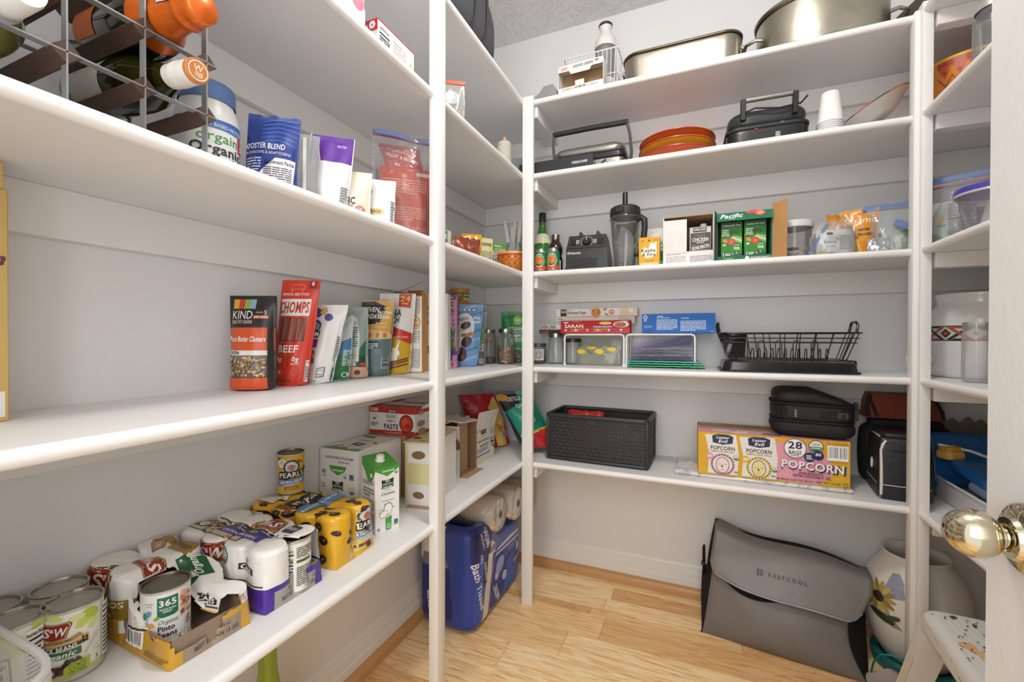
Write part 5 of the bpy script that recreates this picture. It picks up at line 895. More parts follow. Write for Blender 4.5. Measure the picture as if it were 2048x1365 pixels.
bottle('wine_bottle', 'green wine bottle with white capsule and orange round top', (-.885, .378, T3 + .117), 6, -2, OLV, .0365, .285, cap_w, M('#4a4a14', .2))
bottle('wine_bottle', 'pale white wine bottle with plain white capsule, at the left edge', (-.900, .226, T3 + .111), 5, -2, PALE, .0365, .285, cap_white, M('#b5a650', .15))
# protein tub and bags
t = T('protein_tub', 'white protein powder tub with blue lid behind the wine rack', 'tub', (-.862, .545, T3), 57.5); R, H = .0525, .205; PW = M('#e9e8e6', .35)
g = G().lathe([(0, 0), (R - .006, 0), (R, .006), (R, H * .70), (R - .003, H * .79), (R * .84, H * .87), (R * .82, H * .9)], PW, 56); O('tub_body', g, t); O('lid', G().lathe([(R * .88, H * .875), (R * .885, H * .88), (R * .885, H * 1.0), (R * .84, H * 1.04), (0, H * 1.04)], M('#5f83b9', .4), 56), t)
pr = P(cyl=(R, .006, H * .72, -90, 90)); pr.p([(0, 92), (50, 88), (100, 92), (100, 97), (50, 93), (0, 97)], '#3f6ab5'); pr.p([(36, 82), (96, 82), (97, 91), (36, 91)], '#4a78b9'); pr.t('PLANT BASED PROTEIN', 66, 86.5, 4.4, '#f2f4f6', w=52, b=0); pr.t('orgain', 62, 72, 12, '#4f9a4a', w=44, b=0); pr.t('Organic', 62, 56, 12, '#3a3c40', w=58); pr.t('Protein', 60, 42, 12, '#3a3c40', w=56); pr.p([(14, 28), (90, 28), (88, 32), (90, 37), (14, 37), (17, 32)], '#c9265a'); pr.t('50 SUPERFOODS', 52, 32.5, 5.6, '#f4f0f0', w=62); pr.t('1 BILLION PROBIOTICS', 56, 23.5, 4.6, '#5a72a0', w=62, b=0); pr.t('POWDER', 58, 14.5, 3.6, '#4a4c50', w=32, b=0); pr.r(86, 62, 99, 82, '#c9265a'); pr.t('5', 92, 77, 7, '#f4f0f0'); pr.ln(88, 64, 98, 72, 2, '#f4f0f0'); pr.done(t)
UP = 'bags standing along the middle left shelf'
def blu(pr):
    pr.r(-2, 0, 102, 100, '#2a3f8a')
    for i in range(6): pr.p([(30, 66 + i * 5), (60, 70 + i * 5), (102, 64 + i * 6), (102, 66 + i * 6), (60, 72 + i * 5), (30, 68 + i * 5)], '#3f5fae')
    pr.t('BOOSTER BLEND', 36, 63, 6, '#eef0f6', w=80); pr.t('MUSHROOMS & ADAPTOGENS', 44, 55.5, 3, '#dfe4f0', w=84, b=0); pr.p([(-2, 0), (50, 0), (40, 24), (20, 36), (-2, 30)], '#6f9ac9'); pr.p([(28, -2), (92, 0), (94, 50), (60, 50), (34, 34)], '#e6e6e8'); pr.t('Supplement Facts', 66, 45, 4.2, '#26242a', w=52); pr.ln(40, 4, 90, 40, 15, '#5a5a60'); pr.r(40, 27, 90, 28.5, '#26242a'); pr.ln(0, 34, 34, 50, 5, '#c9d2e8')
bag('supplement_bag', 'dark blue pouch with a white facts panel beside the protein tub', (-.778, .612, T3), 38, .094, .176, .045, film('#2a3f8a', .25), blu, UP, 3, 0, seed=41, wr=.004, jag=.004)
bag('zip_bag', 'clear zip bag with a yellow strip inside, second bag on the shelf', (-.780, .682, T3), 44, .080, .172, .03, clear('#e9eae8', .38, .12, '#cfd2d0', .5, 40, .5), lambda pr: (pr.p([(30, 10), (44, 12), (50, 66), (40, 60)], '#d9c23a'), pr.p([(14, 14), (28, 14), (32, 60), (22, 62)], '#7a8a86'), pr.r(60, -2, 68, 96, '#dfe2e2')), None, 0, 0, 'zip bag', seed=42, wr=.008)
def pur(pr):
    pr.r(-2, 0, 102, 68, '#dedfe0'); pr.r(-2, 68, 102, 104, '#5f2f96'); pr.t('PROTEIN', 72, 88, 3, '#cfc0e0', w=20); pr.usda(30, 20, 13, '#5a8a6a'); pr.ln(80, 4, 99, 40, 12, '#8a8a8c'); pr.e(20, 62, 10, 3, '#6ab05a', 20)
bag('pouch_bag', 'white pouch with a purple top band', (-.768, .738, T3), 42, .092, .190, .04, film('#dedfe0', .3), pur, UP, 6, 0, seed=43, wr=.007)
bag('baking_mix_bag', 'cream flour mix bag with a small red round seal', (-.748, .798, T3), 40, .088, .128, .04, film('#e2dccb', .35), lambda pr: (pr.p([(0, 70), (40, 72), (44, 94), (0, 96)], '#efece4'), pr.t('Mill', 24, 84, 9, '#8f2a24', w=32), pr.p([(8, 54), (40, 56), (36, 62), (10, 60)], '#c2392e'), pr.t('BASIC', 36, 44, 12, '#2a2826', w=48), pr.t('WHOLE MIX', 34, 34, 5, '#4a4846', w=44, b=0), pr.e(72, 26, 13, None, '#c9392e'), pr.e(72, 26, 11, None, '#e2dccb'), pr.e(72, 26, 10, None, '#c9392e'), pr.t('GF', 72, 27, 7, '#efece4', w=12), pr.e(20, 12, 26, 12, '#7a4a3a'), pr.e(20, 12, 22, 9, '#c9905e')), UP, 2, 0, seed=44, wr=.004)
bag('snack_bag', 'narrow yellow and red bag edge between two white bags', (-.752, .848, T3), 46, .060, .116, .02, film('#b9a02c', .3), lambda pr: (pr.r(56, 0, 76, 100, '#b93a26'), pr.r(78, 0, 102, 100, '#8a8a2c')), UP, 2, 0, seed=45)
bag('snack_bag', 'white bag with a peach label and blue wave base', (-.728, .872, T3), 42, .074, .130, .04, film('#e2e4e4', .35), lambda pr: (pr.p([(-2, 0), (102, 0), (102, 12), (50, 18), (-2, 30)], '#3f6a9a'), pr.p([(10, 30), (58, 30), (64, 36), (58, 42), (10, 42)], '#dcbf8a'), pr.t('PEACH', 34, 36, 6, '#2a2826', w=34), pr.t('V', 20, 72, 10, '#2a4a5a', w=10), pr.t('r', 14, 60, 8, '#2a4a5a'), pr.ln(84, 4, 99, 60, 12, '#7a7c80'), pr.e(94, 10, 8, 8, '#4a9aa0')), UP, 2, 0, seed=46, wr=.004)
t = T('zip_bag', 'large clear zip bag holding an orange grain bag, beside the post', 'zip bag', (-.725, .972, T3), 42); g = pouch(.168, .282, .055, clear('#f4f2f4', .07, .07, '#efe9ee', .6, 50, .55), seed=47, wr=.010, topw=1.0, jag=.006); O('bag', g, t, ang=70)
u = np.linspace(-1, 1, 20); A = np.array([[(x * .082, .004 * math.sin(x * 4) - .0018, .282 * (1 - .02 * x) - z) for x in u] for z in (-.002, .014)]); O('zip_strip', G().grid(A, ZB).grid(A[::-1] + [0, .006, 0], ZB), t); A2 = A * [1, 1, 1] + [0, -.0006, -.012]; A2[1, :, 2] = A2[0, :, 2] - .004; O('zip_seam', G().grid(A2, M('#8a3a5a', .4)), t)
t = T('grain_bag', 'orange red grain bag with white print inside the large zip bag', 'bag', (-.723, .972, T3 + .003), 42); g = pouch(.132, .19, .040, film('#c9512e', .22, .5), seed=48, wr=.007); O('pouch', g, t, ang=70)
pr = pf(g, .132, .19); pr.ln(6, 62, 92, 84, 6, '#e2a08a'); pr.t('Preparation', 16, 47, 2.4, '#f0dcd2', w=20); pr.ln(6, 24, 92, 44, 6, '#e2a08a'); pr.ln(60, 4, 92, 16, 4, '#e2a08a'); pr.r(72, 90, 98, 95, '#dcd6d4'); pr.done(t)
t = T('grain_bag', 'folded orange bag top reading millet, in the upper part of the large zip bag', 'bag', (-.733, .985, T3 + .1955), 42); g = pouch(.105, .062, .016, film('#b5452c', .3, .4), seed=49, wr=.004, shx=-.3); O('pouch', g, t, ang=70); pr = P(g, (-.0525, -.3, 0), (.105, 0, -.0), (-.018, 0, .062)); pr.t('Organic', 34, 76, 16, '#e9c9bd', w=36, sl=.3, b=0, rot=-12); pr.t('MILLET & BROWN', 50, 44, 15, '#efdcd4', w=76, rot=-12); pr.done(t)
# ---------------------------------------------------------------- middle back shelf: bottles, blender, broth
def upright(name, label, loc, prof, glass, group=None, cat='bottle', rz=0, n=32):
    t = T(name, label, cat, loc, rz, group); O('glass', G().lathe(prof, glass, n), t, ang=60); return t
GRN = M('#2f7a2a', .06, 0, .1, 9, 0, 0, .7)
t = upright('sparkling_cider_bottle', 'green glass bottle with a black cap, tucked behind the corner post', (-.633, 1.835, T3), [(0, .004), (.036, 0), (.040, .006), (.040, .13), (.037, .155), (.024, .195), (.016, .225), (.0145, .25), (.0145, .27)], GRN)
O('cap', G().lathe([(.0155, .248), (.016, .25), (.016, .286), (.0145, .289), (0, .289)], M('#2a2a2a', .4), 24), t); O('neck_label', G().lathe([(.0385, .150), (.031, .178), (.0255, .193)], M('#d9d2b8', .5, 0, .2, 60), 32), t, loc=(0, 0, .0008))
t = upright('syrup_bottle', 'dark brown ribbed syrup bottle with a grey cap', (-.553, 1.772, T3), [(0, .003), (.030, 0), (.032, .006), (.032, .066), (.027, .082), (.031, .10), (.0315, .116), (.024, .135), (.016, .146), (.0155, .155)], M('#2a1a18', .06, 0, .1, 9, 0, 0, .7))
O('cap', G().lathe([(.0175, .150), (.018, .152), (.018, .168), (.0165, .172), (0, .172)], STEELD, 24), t); pr = P(cyl=(.032, .008, .062, -60, 60)); pr.r(0, 0, 100, 100, '#dcd8d2'); pr.t('SYRUP', 62, 60, 16, '#3a2a26', w=36); pr.ln(20, 10, 90, 44, 3, '#5a5450'); pr.done(t)
def soda(pr):
    pr.r(0, 0, 100, 100, '#1f7a54'); pr.r(0, 0, 100, 20, '#d2522a'); pr.e(50, 52, 30, 38, '#e6e2d2'); pr.e(50, 52, 27, 34, '#1f5a44'); pr.e(50, 56, 21, 26, '#d9862f'); pr.p([(34, 52), (66, 52), (60, 70), (40, 68)], '#c9552a'); pr.p([(20, 34), (80, 34), (84, 48), (16, 48)], '#e0a92a'); pr.t('REED\'S', 50, 41, 10, '#3a2416', w=52)
for x, lb in ((-.578, 'green and orange soda can beside the corner post'), (-.5265, 'green and orange soda can beside the blender base')):
    t = T('soda_can', lb, 'can', (x, 1.657, T3), 0, 'soda cans at the left end of the middle back shelf'); R = .0245
    O('can_body', G().lathe([(0, .003), (R * .72, .003), (R * .76, 0), (R * .95, .005), (R, .010), (R, .076), (R * .84, .087), (R * .82, .090)], M('#b9bcb8', .25, .9), 40), t); O('can_lid', G().lathe([(R * .82, .089), (R * .86, .0905), (R * .84, .0918), (R * .76, .0895), (0, .0895)], STEEL, 32), t)
    pr = P(cyl=(R, .010, .077, -85, 85)); soda(pr); pr.done(t)
BLK = M('#191a1c', .35, 0, .1, 14); BLKM = M('#232426', .55, 0, .12, 20, .1, 120)
t = T('countertop_blender', 'black countertop blender base with a round dial and two switches', 'blender', (-.400, 1.742, T3), 3)
g = G(); pro = [(-.082, -.085), (.082, -.085), (.086, -.06), (.086, .08), (-.086, .08), (-.086, -.06)]
g.prism([(-.085, 0), (.085, 0), (.082, .012), (-.082, .012)], -.085, .085, BLK); O('foot', g, t, ang=20)
g = G().add([(-.080, -.080, .012), (.080, -.080, .012), (.080, .080, .012), (-.080, .080, .012), (-.079, -.080, .080), (.079, -.080, .080), (.076, .080, .080), (-.076, .080, .080), (-.072, -.055, .140), (.072, -.055, .140), (.066, .070, .140), (-.066, .070, .140)], [(0, 1, 5, 4), (1, 2, 6, 5), (2, 3, 7, 6), (3, 0, 4, 7), (4, 5, 9, 8), (5, 6, 10, 9), (6, 7, 11, 10), (7, 4, 8, 11), (8, 9, 10, 11), (3, 2, 1, 0)], BLK); O('motor_housing', g, t, ang=15)
O('vent_recess', G().box((-.055, -.0815, .014), (.040, -.0795, .046), M('#121214', .5), .0004), t)
for i in range(15): O('vent_fin', G().box((-.052 + i * .0060, -.0835, .024), (-.0495 + i * .0060, -.081, .042), BLKM, 0), t)
O('seam_strip', G().box((-.081, -.0825, .079), (.081, -.078, .0815), M('#4a4c50', .3), .0005), t)
pn = TR((0, -.0675, .110), rx=-22.6); n_ = lambda a, b, mat, bv=.001: G().box(a, b, mat, bv, 1, pn)
O('control_panel', n_((-.072, -.0015, -.026), (.072, .0015, .027), BLKM), t)
dl = O('dial', G().lathe([(.0165, 0), (.0165, .006), (.0145, .010), (0, .010)], M('#1c1c1e', .3), 32, mx=pn @ TR((0, -.0015, .002), rx=90)), t)
pr = P(None, (-.072, -.0018, -.026), (.144, 0, 0), (0, 0, .053))
for k in range(22): a = math.radians(-40 + k * 260 / 21); pr.e(50 + 15.5 * math.cos(a), 53 + 42 * math.sin(a), 1, None, '#c9ccd0', 0, 8)
pr.ln(20, 34, 30, 70, 3, '#c9ccd0'); pr.ln(68, 34, 76, 70, 3, '#c9ccd0'); pr.done(t, mx=pn)
O('dial_mark', n_((-.001, -.0135, .004), (.001, -.011, .014), M('#e6e6e6', .4), 0), dl)
for x in (-.052, .052): O('switch', n_((x - .010, -.006, -.012), (x + .010, -.001, .014), M('#1a1a1c', .25), .002), t)
pr = P(None, (-.079, -.0812, .05), (.158, 0, 0), (0, 0, .028)); pr.t('Vitamix', 22, 66, 30, '#dcdde0', w=30); pr.e(6, 66, 3, None, '#dcdde0'); pr.e(6, 66, 1.8, None, '#232427'); pr.done(t)
for x in (-.034, .034): O('jar_bracket', G().prism([(-.010, .138), (.010, .138), (.007, .158), (0, .165), (-.005, .158)], -.02, .05, BLK, 'y'), t, loc=(x, 0, 0))
t = T('blender_jar', 'clear blender jar with black lid, tamper and handle', 'blender jar', (-.258, 1.712, T3), -12); JC = clear('#e6e7e6', .14, .05, '#b4b5b2', 0, 20, .8)
A = []
for z, r_, sq_ in ((0, .036, 1), (.004, .038, 1), (.012, .037, .9), (.03, .038, .7), (.10, .044, .55), (.185, .051, .6), (.190, .058, .8), (.194, .059, 1), (.198, .058, 1)):
    ring = []
    for a in np.linspace(0, 2 * PI, 48, endpoint=False):
        c, s_ = math.cos(a), math.sin(a); k = (abs(c) ** (2 / sq_) + abs(s_) ** (2 / sq_)) ** (-sq_ / 2) if sq_ < 1 else 1; k = 1 + (k - 1) * .6; ring.append((r_ * k * c, r_ * k * s_, z))
    A.append(ring)
O('pitcher', G().grid(np.array(A)[:, ::-1], JC, cv=True).lathe([(0, .004), (.036, .004)], M('#5a5a5c', .4), 24), t, ang=50)
O('blade', G().lathe([(0, .03), (.006, .03), (.010, .012), (.02, .006)], STEEL, 16).box((-.024, -.004, .026), (.024, .004, .028), STEEL, .0005, mx=TR(ry=12)), t)
ld = O('lid', G().lathe([(.052, .196), (.056, .200), (.057, .214), (.055, .232), (.047, .238), (.022, .239), (0, .239)], BLKM, 40), t); O('lid_tab', G().box((-.016, -.062, .206), (.016, -.05, .226), BLKM, .003), ld); O('tamper', G().lathe([(.016, .238), (.0115, .244), (.0098, .25), (.0098, .29), (.0085, .295), (0, .295)], BLK, 24), t)
O('handle', G().tube([(.048, -.010, .182), (.066, -.012, .188), (.078, -.013, .178), (.080, -.013, .15), (.076, -.013, .11), (.068, -.013, .07), (.056, -.012, .048), (.042, -.01, .052)], [.011, .012, .012, .011, .011, .011, .009, .006], BLKM, 12), t)
def grip(pr): pr.r(-2, 0, 102, 100, '#c9c6be'); pr.p([(-2, 0), (102, 0), (102, 46), (-2, 40)], '#3a8a4a'); pr.t('beatiful', 40, 66, 12, '#2f8a5a', w=96, b=1); pr.ln(10, 46, 96, 56, 2, '#7a7a74'); pr.t('GREEN', 60, 20, 6, '#e6eee2', w=50)
bag('beans_bag', 'grey and green bag behind the small yellow broth carton', (-.165, 1.795, T3), 0, .120, .168, .04, film('#c9c6be', .3), grip, None, 0, 0, seed=61, wr=.004)
t = T('broth_carton', 'small yellow bone broth carton in front of the grey green bag', 'carton', (-.164, 1.672, T3), 0); w_, d_, h_ = .072, .038, .105; YK = card('#e0a52e'); g = carton(G(), w_, d_, h_, YK); O('carton_body', g, t)
F_, R_, L_, T_ = boxfaces(g, w_, d_, h_); F_.t('BONE', 18, 88, 4, '#4a3418', w=14); F_.t('BROTH', 82, 88, 4, '#4a3418', w=16); F_.e(50, 88, 5, None, '#3a2a18'); F_.p([(20, 62), (30, 66), (40, 60), (50, 64), (52, 76), (60, 80), (78, 78), (82, 84), (88, 80), (84, 70), (88, 56), (84, 40), (66, 30), (40, 28), (20, 34), (12, 46)], '#ece7db')
F_.t('Kettle', 47, 54, 11, '#2a2420', w=68); F_.t('& Fire', 49, 40, 11, '#2a2420', w=64); F_.t('ACTIVE COLLAGEN', 50, 18, 3, '#6a4a1c', w=44); F_.t('BONE BROTH', 50, 8, 8, '#f4efe4', w=78); [F_.ln(8, 68 + i, 16, 72 + i, 1, '#b9822a') for i in (0, 12)]; F_.done(t)
def openbox(label, loc, rz, w, d, h, out, inn, lip, left=0, top=0):
    t = T('open_carton', label, 'carton', loc, rz); g = G(); c = .003
    for a, b, m in (((-w / 2, d / 2 - c, 0), (w / 2, d / 2, h), inn), ((-w / 2, -d / 2, 0), (-w / 2 + c, d / 2 - c, h), out), ((w / 2 - c, -d / 2, 0), (w / 2, d / 2 - c, h), out), ((-w / 2 + c, -d / 2, 0), (w / 2 - c, d / 2 - c, c), inn), ((-w / 2 + c, -d / 2, h - c), (w / 2 - c, d / 2 - c, h), inn), ((-w / 2 + c, -d / 2, c), (w / 2 - c, -d / 2 + c, lip), out)): g.box(a, b, m, .0004)
    if left: g.box((-w / 2 + c, -d / 2, lip), (-w / 2 + c + left, -d / 2 + c, h - .012), out, .0004)
    O('box', g, t); return t
t = openbox('white cardboard box of chicken broth with half its front open', (-.034, 1.752, T3), 0, .166, .17, .172, WCARD, KRAFT, .046, .076)
pr = P(None, (-.083, -.085, 0), (.166, 0, 0), (0, 0, .046)); pr.r(4, 8, 50, 88, '#e9e6e0'); pr.ln(6, 10, 46, 70, 6, '#8a8680'); pr.ln(54, 14, 98, 66, 5, '#8a8680'); pr.ln(6, 76, 48, 92, 2, '#6a6660'); pr.done(t)
t = T('broth_carton', 'dark label chicken bone broth carton inside the white box', 'carton', (.006, 1.735, T3 + .0032), 0); w_, d_, h_ = .070, .06, .135; g = carton(G(), w_, d_, h_, card('#dcd8d0')); O('carton_body', g, t); O('cap', G().lathe([(.011, 0), (.011, .012), (0, .013)], M('#e6e3de', .4), 20, o=(.01, -.01, h_)), t)
F_, R_, L_, T_ = boxfaces(g, w_, d_, h_); F_.r(4, 0, 98, 84, '#3a2a26'); F_.r(16, 86, 80, 97, '#2a1c1a'); F_.t('KIRKLAND', 48, 92.5, 5, '#efece6', w=56); F_.t('Organic', 50, 77, 6, '#6a8a4a', w=52, sl=.3, b=0); F_.t('CHICKEN', 50, 66, 9, '#efece6', w=74); F_.t('SIPPING', 50, 58, 4, '#dcd6cc', w=36); F_.t('BONE BROTH', 52, 46, 9, '#efece6', w=80, rot=8); F_.t('A RICH SOURCE OF PROTEIN', 50, 37, 2.4, '#c9b9a8', w=78); F_.e(20, 52, 8, None, '#5a4038'); F_.done(t)
t = openbox('green and kraft display box of broth cartons with its right flap open', (.141, 1.752, T3), 0, .166, .17, .160, card('#1c6a50'), KRAFT, .020)
pr = P(None, (-.083, -.085, 0), (.166, 0, 0), (0, 0, .020)); pr.t('Organic', 22, 64, 30, '#8fc23f', w=20); pr.e(56, 50, 4, None, '#e6eee6'); pr.ln(62, 30, 98, 70, 2, '#e6eee6'); pr.done(t)
O('printed_flap', G().box((-.083, -.0015, -.034), (.083, .0015, 0), card('#1c6a50'), .0004, mx=TR((0, -.088, .166), rx=-24)), t); O('side_flap', G().box((0, -.055, 0), (.003, 0, .185), card('#b98a58'), .0005, mx=TR((.083, -.085, 0), rz=38)), t); O('side_flap', G().box((-.003, -.024, 0), (0, 0, .172), card('#4a5a52'), .0005, mx=TR((-.083, -.085, 0), rz=-14)), t)
pr = P(None, (-.083, -.0017, -.034), (.166, 0, 0), (0, 0, .034)); pr.t('Pacific', 26, 56, 46, '#f0f2ee', w=40, sl=.35); pr.e(64, 86, 11, 20, '#c9402a'); pr.e(78, 68, 9, 30, '#d9512f'); pr.e(78, 68, 6, 20, '#e88a6a'); pr.ln(20, 14, 40, 26, 1, '#c9d9cc'); pr.done(t, mx=TR((0, -.088, .166), rx=-24))
for i, x in enumerate((-.036, .036)):
    c = T('broth_carton', ('green vegetable broth carton in the display box, left one', 'green vegetable broth carton in the display box, right one')[i], 'carton', (.141 + x, 1.715, T3 + .0032), 0, 'green cartons in the display box'); w_, d_, h_ = .066, .05, .138; g = carton(G(), w_, d_, h_, card('#3f8a34')); O('carton_body', g, c)
    F_, R_, L_, T_ = boxfaces(g, w_, d_, h_); F_.r(4, 86, 96, 96, '#1f4a3a'); F_.t('Crafted with Care', 50, 91.5, 4.4, '#eef2ea', w=82); F_.ln(6, 64, 40, 82, 4, '#dfeeda'); [F_.e(u, v, 8, 4, '#26382c') for u, v in ((44, 74), (58, 76), (72, 73))]; F_.p([(40, 58), (98, 44), (98, 60), (60, 66)], '#8fb05a'); F_.p([(50, 60), (98, 50), (98, 52), (52, 62)], '#e6eedc')
    F_.e(20, 54, 9, 7, '#e07a2a', 40); F_.e(50, 50, 17, 9, '#c2382a'); F_.e(50, 50, 8, 4, '#e0604a'); F_.e(14, 62, 9, 3, '#26502c', 60); F_.t('70%', 74, 33, 6.5, '#f2f6ee', w=28); F_.t('LESS SODIUM', 74, 41, 2, '#f2f6ee', w=26); F_.t('40', 16, 43, 5, '#f2f6ee', w=16); F_.p([(4, 2), (98, 2), (98, 20), (60, 26), (30, 20), (4, 22)], '#1f4a3a'); F_.t('1', 12, 18, 9, '#f2f6ee'); F_.ln(20, 12, 46, 22, 3, '#f2f6ee'); [F_.e(u, v, 4, 3, '#8fc23f', q) for u, v, q in ((56, 20, 30), (64, 12, -30), (74, 22, 10))]; F_.done(c)
t = T('food_canister', 'clear plastic canister with white lid, a packet inside', 'canister', (.300, 1.742, T3), 0); CC = clear('#e9e6e6', .13, .06, '#c9c4c6', 0, 20, .6); O('canister_body', G().lathe([(0, .002), (.044, 0), (.046, .004), (.050, .112), (.0505, .116)], CC, 44), t); O('lid', G().lathe([(.051, .108), (.0535, .110), (.0545, .122), (.053, .130), (.046, .133), (0, .133)], M('#d9d6d2', .4), 44), t); O('lid_knob', G().lathe([(.007, .132), (.006, .139), (0, .14)], M('#2a2a2c', .4), 14), t)
bag('spice_packet', 'cream packet with a green and purple print inside the canister', (.300, 1.738, T3 + .003), 0, .080, .046, .04, film('#e2dccd', .3, .5), lambda pr: (pr.e(40, 84, 24, 14, '#5a3a44'), pr.e(28, 90, 12, 8, '#5a8a3a'), pr.ln(20, 20, 60, 50, 3, '#a39c8a')), None, seed=63, wr=.008, jag=.008)
t = T('zip_bag', 'clear zip bag holding a white baking soda pack', 'zip bag', (.398, 1.695, T3), 6); g = pouch(.138, .118, .06, clear('#f4f5f6', .14, .07, '#eef0f2', .7, 40, .7), seed=64, wr=.012, topw=.55, jag=.01); O('bag', g, t, ang=70); O('zip_strip', G().box((-.004, -.002, 0), (.004, .002, .105), ZB, .0005, mx=TR((-.070, -.004, .012), ry=28)), t)
t = T('baking_soda_pack', 'white baking soda pack inside the clear zip bag', 'bag', (.402, 1.695, T3 + .003), 6); g = pouch(.105, .086, .036, film('#e9e8e4', .35), seed=65, wr=.006); O('pouch', g, t, ang=70); pr = pf(g, .105, .086); pr.t('Baking', 34, 52, 11, '#4a4c50', w=30, b=0); pr.t('Soda', 34, 36, 11, '#4a4c50', w=24, b=0); pr.e(34, 84, 9, 6, '#3a3a3c'); pr.e(16, 12, 14, 9, '#d9cf6a'); pr.e(36, 8, 10, 6, '#8fb0a0'); pr.ln(56, 20, 92, 76, 9, '#a9a8a4'); pr.e(50, 62, 3, 3, '#d98a7a'); pr.e(54, 58, 3, 3, '#e0b94a'); pr.done(t)
for i, (x, y, rz, sd) in enumerate(((.440, 1.775, 14, 66), (.468, 1.725, -16, 67))):
    bag('sesame_bag', ('orange crispy sesame bag, left one behind the clear zip bag', 'orange sesame bag, right one with its side seam showing')[i], (x, y, T3), rz, .098, .152 + .0 * i, .045, film('#d28a1c', .25, .4), lambda pr: (pr.t('Sesame', 50, 76, 13, '#f2ead8', w=84, sl=.25, b=0), pr.p([(10, 0), (60, 0), (50, 36), (20, 30)], '#e0a92a'), pr.ln(50, 40, 90, 60, 2, '#7a4a14')), 'orange bags on the middle back shelf', 2, 0, seed=sd, wr=.007, jag=.006)
t = T('zip_bag', 'clear zip bag with blue and red strip, beside the right corner post', 'zip bag', (.552, 1.710, T3), -6); g = pouch(.150, .158, .07, clear('#f2f5f5', .20, .08, '#e9eeee', .7, 40, .6), seed=68, wr=.012, topw=1.0, jag=.008); O('bag', g, t, ang=70)
O('zip_strip', G().box((-.072, -.003, .143), (.075, .003, .158), ZB, .0005), t); O('zip_seam', G().box((-.072, -.0035, .139), (.075, .0035, .142), M('#8a4a6a', .4), .0004), t); O('inner_strip', G().box((-.025, -.002, 0), (.03, .002, .020), ZB, .0005, mx=TR((.015, -.040, .072), ry=26)), t)
for i, (x, y, z, w, h, c, lb) in enumerate(((-.035, -.012, .002, .06, .05, '#c9cdd2', 'crumpled silver foil packet inside the zip bag by the post'), (.034, -.008, .002, .07, .085, '#dfe3d6', 'pale green packet inside the zip bag by the post'), (-.045, .012, .045, .05, .03, '#6a5344', 'brown snack packet on top inside the zip bag by the post'))):
    bag('packet', lb, (.552 + x, 1.710 + y, T3 + z), 10 * i, w, h, .03, M(c, .25, .6 if i == 0 else 0, .2, 30, .7, 60), (lambda pr: (pr.e(50, 70, 30, 16, '#7fae5a'), pr.ln(20, 10, 80, 40, 4, '#b9bfae'))) if i == 1 else None, None, seed=70 + i, wr=.012, jag=.008)
# ---------------------------------------------------------------- second highest back shelf
t = T('knife_box', 'long black knife box at the left end of the second highest back shelf', 'box', (-.507, 1.668, T4), 0); g = G().box((-.159, -.028, 0), (.140, .028, .052), M('#2c2d30', .45, 0, .05, 10), .001); O('box', g, t); pr = P(None, (-.159, -.028, 0), (.299, 0, 0), (0, 0, .052)); pr.t('8 BREAD KNIFE', 83, 52, 17, '#dcdcdc', w=20); pr.t('MIZU', 10, 40, 22, '#dcdcdc', w=7); pr.done(t)
SIL = M('#a5a39e', .32, .9, .05, 30); GREYM = M('#77797a', .4, .5)
t = T('panini_press', 'silver and black panini press with a raised black handle bar', 'panini press', (-.402, 1.795, T4), 0)
O('base', rbox(.285, .20, .052, .03, SIL, er=.008), t); O('hinge_band', rbox(.288, .202, .020, .03, BLK, z0=.052, er=.003), t); O('lid', rbox(.280, .195, .042, .04, SIL, z0=.072, er=.022), t)
O('dial', G().lathe([(.019, 0), (.019, .004), (.016, .010), (0, .010)], SIL, 28, mx=TR((.062, -.10, .028), rx=90)).box((-.015, -.003, .009), (.015, .003, .014), BLK, .001, mx=TR((.062, -.10, .028), rx=90) @ TR(rz=35)), t)
for sx, nm in ((-1, 'arm'), (1, 'arm')): O(nm, G().tube([(sx * .150, .0, .045), (sx * .158, -.015, .09), (sx * .155, -.045, .15), (sx * .146, -.06, .190)], [.011, .010, .009, .010], GREYM, 10, flat=.6), t)
O('handle_bar', G().tube([(-.150, -.06, .190), (.0, -.06, .192), (.150, -.06, .190)], .0105, BLKM, 14), t); O('pivot_knob', G().lathe([(.012, 0), (.012, .01), (0, .011)], BLK, 18, mx=TR((.160, .0, .05), ry=90)), t); O('warning_tag', G().box((.1435, -.02, .015), (.1445, .012, .04), M('#e0d6d2', .5, 0, .3, 200), 0), t)
t = T('zip_bag', 'small clear bag end with a blue and red strip behind the knife box', 'zip bag', (-.575, 1.765, T4), 10); g = pouch(.055, .10, .04, clear('#e6e8ea', .35, .1, '#c9cdd0', .5, 40, .5), seed=72, wr=.008); O('bag', g, t, ang=70); O('zip_strip', G().box((.012, -.021, .02), (.02, -.018, .09), M('#5a6fae', .4), .0005), t)
for i, (z, c, lb) in enumerate(((0, '#c9562a', 'lowest orange rimmed platter of the stack'), (.03, '#d9a32f', 'middle yellow platter of the stack'), (.058, '#c9562a', 'top orange red platter of the stack beside the waffle maker'))):
    t = T('platter', lb, 'plate', (-.078, 1.772, T4 + z), 0, 'stacked orange platters'); R = .138 - .002 * i
    O('platter_body', G().lathe([(0, .001), (R * .62, 0), (R * .66, .003), (R * .97, .029), (R, .031), (R * .985, .0335), (R * .66, .009), (0, .007)], M(c, .28, 0, .12, 14, 0, 0, .4), 56), t); O('rim', G().lathe([(R * .975, .0290), (R * 1.004, .0305), (R * 1.0, .0338), (R * .955, .0318)], M('#a8401e' if i != 1 else '#b9571f', .3), 56), t)
t = T('waffle_maker', 'black waffle maker standing on edge with a silver handle', 'waffle maker', (.207, 1.755, T4), 2)
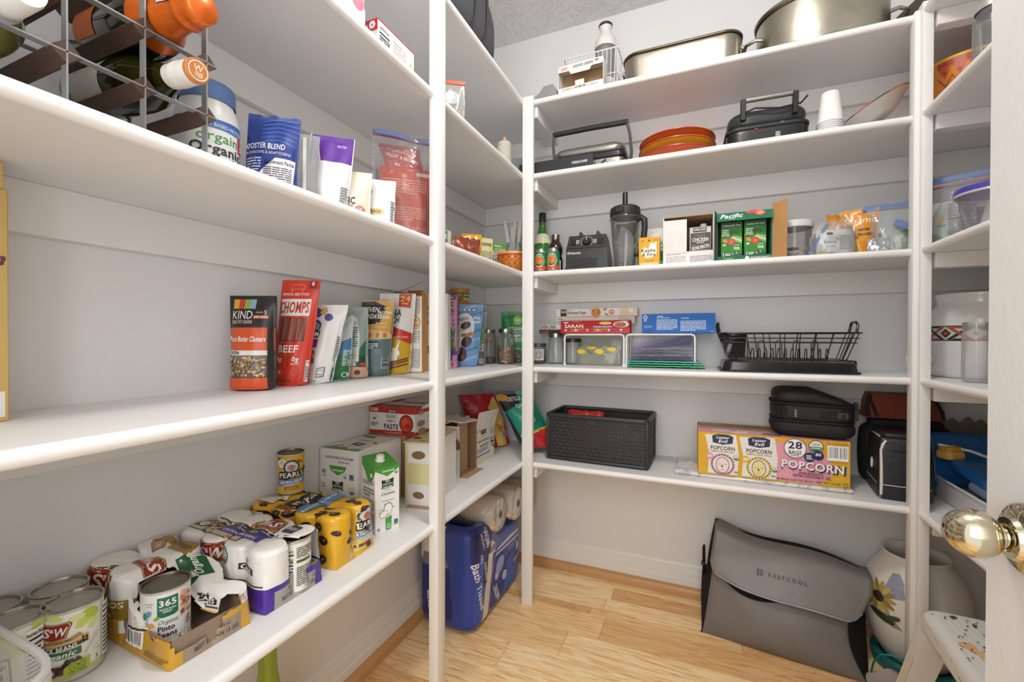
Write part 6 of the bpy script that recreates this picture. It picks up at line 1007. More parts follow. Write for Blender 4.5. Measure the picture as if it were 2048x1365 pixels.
g = rbox(.245, .175, .062, .045, BLK, er=.012); O('shell', g, t); O('shell', rbox(.235, .165, .062, .05, M('#303236', .3, 0, .1, 14), z0=.064, er=.026), t); O('rib_plate', rbox(.250, .178, .012, .045, BLKM, z0=.056, er=.003), t)
for x in (-.075, .075): O('handle_post', G().box((x - .008, -.096, .09), (x + .008, -.078, .158), BLK, .002, mx=TR((0, 0, 0), rx=4)), t)
O('handle', G().tube([(-.075, -.094, .150), (.075, -.094, .150)], .0085, SIL, 14), t); O('cord', G().tube([(-.10, -.093, .10), (-.04, -.099, .118), (.03, -.10, .106), (.09, -.098, .112), (.112, -.08, .14)], .003, BLK, 8), t); O('latch', G().box((.02, -.093, .012), (.035, -.086, .035), SIL, .001), t); O('red_light', G().box((-.04, -.090, .05), (-.03, -.0865, .055), M('#b02a20', .3), .0005), t); O('green_light', G().box((.035, -.090, .062), (.045, -.0865, .067), M('#2a8a7a', .3), .0005), t)
for i in range(6): O('side_rib', G().box((-.1235, -.06 + i * .02, .01), (-.118, -.05 + i * .02, .05), BLKM, .001), t)
for i in range(6):
    c = T('paper_cup', ('bottom paper cup of the upturned stack, rim on the shelf', 'second paper cup of the upturned stack', 'third paper cup of the upturned stack', 'fourth paper cup of the upturned stack', 'fifth paper cup of the upturned stack', 'topmost white paper cup of the upturned stack')[i], 'cup', (.381, 1.672, T4 + i * .0065), 0, 'upturned paper cups')
    O('cup_wall', G().lathe([(.0365, .003), (.0375, .0015), (.0365, 0), (.0352, .0015), (.0345, .004), (.0235, .096), (.0215, .098), (0, .097)], M('#e9e7e4', .55), 36), c, ang=60)
t = T('serving_platter', 'large white platter tilted against the orange bowl', 'plate', (.528, 1.775, T4 + .060), 0, None, 0, -30); R = .112
O('platter_body', G().lathe([(0, .002), (R * .5, 0), (R * .56, .004), (R * .95, .034), (R, .037), (R * .985, .040), (R * .56, .010), (0, .007)], M('#dedad3', .25, 0, .05, 6, 0, 0, .4), 64, sy=.95), t)
for i in range(14): a = np.linspace(2 * PI * i / 14, 2 * PI * (i + 1) / 14, 8); O('painted_rim', G().tube([(R * 1.0 * math.cos(q), R * .95 * math.sin(q), .0385) for q in a], .0016, M('#c2402f' if i % 2 else '#2a3a34', .3), 6), t)
terra(.120, .172, 'painted_bowl', 'large orange painted bowl behind the right corner post', (.748, 1.762, T4), 40, .55, 56, 12)
o = jar('large clear glass jar on the right shelf beside the open door', (.648, 1.405, T4), .043, .150, M('#b9b6ae', .35, .6), neck=.84, lidh=.02)
# ---------------------------------------------------------------- topmost back shelf
t = T('grey_lid', 'small grey plastic lid at the left end of the topmost back shelf', 'lid', (-.563, 1.695, T5), 0); O('lid_body', G().prism([(-.05, 0), (.05, 0), (.045, .05), (.030, .072), (-.008, .070), (-.028, .045), (-.048, .036)], -.03, .05, M('#8f9294', .4), 'y'), t, ang=30)
WIRE = M('#e2e0dc', .35)
t = T('wire_basket', 'white wire basket holding a food chopper', 'basket', (-.398, 1.790, T5), 0)
bw, bd, bh = .215, .125, .195
for z, s_ in ((.004, .92), (.10, .96), (bh, 1)): O('wire_ring', G().tube([(bw / 2 * s_ * a, bd / 2 * s_ * b, z) for a, b in ((-1, -.9), (-.95, -1), (0, -1), (.95, -1), (1, -.9), (1, 0), (1, .9), (.95, 1), (0, 1), (-.95, 1), (-1, .9), (-1, 0))], .0028 if z > .15 else .002, WIRE, 8, True), t)
for i in range(13): x = bw * (-.46 + .92 * i / 12); [O('wire', G().tube([(x * .92, sy * bd / 2 * .92, .004), (x, sy * bd / 2, bh)], .0016, WIRE, 6), t) for sy in (-1, 1)]
for i in range(5): y = bd * (-.4 + .8 * i / 4); [O('wire', G().tube([(sx * bw / 2 * .92, y * .92, .004), (sx * bw / 2, y, bh)], .0016, WIRE, 6), t) for sx in (-1, 1)]; O('floor_wire', G().tube([(-bw / 2 * .92, y * .92, .004), (bw / 2 * .92, y * .92, .004)], .0016, WIRE, 6), t)
t = T('food_chopper', 'white push-down food chopper with clear cup in the wire basket', 'chopper', (-.352, 1.800, T5 + .006), 0); WP = M('#e4ddd9', .35); O('cup', G().lathe([(.038, .10), (.040, .11), (.041, .235)], clear('#e6e8ea', .3, .08, '#c9ccd0', 0, 20, .6), 40), t); O('base_ring', G().lathe([(0, 0), (.042, 0), (.043, .09), (.040, .105), (.036, .105)], WP, 40), t)
O('shaft', G().lathe([(.026, .105), (.026, .235)], M('#b9bcc0', .3, .5), 24), t); O('plunger_housing', G().lathe([(.0425, .235), (.0435, .238), (.0435, .250), (.040, .268), (.030, .283), (.0235, .294), (.0215, .305), (.0225, .318), (.0265, .323)], WP, 40), t); O('grip_ring', G().lathe([(.0265, .323), (.028, .326), (.028, .332), (.026, .335), (0, .335)], M('#2c2e30', .4), 40), t)
t = T('kitchen_tool_box', 'white and kraft kitchen tool box tipped forward in front of the wire basket', 'box', (-.418, 1.682, T5 + .001), -2, None); g = G(); w_, d_, h_ = .178, .06, .120; c = .002
for a, b, m in (((-w_ / 2, d_ / 2 - c, 0), (w_ / 2, d_ / 2, h_), KRAFT), ((-w_ / 2, -d_ / 2, 0), (-w_ / 2 + c, d_ / 2 - c, h_), WCARD), ((w_ / 2 - c, -d_ / 2, 0), (w_ / 2, d_ / 2 - c, h_), WCARD), ((-w_ / 2 + c, -d_ / 2, 0), (w_ / 2 - c, d_ / 2 - c, c), WCARD), ((-w_ / 2 + c, -d_ / 2, c), (w_ / 2 - c, -d_ / 2 + c, .038), WCARD), ((-w_ / 2, -d_ / 2, h_), (w_ / 2, d_ / 2, h_ + c), WCARD), ((-w_ / 2, -d_ / 2 - .002, h_ - .022), (w_ / 2, -d_ / 2, h_ + c), WCARD)): g.box(a, b, m, .0004)
O('box', g, t); O('hang_tab', G().prism([(-.045, h_ - .022), (.045, h_ - .022), (.036, h_ - .036), (-.036, h_ - .036)], -d_ / 2 - .0022, -d_ / 2 - .0008, WCARD, 'y'), t); pr = P(None, (-w_ / 2, -d_ / 2 - .002, h_ - .022), (w_, 0, 0), (0, 0, .022)); pr.t('OXO', 14, 50, 44, '#c2302a', w=14); pr.t('GOOD GRIPS', 56, 54, 44, '#3a3a3c', w=44, b=1); pr.e(86, 70, 5, 18, '#6a9a5a'); pr.done(t); pr = P(None, (-w_ / 2, -d_ / 2, 0), (w_, 0, 0), (0, 0, .038)); pr.r(40, 74, 62, 96, '#c9c2b4'); [pr.r(10 + i * 9, 70, 17 + i * 9, 84, ('#b9bcbc', '#9aa09a', '#b9bcbc', '#8f9a8a', '#5a8a4a', '#6a9a5a', '#b9bcbc', '#a9aca9', '#b9bcbc')[i]) for i in range(9)]; pr.done(t)
O('inner_tab', G().box((-.02, -d_ / 2 - .001, .036), (.015, -d_ / 2 + .0015, .056), WCARD, .0003, mx=TR(rz=0)), t)
SS = M('#aca698', .32, 1, .18, 18, .12, 30); SSD = M('#6a6050', .3, 1, .3, 22)
t = T('roasting_pan', 'rectangular stainless roasting pan with wire handles', 'pan', (-.064, 1.768, T5), 0)
g = rbox(.385, .215, .112, .055, SS, n=8, taper=1.03, er=.012); V = g.V(); g.f = [f for f in g.f if not all(V[k][2] > .108 for k in f)]; g.mi = g.mi[:len(g.f)]; O('pan_body', g, t, ang=60)
rr = lambda w, d, r, z, n=8: [((1 if q in (0, 3) else -1) * (w / 2 - r) + r * math.cos(math.radians(90 * q + 90 * i / n)), (1 if q < 2 else -1) * (d / 2 - r) + r * math.sin(math.radians(90 * q + 90 * i / n)), z) for q in range(4) for i in range(n + 1)]
O('rim', G().tube(rr(.397, .225, .058, .108), .0042, SSD, 8, True), t); O('front_seam', G().tube(rr(.391, .219, .057, .099), .0015, SSD, 6, True), t)
O('lid_handle', G().tube([(-.095, .0, .108), (-.096, .0, .150), (-.088, .0, .168), (0, .0, .176), (.088, .0, .180), (.096, .0, .164), (.095, .0, .108)], .0035, M('#4a4a4c', .3, .8), 8), t); O('rack_bar', G().tube([(-.13, .0, .108), (.13, .0, .108)], .0035, SSD, 8), t)
for sx in (-1, 1): O('side_handle', G().tube([(sx * .194, -.05, .085), (sx * .204, -.05, .075), (sx * .204, .05, .075), (sx * .194, .05, .085)], .004, SS, 8), t)
t = T('oval_pot', 'large oval stainless pot with a lid and riveted side handles', 'pot', (.372, 1.772, T5), 0); ax, ay, hh = .186, .142, .150
O('pot_body', G().lathe([(0, .002), (.94, 0), (.985, .012), (1, .03), (1, hh)], SS, 72, sx=ax, sy=ay), t, ang=60) if False else O('pot_body', G().lathe([(1e-4, .002), (.175, 0), (.183, .010), (.186, .025), (.186, hh)], SS, 72, sy=ay / ax), t, ang=60)
O('pot_rim', G().lathe([(.186, hh - .004), (.192, hh), (.193, hh + .004), (.189, hh + .006)], SSD, 72, sy=ay / ax), t); O('lid', G().lathe([(.1915, hh + .0065), (.194, hh + .010), (.191, hh + .016), (.180, hh + .020), (.12, hh + .036), (.0002, hh + .042)], SS, 72, sy=ay / ax), t, ang=50)
for sx in (-1, 1): O('handle', G().tube([(sx * .172, -.052, .085), (sx * .195, -.056, .088), (sx * .222, -.040, .086), (sx * .226, 0, .084), (sx * .222, .040, .086), (sx * .195, .056, .088), (sx * .172, .052, .085)], .0058, SS, 10), t); [O('rivet', G().lathe([(.005, 0), (.004, .003), (0, .0035)], SS, 12, mx=TR((sx * .176, -.050 + .1 * k, .085), ry=90 * sx)), t) for k in (0, 1)]
t = T('baking_tray', 'brown and grey tray standing on edge at the right end of the topmost shelf', 'tray', (.668, 1.79, T5), 18, None); O('tray_panel', G().box((-.010, -.10, 0), (.004, .11, .17), M('#a9906a', .4, .2, .25, 9), .002), t); O('tray_back', G().box((-.022, -.10, 0), (-.0105, .11, .158), M('#55504a', .4, .4), .002), t)
# ---------------------------------------------------------------- second lowest back shelf
o = jar('short glass jar with a printed label, left of the wire risers', (-.655, 1.845, T2), .037, .086, M('#5a5a58', .4, .5), 0, neck=.9); fill(o, 'dark_filling', .036, .032, 60, .004, ['#3a3634', '#2a2624', '#4a4442'], '#2e2a28', .6, 9); pr = P(cyl=(.037, .016, .064, -10, 60)); pr.r(0, 0, 100, 100, '#dcdad6'); pr.ln(8, 8, 92, 92, 7, '#5a5856'); pr.done(o)
jar('empty tall glass jar with a tin lid, left of the wire risers', (-.575, 1.852, T2), .034, .130, TIN, neck=.86)
jar('empty glass jar with a black lid behind the first riser leg', (-.497, 1.848, T2), .034, .108, M('#242426', .35), neck=.94)
def wrapbox(name, label, loc, rz, w, d, h, col, paint, cat='box'):
    t = T(name, label, cat, loc, rz); g = G().box((-w / 2, -d / 2, 0), (w / 2, d / 2, h), card(col), .001); O('box', g, t); pr = P(None, (-w / 2, -d / 2, 0), (w, 0, 0), (0, 0, h)); paint(pr); pr.done(t); return t
RZ = T2 + .1305
wrapbox('oven_liner_box', 'narrow white and black oven liner box lying on the jars', (-.520, 1.872, RZ + .0035), 0, .260, .05, .040, '#e6e3de', lambda pr: (pr.r(0, 0, 100, 38, '#3a2a26'), pr.t('OVEN LINER', 16, 70, 36, '#2a2826', w=27), pr.t('Margoo', 9, 20, 22, '#c98a5a', w=15, sl=.2), pr.r(0, 38, 100, 44, '#b9653a')))
wrapbox('wrap_box', 'white wrap carton under the parchment paper box', (-.405, 1.868, RZ + .0445), 0, .335, .045, .030, '#e2ded8', lambda pr: (pr.ln(2, 14, 12, 40, 2, '#5a5856'), pr.e(6, 66, 4, 12, '#b99a7a'), pr.r(80, 10, 99, 90, '#c9b9a4')))
def parch(pr):
    pr.r(6, 8, 14, 94, '#2a2a2c'); pr.t('365', 10, 62, 30, '#f0eee8', w=7); pr.t('Parchment Paper', 27, 50, 36, '#3a3836', w=24); pr.ln(15, 80, 22, 90, 1, '#8a8680'); pr.e(51, 46, 6, None, '#d98a2a'); pr.scatter(47, 20, 55, 78, 9, .8, ['#4a2a1c']); pr.e(62, 84, 2.4, 10, '#c2402a', 20); pr.e(64, 22, 2.6, 10, '#4f9a3f', -30); pr.e(70, 50, 3.2, None, '#d9702a'); pr.t('70', 70, 52, 24, '#f4efe6', w=3.6); pr.r(80, 0, 100, 100, '#d9c2a4'); pr.r(90, 40, 95, 86, '#e6e0d4'); pr.e(44, 86, 1, 5, '#3a2a20')
wrapbox('parchment_paper_box', 'white parchment paper box with a cookie picture, topmost of its stack', (-.400, 1.866, RZ + .0752), 0, .345, .045, .034, '#e9e6e1', parch)
def saran(pr):
    pr.r(0, 0, 100, 42, '#b8232a'); pr.r(0, 41, 100, 44, '#8f1a20'); pr.e(8, 84, 4, 6, '#e6dcd6'); pr.t('SARAN', 20, 56, 26, '#f2eeea', w=28); pr.p([(46, 44), (78, 44), (74, 56), (50, 56)], '#3a5aa0'); pr.t('PREMIUM', 62, 50, 10, '#f2eeea', w=26); pr.e(66, 78, 9, 12, '#e0c24a'); pr.e(88, 68, 11, 24, '#e6d9c9'); pr.e(87, 66, 8, 20, '#a8542a'); pr.scatter(82, 54, 92, 80, 8, 1.5, ['#7a3018', '#c9703a']); pr.t('100', 93, 88, 14, '#f2eeea', w=8); pr.ln(18, 88, 38, 94, 1, '#e0a0a0')
    for u in (8, 23, 40, 55, 71, 88): pr.e(u, 24, 1.9, None, '#c9b9b4' if u != 23 else '#efe9e6')
    for u in (13, 46): pr.p([(u, 8), (u + 24, 8), (u + 24, 9), (u, 9)], '#e0b03a'); pr.p([(u, 36), (u + 24, 36), (u + 24, 37), (u, 37)], '#e0b03a'); pr.ln(u + 3, 14, u + 21, 32, 2, '#e0b04a')
wrapbox('plastic_wrap_box', 'red plastic wrap box at the front of the left riser', (-.392, 1.812, RZ + .0035), 0, .285, .046, .052, '#b8232a', saran)
def blueb(pr):
    pr.e(5, 82, 3, 12, '#dfe6f2'); pr.e(5, 82, 2, 8, '#2f6fc0'); pr.r(3, 62, 7, 66, '#dfe6f2'); pr.t('WARNING', 26, 87, 7, '#e6ecf6', w=8); pr.ln(21, 76, 50, 82, 1, '#cfdcf0'); pr.ln(21, 16, 50, 72, 8, '#cfdcf0'); pr.t('CAUTION', 60, 76, 7, '#e6ecf6', w=10); pr.ln(54, 10, 88, 64, 8, '#cfdcf0'); pr.ln(3, 28, 14, 40, 2, '#9ab9e6'); pr.r(3, 17, 12, 22, '#2a3f9a'); pr.r(2, 6, 17, 11, '#1a2a4a'); pr.ln(94, 6, 98, 10, 1, '#dfe6f2')
wrapbox('freezer_bag_box', 'blue freezer bag box lying on the right riser', (-.072, 1.836, RZ + .0035), 0, .262, .10, .074, '#2f6fc0', blueb)
WR_ = M('#ecebe8', .35)
for i, (xa, xb) in enumerate(((-.516, -.272), (-.262, -.010))):
    t = T('wire_riser', ('white wire shelf riser, left one', 'white wire shelf riser, right one holding the blue box')[i], 'rack', ((xa + xb) / 2, 1.838, T2), 0, 'white wire risers'); hw = (xb - xa) / 2; hz = .128
    for y in (-.052, .068): O('leg_frame', G().tube([(-hw, y, .004), (-hw, y, hz - .012), (-hw + .004, y, hz - .003), (-hw + .012, y, hz), (hw - .012, y, hz), (hw - .004, y, hz - .003), (hw, y, hz - .012), (hw, y, .004)], .0038, WR_, 10), t); [O('foot', G().lathe([(.005, 0), (.0055, .004), (.005, .010), (0, .010)], M('#f2f1ee', .5), 12, o=(sx * hw, y, 0)), t) for sx in (-1, 1)]
    for k in range(9): x = -hw + .02 + (2 * hw - .04) * k / 8; O('top_wire', G().tube([(x, -.052, hz - .001), (x, .068, hz - .001)], .0022, WR_, 6), t)
t = T('produce_bag', 'clear bag with lemon prints lying under the left riser', 'bag', (-.392, 1.846, T2), -3); LB = clear('#eef0e9', .22, .08, '#e2e4da', .7, 40, .6)
for i, (h, dy, nm) in enumerate(((.078, -.018, 'bag_layer'), (.108, .014, 'bag_layer'))):
    g = pouch(.205 - .01 * i, h, .032, LB, seed=80 + i, wr=.008, jag=.012, shx=.02 * i); O(nm, g, t, ang=70, loc=(0, dy, 0))
    if i == 0: pr = pf(g, .205, h); [pr.e(u, v, 9.5, 13, '#e0c22f', q) for u, v, q in ((20, 72, -6), (58, 74, -10), (82, 88, -6), (42, 98, 0))]; pr.e(38, 70, 7, 5, '#5a8a4a', -24); pr.e(70, 60, 3, 4, '#b9c27a'); pr.done(t, mx=TR((0, dy, 0)))
t = T('freezer_bag_pile', 'pile of clear freezer bags with blue and pink strips under the right riser', 'bag', (-.132, 1.850, T2 + .028), 2); FB = clear('#ffffff', .26, .06, '#f2f4f8', .8, 50, .6)
for i in range(4):
    n1 = noise2(90 + i); x, y = np.meshgrid(np.linspace(-.118, .112, 22), np.linspace(-.052, .05, 8), indexing='ij'); z = .006 + .012 * i + (.052 * np.clip(y / .1 + .5, 0, 1) * (.55 + .45 * x / .11) * (i > 0)) + .005 * n1(x * 25, y * 25); O('bag_sheet', G().grid(np.stack([x, y, z], -1), FB), t, ang=80)
    xs = np.linspace(-.116, .108, 22); ys = .012 * i - .01; zz = .008 + .012 * i + (.052 * np.clip(ys / .1 + .5, 0, 1) * (.55 + .45 * xs / .11) * (i > 0)) + .005 * n1(xs * 25, xs * 0 + ys * 25) + .010
    A = np.array([np.column_stack([xs, xs * 0 + ys - .022 - q * .010, zz + .004 - q * .006]) for q in (0, 1)]); O('zip_strip', G().grid(A, clear('#dfe4f8', .55, .1, ('#8f9ee0', '#aab6ea', '#98a6e2', '#b9c4f0')[i], 0, 20, .4)), t); A = A[1:2] + np.array([[0, -.002, -.001]]); O('zip_seam', G().tube(A[0], .0007, M(('#c95a7a', '#9a6a9a', '#c24a6a', '#a87aa8')[i], .4), 6), t)
for i, (c, lb) in enumerate((('#2fae74', 'green reusable bag lying flat at the bottom of the pile under the right riser'), ('#3fc284', 'bright green reusable bag, second of the flat pile'), ('#4fb9d2', 'light blue reusable bag on top of the green ones'))):
    t = T('reusable_bag', lb, 'bag', (-.118, 1.812 + .012 * i, T2 + .0008 + .008 * i), 2 - i, 'flat reusable bags'); n1 = noise2(95 + i); x, y = np.meshgrid(np.linspace(-.138, .142 - .01 * i, 20), np.linspace(-.062, .05, 8), indexing='ij'); z = .002 + .003 * (1 + n1(x * 30, y * 40)); MC = clear(c, .62, .1, c, .5, 60, .5); g = G().grid(np.stack([x, y, z + .003], -1), MC).grid(np.stack([x, y, z * 0 + .0005], -1)[::-1], MC); O('bag_sheet', g, t, ang=80); O('edge_band', G().tube(np.column_stack([x[:, 0], y[:, 0], z[:, 0] + .001]), .0022, M(c, .4), 6), t)
# dish rack
t = T('dish_rack', 'black wire dish rack on a black drip tray', 'dish rack', (.272, 1.778, T2), 2); BK = M('#1e1f21', .22, 0, .1, 10); BW = M('#232326', .3, .3)
O('drip_tray', rbox(.392, .200, .036, .03, BK, taper=.965, er=.006), t); O('tray_lip', G().tube(rr(.400, .206, .032, .004), .0035, BK, 8, True), t); O('drain_spout', G().box((.19, -.03, .010), (.207, .06, .042), BK, .006, 2), t)
for z, w, d in ((.042, .340, .150), (.100, .385, .182), (.115, .395, .188), (.132, .405, .196)): O('rack_ring', G().tube(rr(w, d, .025, z, 4), (.0028 if z > .13 else .0018), BW, 8, True), t)
for i in range(8): x = -.150 + .3 * i / 7; [O('rack_wire', G().tube([(x, sy * .075, .042), (x * 1.16, sy * .096, .132)], .0016, BW, 6), t) for sy in (-1, 1)]
for i in range(4): y = -.05 + .1 * i / 3; [O('rack_wire', G().tube([(sx * .170, y, .042), (sx * .201, y * 1.2, .132)], .0016, BW, 6), t) for sx in (-1, 1)]
for i in range(12): x = -.105 + .22 * i / 11; O('plate_loop', G().tube([(x, -.045, .042), (x + .002, -.038, .062), (x + .006, -.028, .077), (x + .011, -.018, .080), (x + .015, -.010, .070), (x + .016, -.004, .042)], .0016, BW, 6), t); O('floor_wire', G().tube([(x, -.072, .042), (x, .072, .042)], .0018, BW, 6), t)
for i in range(5): x = -.12 + .055 * i; O('back_loop', G().tube([(x, .06, .042), (x, .066, .095), (x + .006, .067, .106), (x + .014, .067, .106), (x + .020, .066, .095), (x + .020, .06, .042)], .0016, BW, 6), t)
for sx in (-1, 1): O('handle', G().tube([(sx * .202, -.035, .132), (sx * .206, -.032, .158), (sx * .205, -.02, .168), (sx * .205, .02, .168), (sx * .206, .032, .158), (sx * .202, .035, .132)], .0042, BW, 8), t)
O('utensil_cup', G().add([(-.178, -.074, .046), (-.128, -.074, .046), (-.128, .02, .046), (-.178, .02, .046), (-.196, -.090, .130), (-.124, -.090, .130), (-.124, .03, .130), (-.196, .03, .130)], [(0, 1, 5, 4), (1, 2, 6, 5), (2, 3, 7, 6), (3, 0, 4, 7), (3, 2, 1, 0)], BK), t, ang=10, solid=.003)
# ---------------------------------------------------------------- lowest back shelf
t = T('woven_basket', 'black woven plastic basket with snack bags inside', 'basket', (-.362, 1.797, T1), -2); BP = M('#2e2e30', .42, 0, .12, 14); w_, d_, h_ = .392, .215, .186
O('basket_floor', rbox(w_ * .97, d_ * .97, .016, .018, BP, er=.004), t)
NR, rowh = 11, (h_ - .030) / 11
def wall(nm, p0, ux, L, nrm):
    nc = int(L / .0125); bl = G(); ver = G(); p0 = np.array(p0); ux = np.array(ux); nrm = np.array(nrm); k = 0
    for r_ in range(NR):
        z = .018 + rowh * r_
        for c in range(nc):
            q = (r_ + c) % 2; o1 = .0022 if q else -.0006; a = p0 + ux * (L * c / nc) + nrm * o1; b = p0 + ux * (L * (c + 1) / nc) + nrm * o1; V = []
            for off in (0, -.0022):
                for zz in (z, z + rowh * .84): V += [a + nrm * off + [0, 0, zz], b + nrm * off + [0, 0, zz]]
            bl.add(V, [(0, 1, 3, 2), (5, 4, 6, 7), (2, 3, 7, 6), (1, 0, 4, 5), (0, 2, 6, 4), (3, 1, 5, 7)], BP)
    for c in range(nc + 1):
        a = p0 + ux * (L * c / nc) - nrm * .0008; e = ux * .0034; V = [a - e + nrm * s_ + [0, 0, zz] for s_ in (-.001, .001) for zz in (.014, h_ - .010)] + [a + e + nrm * s_ + [0, 0, zz] for s_ in (-.001, .001) for zz in (.014, h_ - .010)]; ver.add(V, [(2, 3, 7, 6), (1, 0, 4, 5), (3, 2, 0, 1), (4, 6, 7, 5)], BP); 
    ver.fix = True; bl.fix = True
    o1 = O(nm, bl, t, ang=0); o1['kind'] = 'stuff'; o2 = O('uprights', ver, t, ang=0); o2['kind'] = 'stuff'
hx, hy = w_ / 2 - .002, d_ / 2 - .002
wall('woven_wall', (-hx, -hy, 0), (1, 0, 0), 2 * hx, (0, -1, 0)); wall('woven_wall', (hx, hy, 0), (-1, 0, 0), 2 * hx, (0, 1, 0)); wall('woven_wall', (hx, -hy, 0), (0, 1, 0), 2 * hy, (1, 0, 0)); wall('woven_wall', (-hx, hy, 0), (0, -1, 0), 2 * hy, (-1, 0, 0))
for sx in (-1, 1):
    for sy in (-1, 1): O('corner_post', G().box((sx * hx - .006, sy * hy - .006, .002), (sx * hx + .006, sy * hy + .006, h_ - .004), BP, .005, 2), t)
O('top_rim', G().tube(rr(w_ + .002, d_ + .002, .014, h_ - .006, 4), .0075, BP, 8, True, 1.2), t); O('bottom_rim', G().tube(rr(w_, d_, .014, .010, 4), .006, BP, 8, True), t)
bag('snack_bag', 'red snack bag with a nutrition panel standing in the woven basket', (-.425, 1.792, T1 + .017), -2, .150, .172, .05, film('#cf3424', .25), lambda pr: (pr.nf(8, 60, 40, 90), pr.t('DANG', 66, 84, 7, '#f2eae4', w=28), pr.t('TRAIL', 66, 73, 6, '#f2eae4', w=28), pr.ln(10, 10, 90, 50, 8, '#e6867a'), pr.r(60, 20, 90, 48, '#e6e2dc')), 'bags in the woven basket', 0, 0, seed=101, wr=.006, jag=.006)
bag('snack_bag', 'white bag lying lower beside the red bag in the woven basket', (-.310, 1.775, T1 + .017), 6, .120, .148, .05, film('#dcd9d4', .3), lambda pr: (pr.ln(10, 60, 90, 90, 5, '#a9a6a2'), pr.r(10, 10, 90, 40, '#c9b29a')), 'bags in the woven basket', 0, 0, seed=102, wr=.008)
bag('snack_bag', 'red and white bag at the right end inside the woven basket', (-.215, 1.80, T1 + .017), 60, .110, .130, .045, film('#b93a30', .3), lambda pr: pr.r(10, 50, 90, 80, '#e2ded8'), 'bags in the woven basket', 0, 0, seed=103, wr=.008)
t = T('tortilla_chip_bag', 'teal, black and red chip bag tilted between the boxes and the basket', 'bag', (-.625, 1.785, T1 + .020), 24, None, -8, 0)
g = pouch(.165, .240, .085, film('#2f9a86', .25, .5), seed=104, wr=.012, shx=-.52); O('pouch', g, t, ang=70); pr = P(g, (-.0825, -.3, 0), (.165, 0, 0), (-.52 * .24, 0, .24))
pr.p([(-2, 0), (102, 0), (102, 36), (-2, 14)], '#c9303a'); pr.p([(-2, 14), (102, 36), (102, 40), (-2, 18)], '#e6d24a'); pr.p([(-2, 60), (56, 78), (60, 100), (-2, 100)], '#2a2630'); pr.t('TORTILLA', 44, 86, 7, '#f2efe6', w=46, rot=10); pr.t('CHIPS', 56, 74, 6, '#f2efe6', w=28, rot=10); pr.e(16, 88, 18, 6, '#d99a2a', 10); pr.e(62, 52, 14, 8, '#c9d2a8', 20); pr.e(62, 52, 10, 5, '#8fae7a', 20); pr.p([(-2, 0), (18, 0), (8, 60), (-2, 60)], '#3a3044'); pr.r(70, 20, 96, 32, '#e23a34'); pr.done(t)
t = T('tortilla_bag', 'red and yellow bag leaning behind the coconut water box', 'bag', (-.850, 1.785, T1 + .004), 42, None); g = pouch(.170, .235, .06, film('#c2202e', .3, .6), seed=105, wr=.012, jag=.003, shx=-.30); O('pouch', g, t, ang=70); pr = P(g, (-.085, -.3, 0), (.17, 0, 0), (-.3 * .235, 0, .235)); pr.p([(60, 0), (86, 0), (102, 60), (90, 96), (60, 70)], '#e6c46a'); pr.p([(60, 60), (76, 50), (80, 62), (62, 74)], '#3a2420'); pr.p([(72, 30), (84, 26), (88, 40), (76, 44)], '#e0942a'); pr.bc(80, 18, 96, 40, '#e9e6e0', True); pr.done(t)
MAR = newmat('marble')
mt, N, L, b = MAR; tc = N.new('ShaderNodeTexCoord'); n = N.new('ShaderNodeTexNoise'); n.inputs['Scale'].default_value = 7; n.inputs['Detail'].default_value = 8; n.inputs['Distortion'].default_value = 2; cr = N.new('ShaderNodeValToRGB'); e = cr.color_ramp.elements; e[0].position = .46; e[0].color = lin('#dedcda'); e[1].position = .56; e[1].color = lin('#e6e4e2'); x = e.new(.5); x.color = lin('#b9b6b4'); L.new(tc.outputs['Object'], n.inputs['Vector']); L.new(n.outputs[0], cr.inputs[0]); L.new(cr.outputs[0], b.inputs['Base Color']); b.inputs['Roughness'].default_value = .25
t = G().box((-.268, -.105, 0), (.262, .105, .0155), mt, .007); o = O('marble_board', t, loc=(.193, 1.785, T1)); tag(o, 'white marble board lying under the popcorn box', 'board')
t = T('popcorn_box', 'yellow and pink popcorn case on the marble board', 'box', (.222, 1.772, T1 + .0158), 1); w_, d_, h_ = .442, .180, .148; g = carton(G(), w_, d_, h_, card('#d9a92e')); O('case', g, t)
F_, R_, L_, T_ = boxfaces(g, w_, d_, h_); PK = '#e29aac'; NV = '#26305a'
F_.p([(54, 4), (80, 2), (88, 20), (92, 40), (86, 62), (78, 84), (66, 92), (56, 88)], PK); F_.r(52, 4, 58, 88, PK)
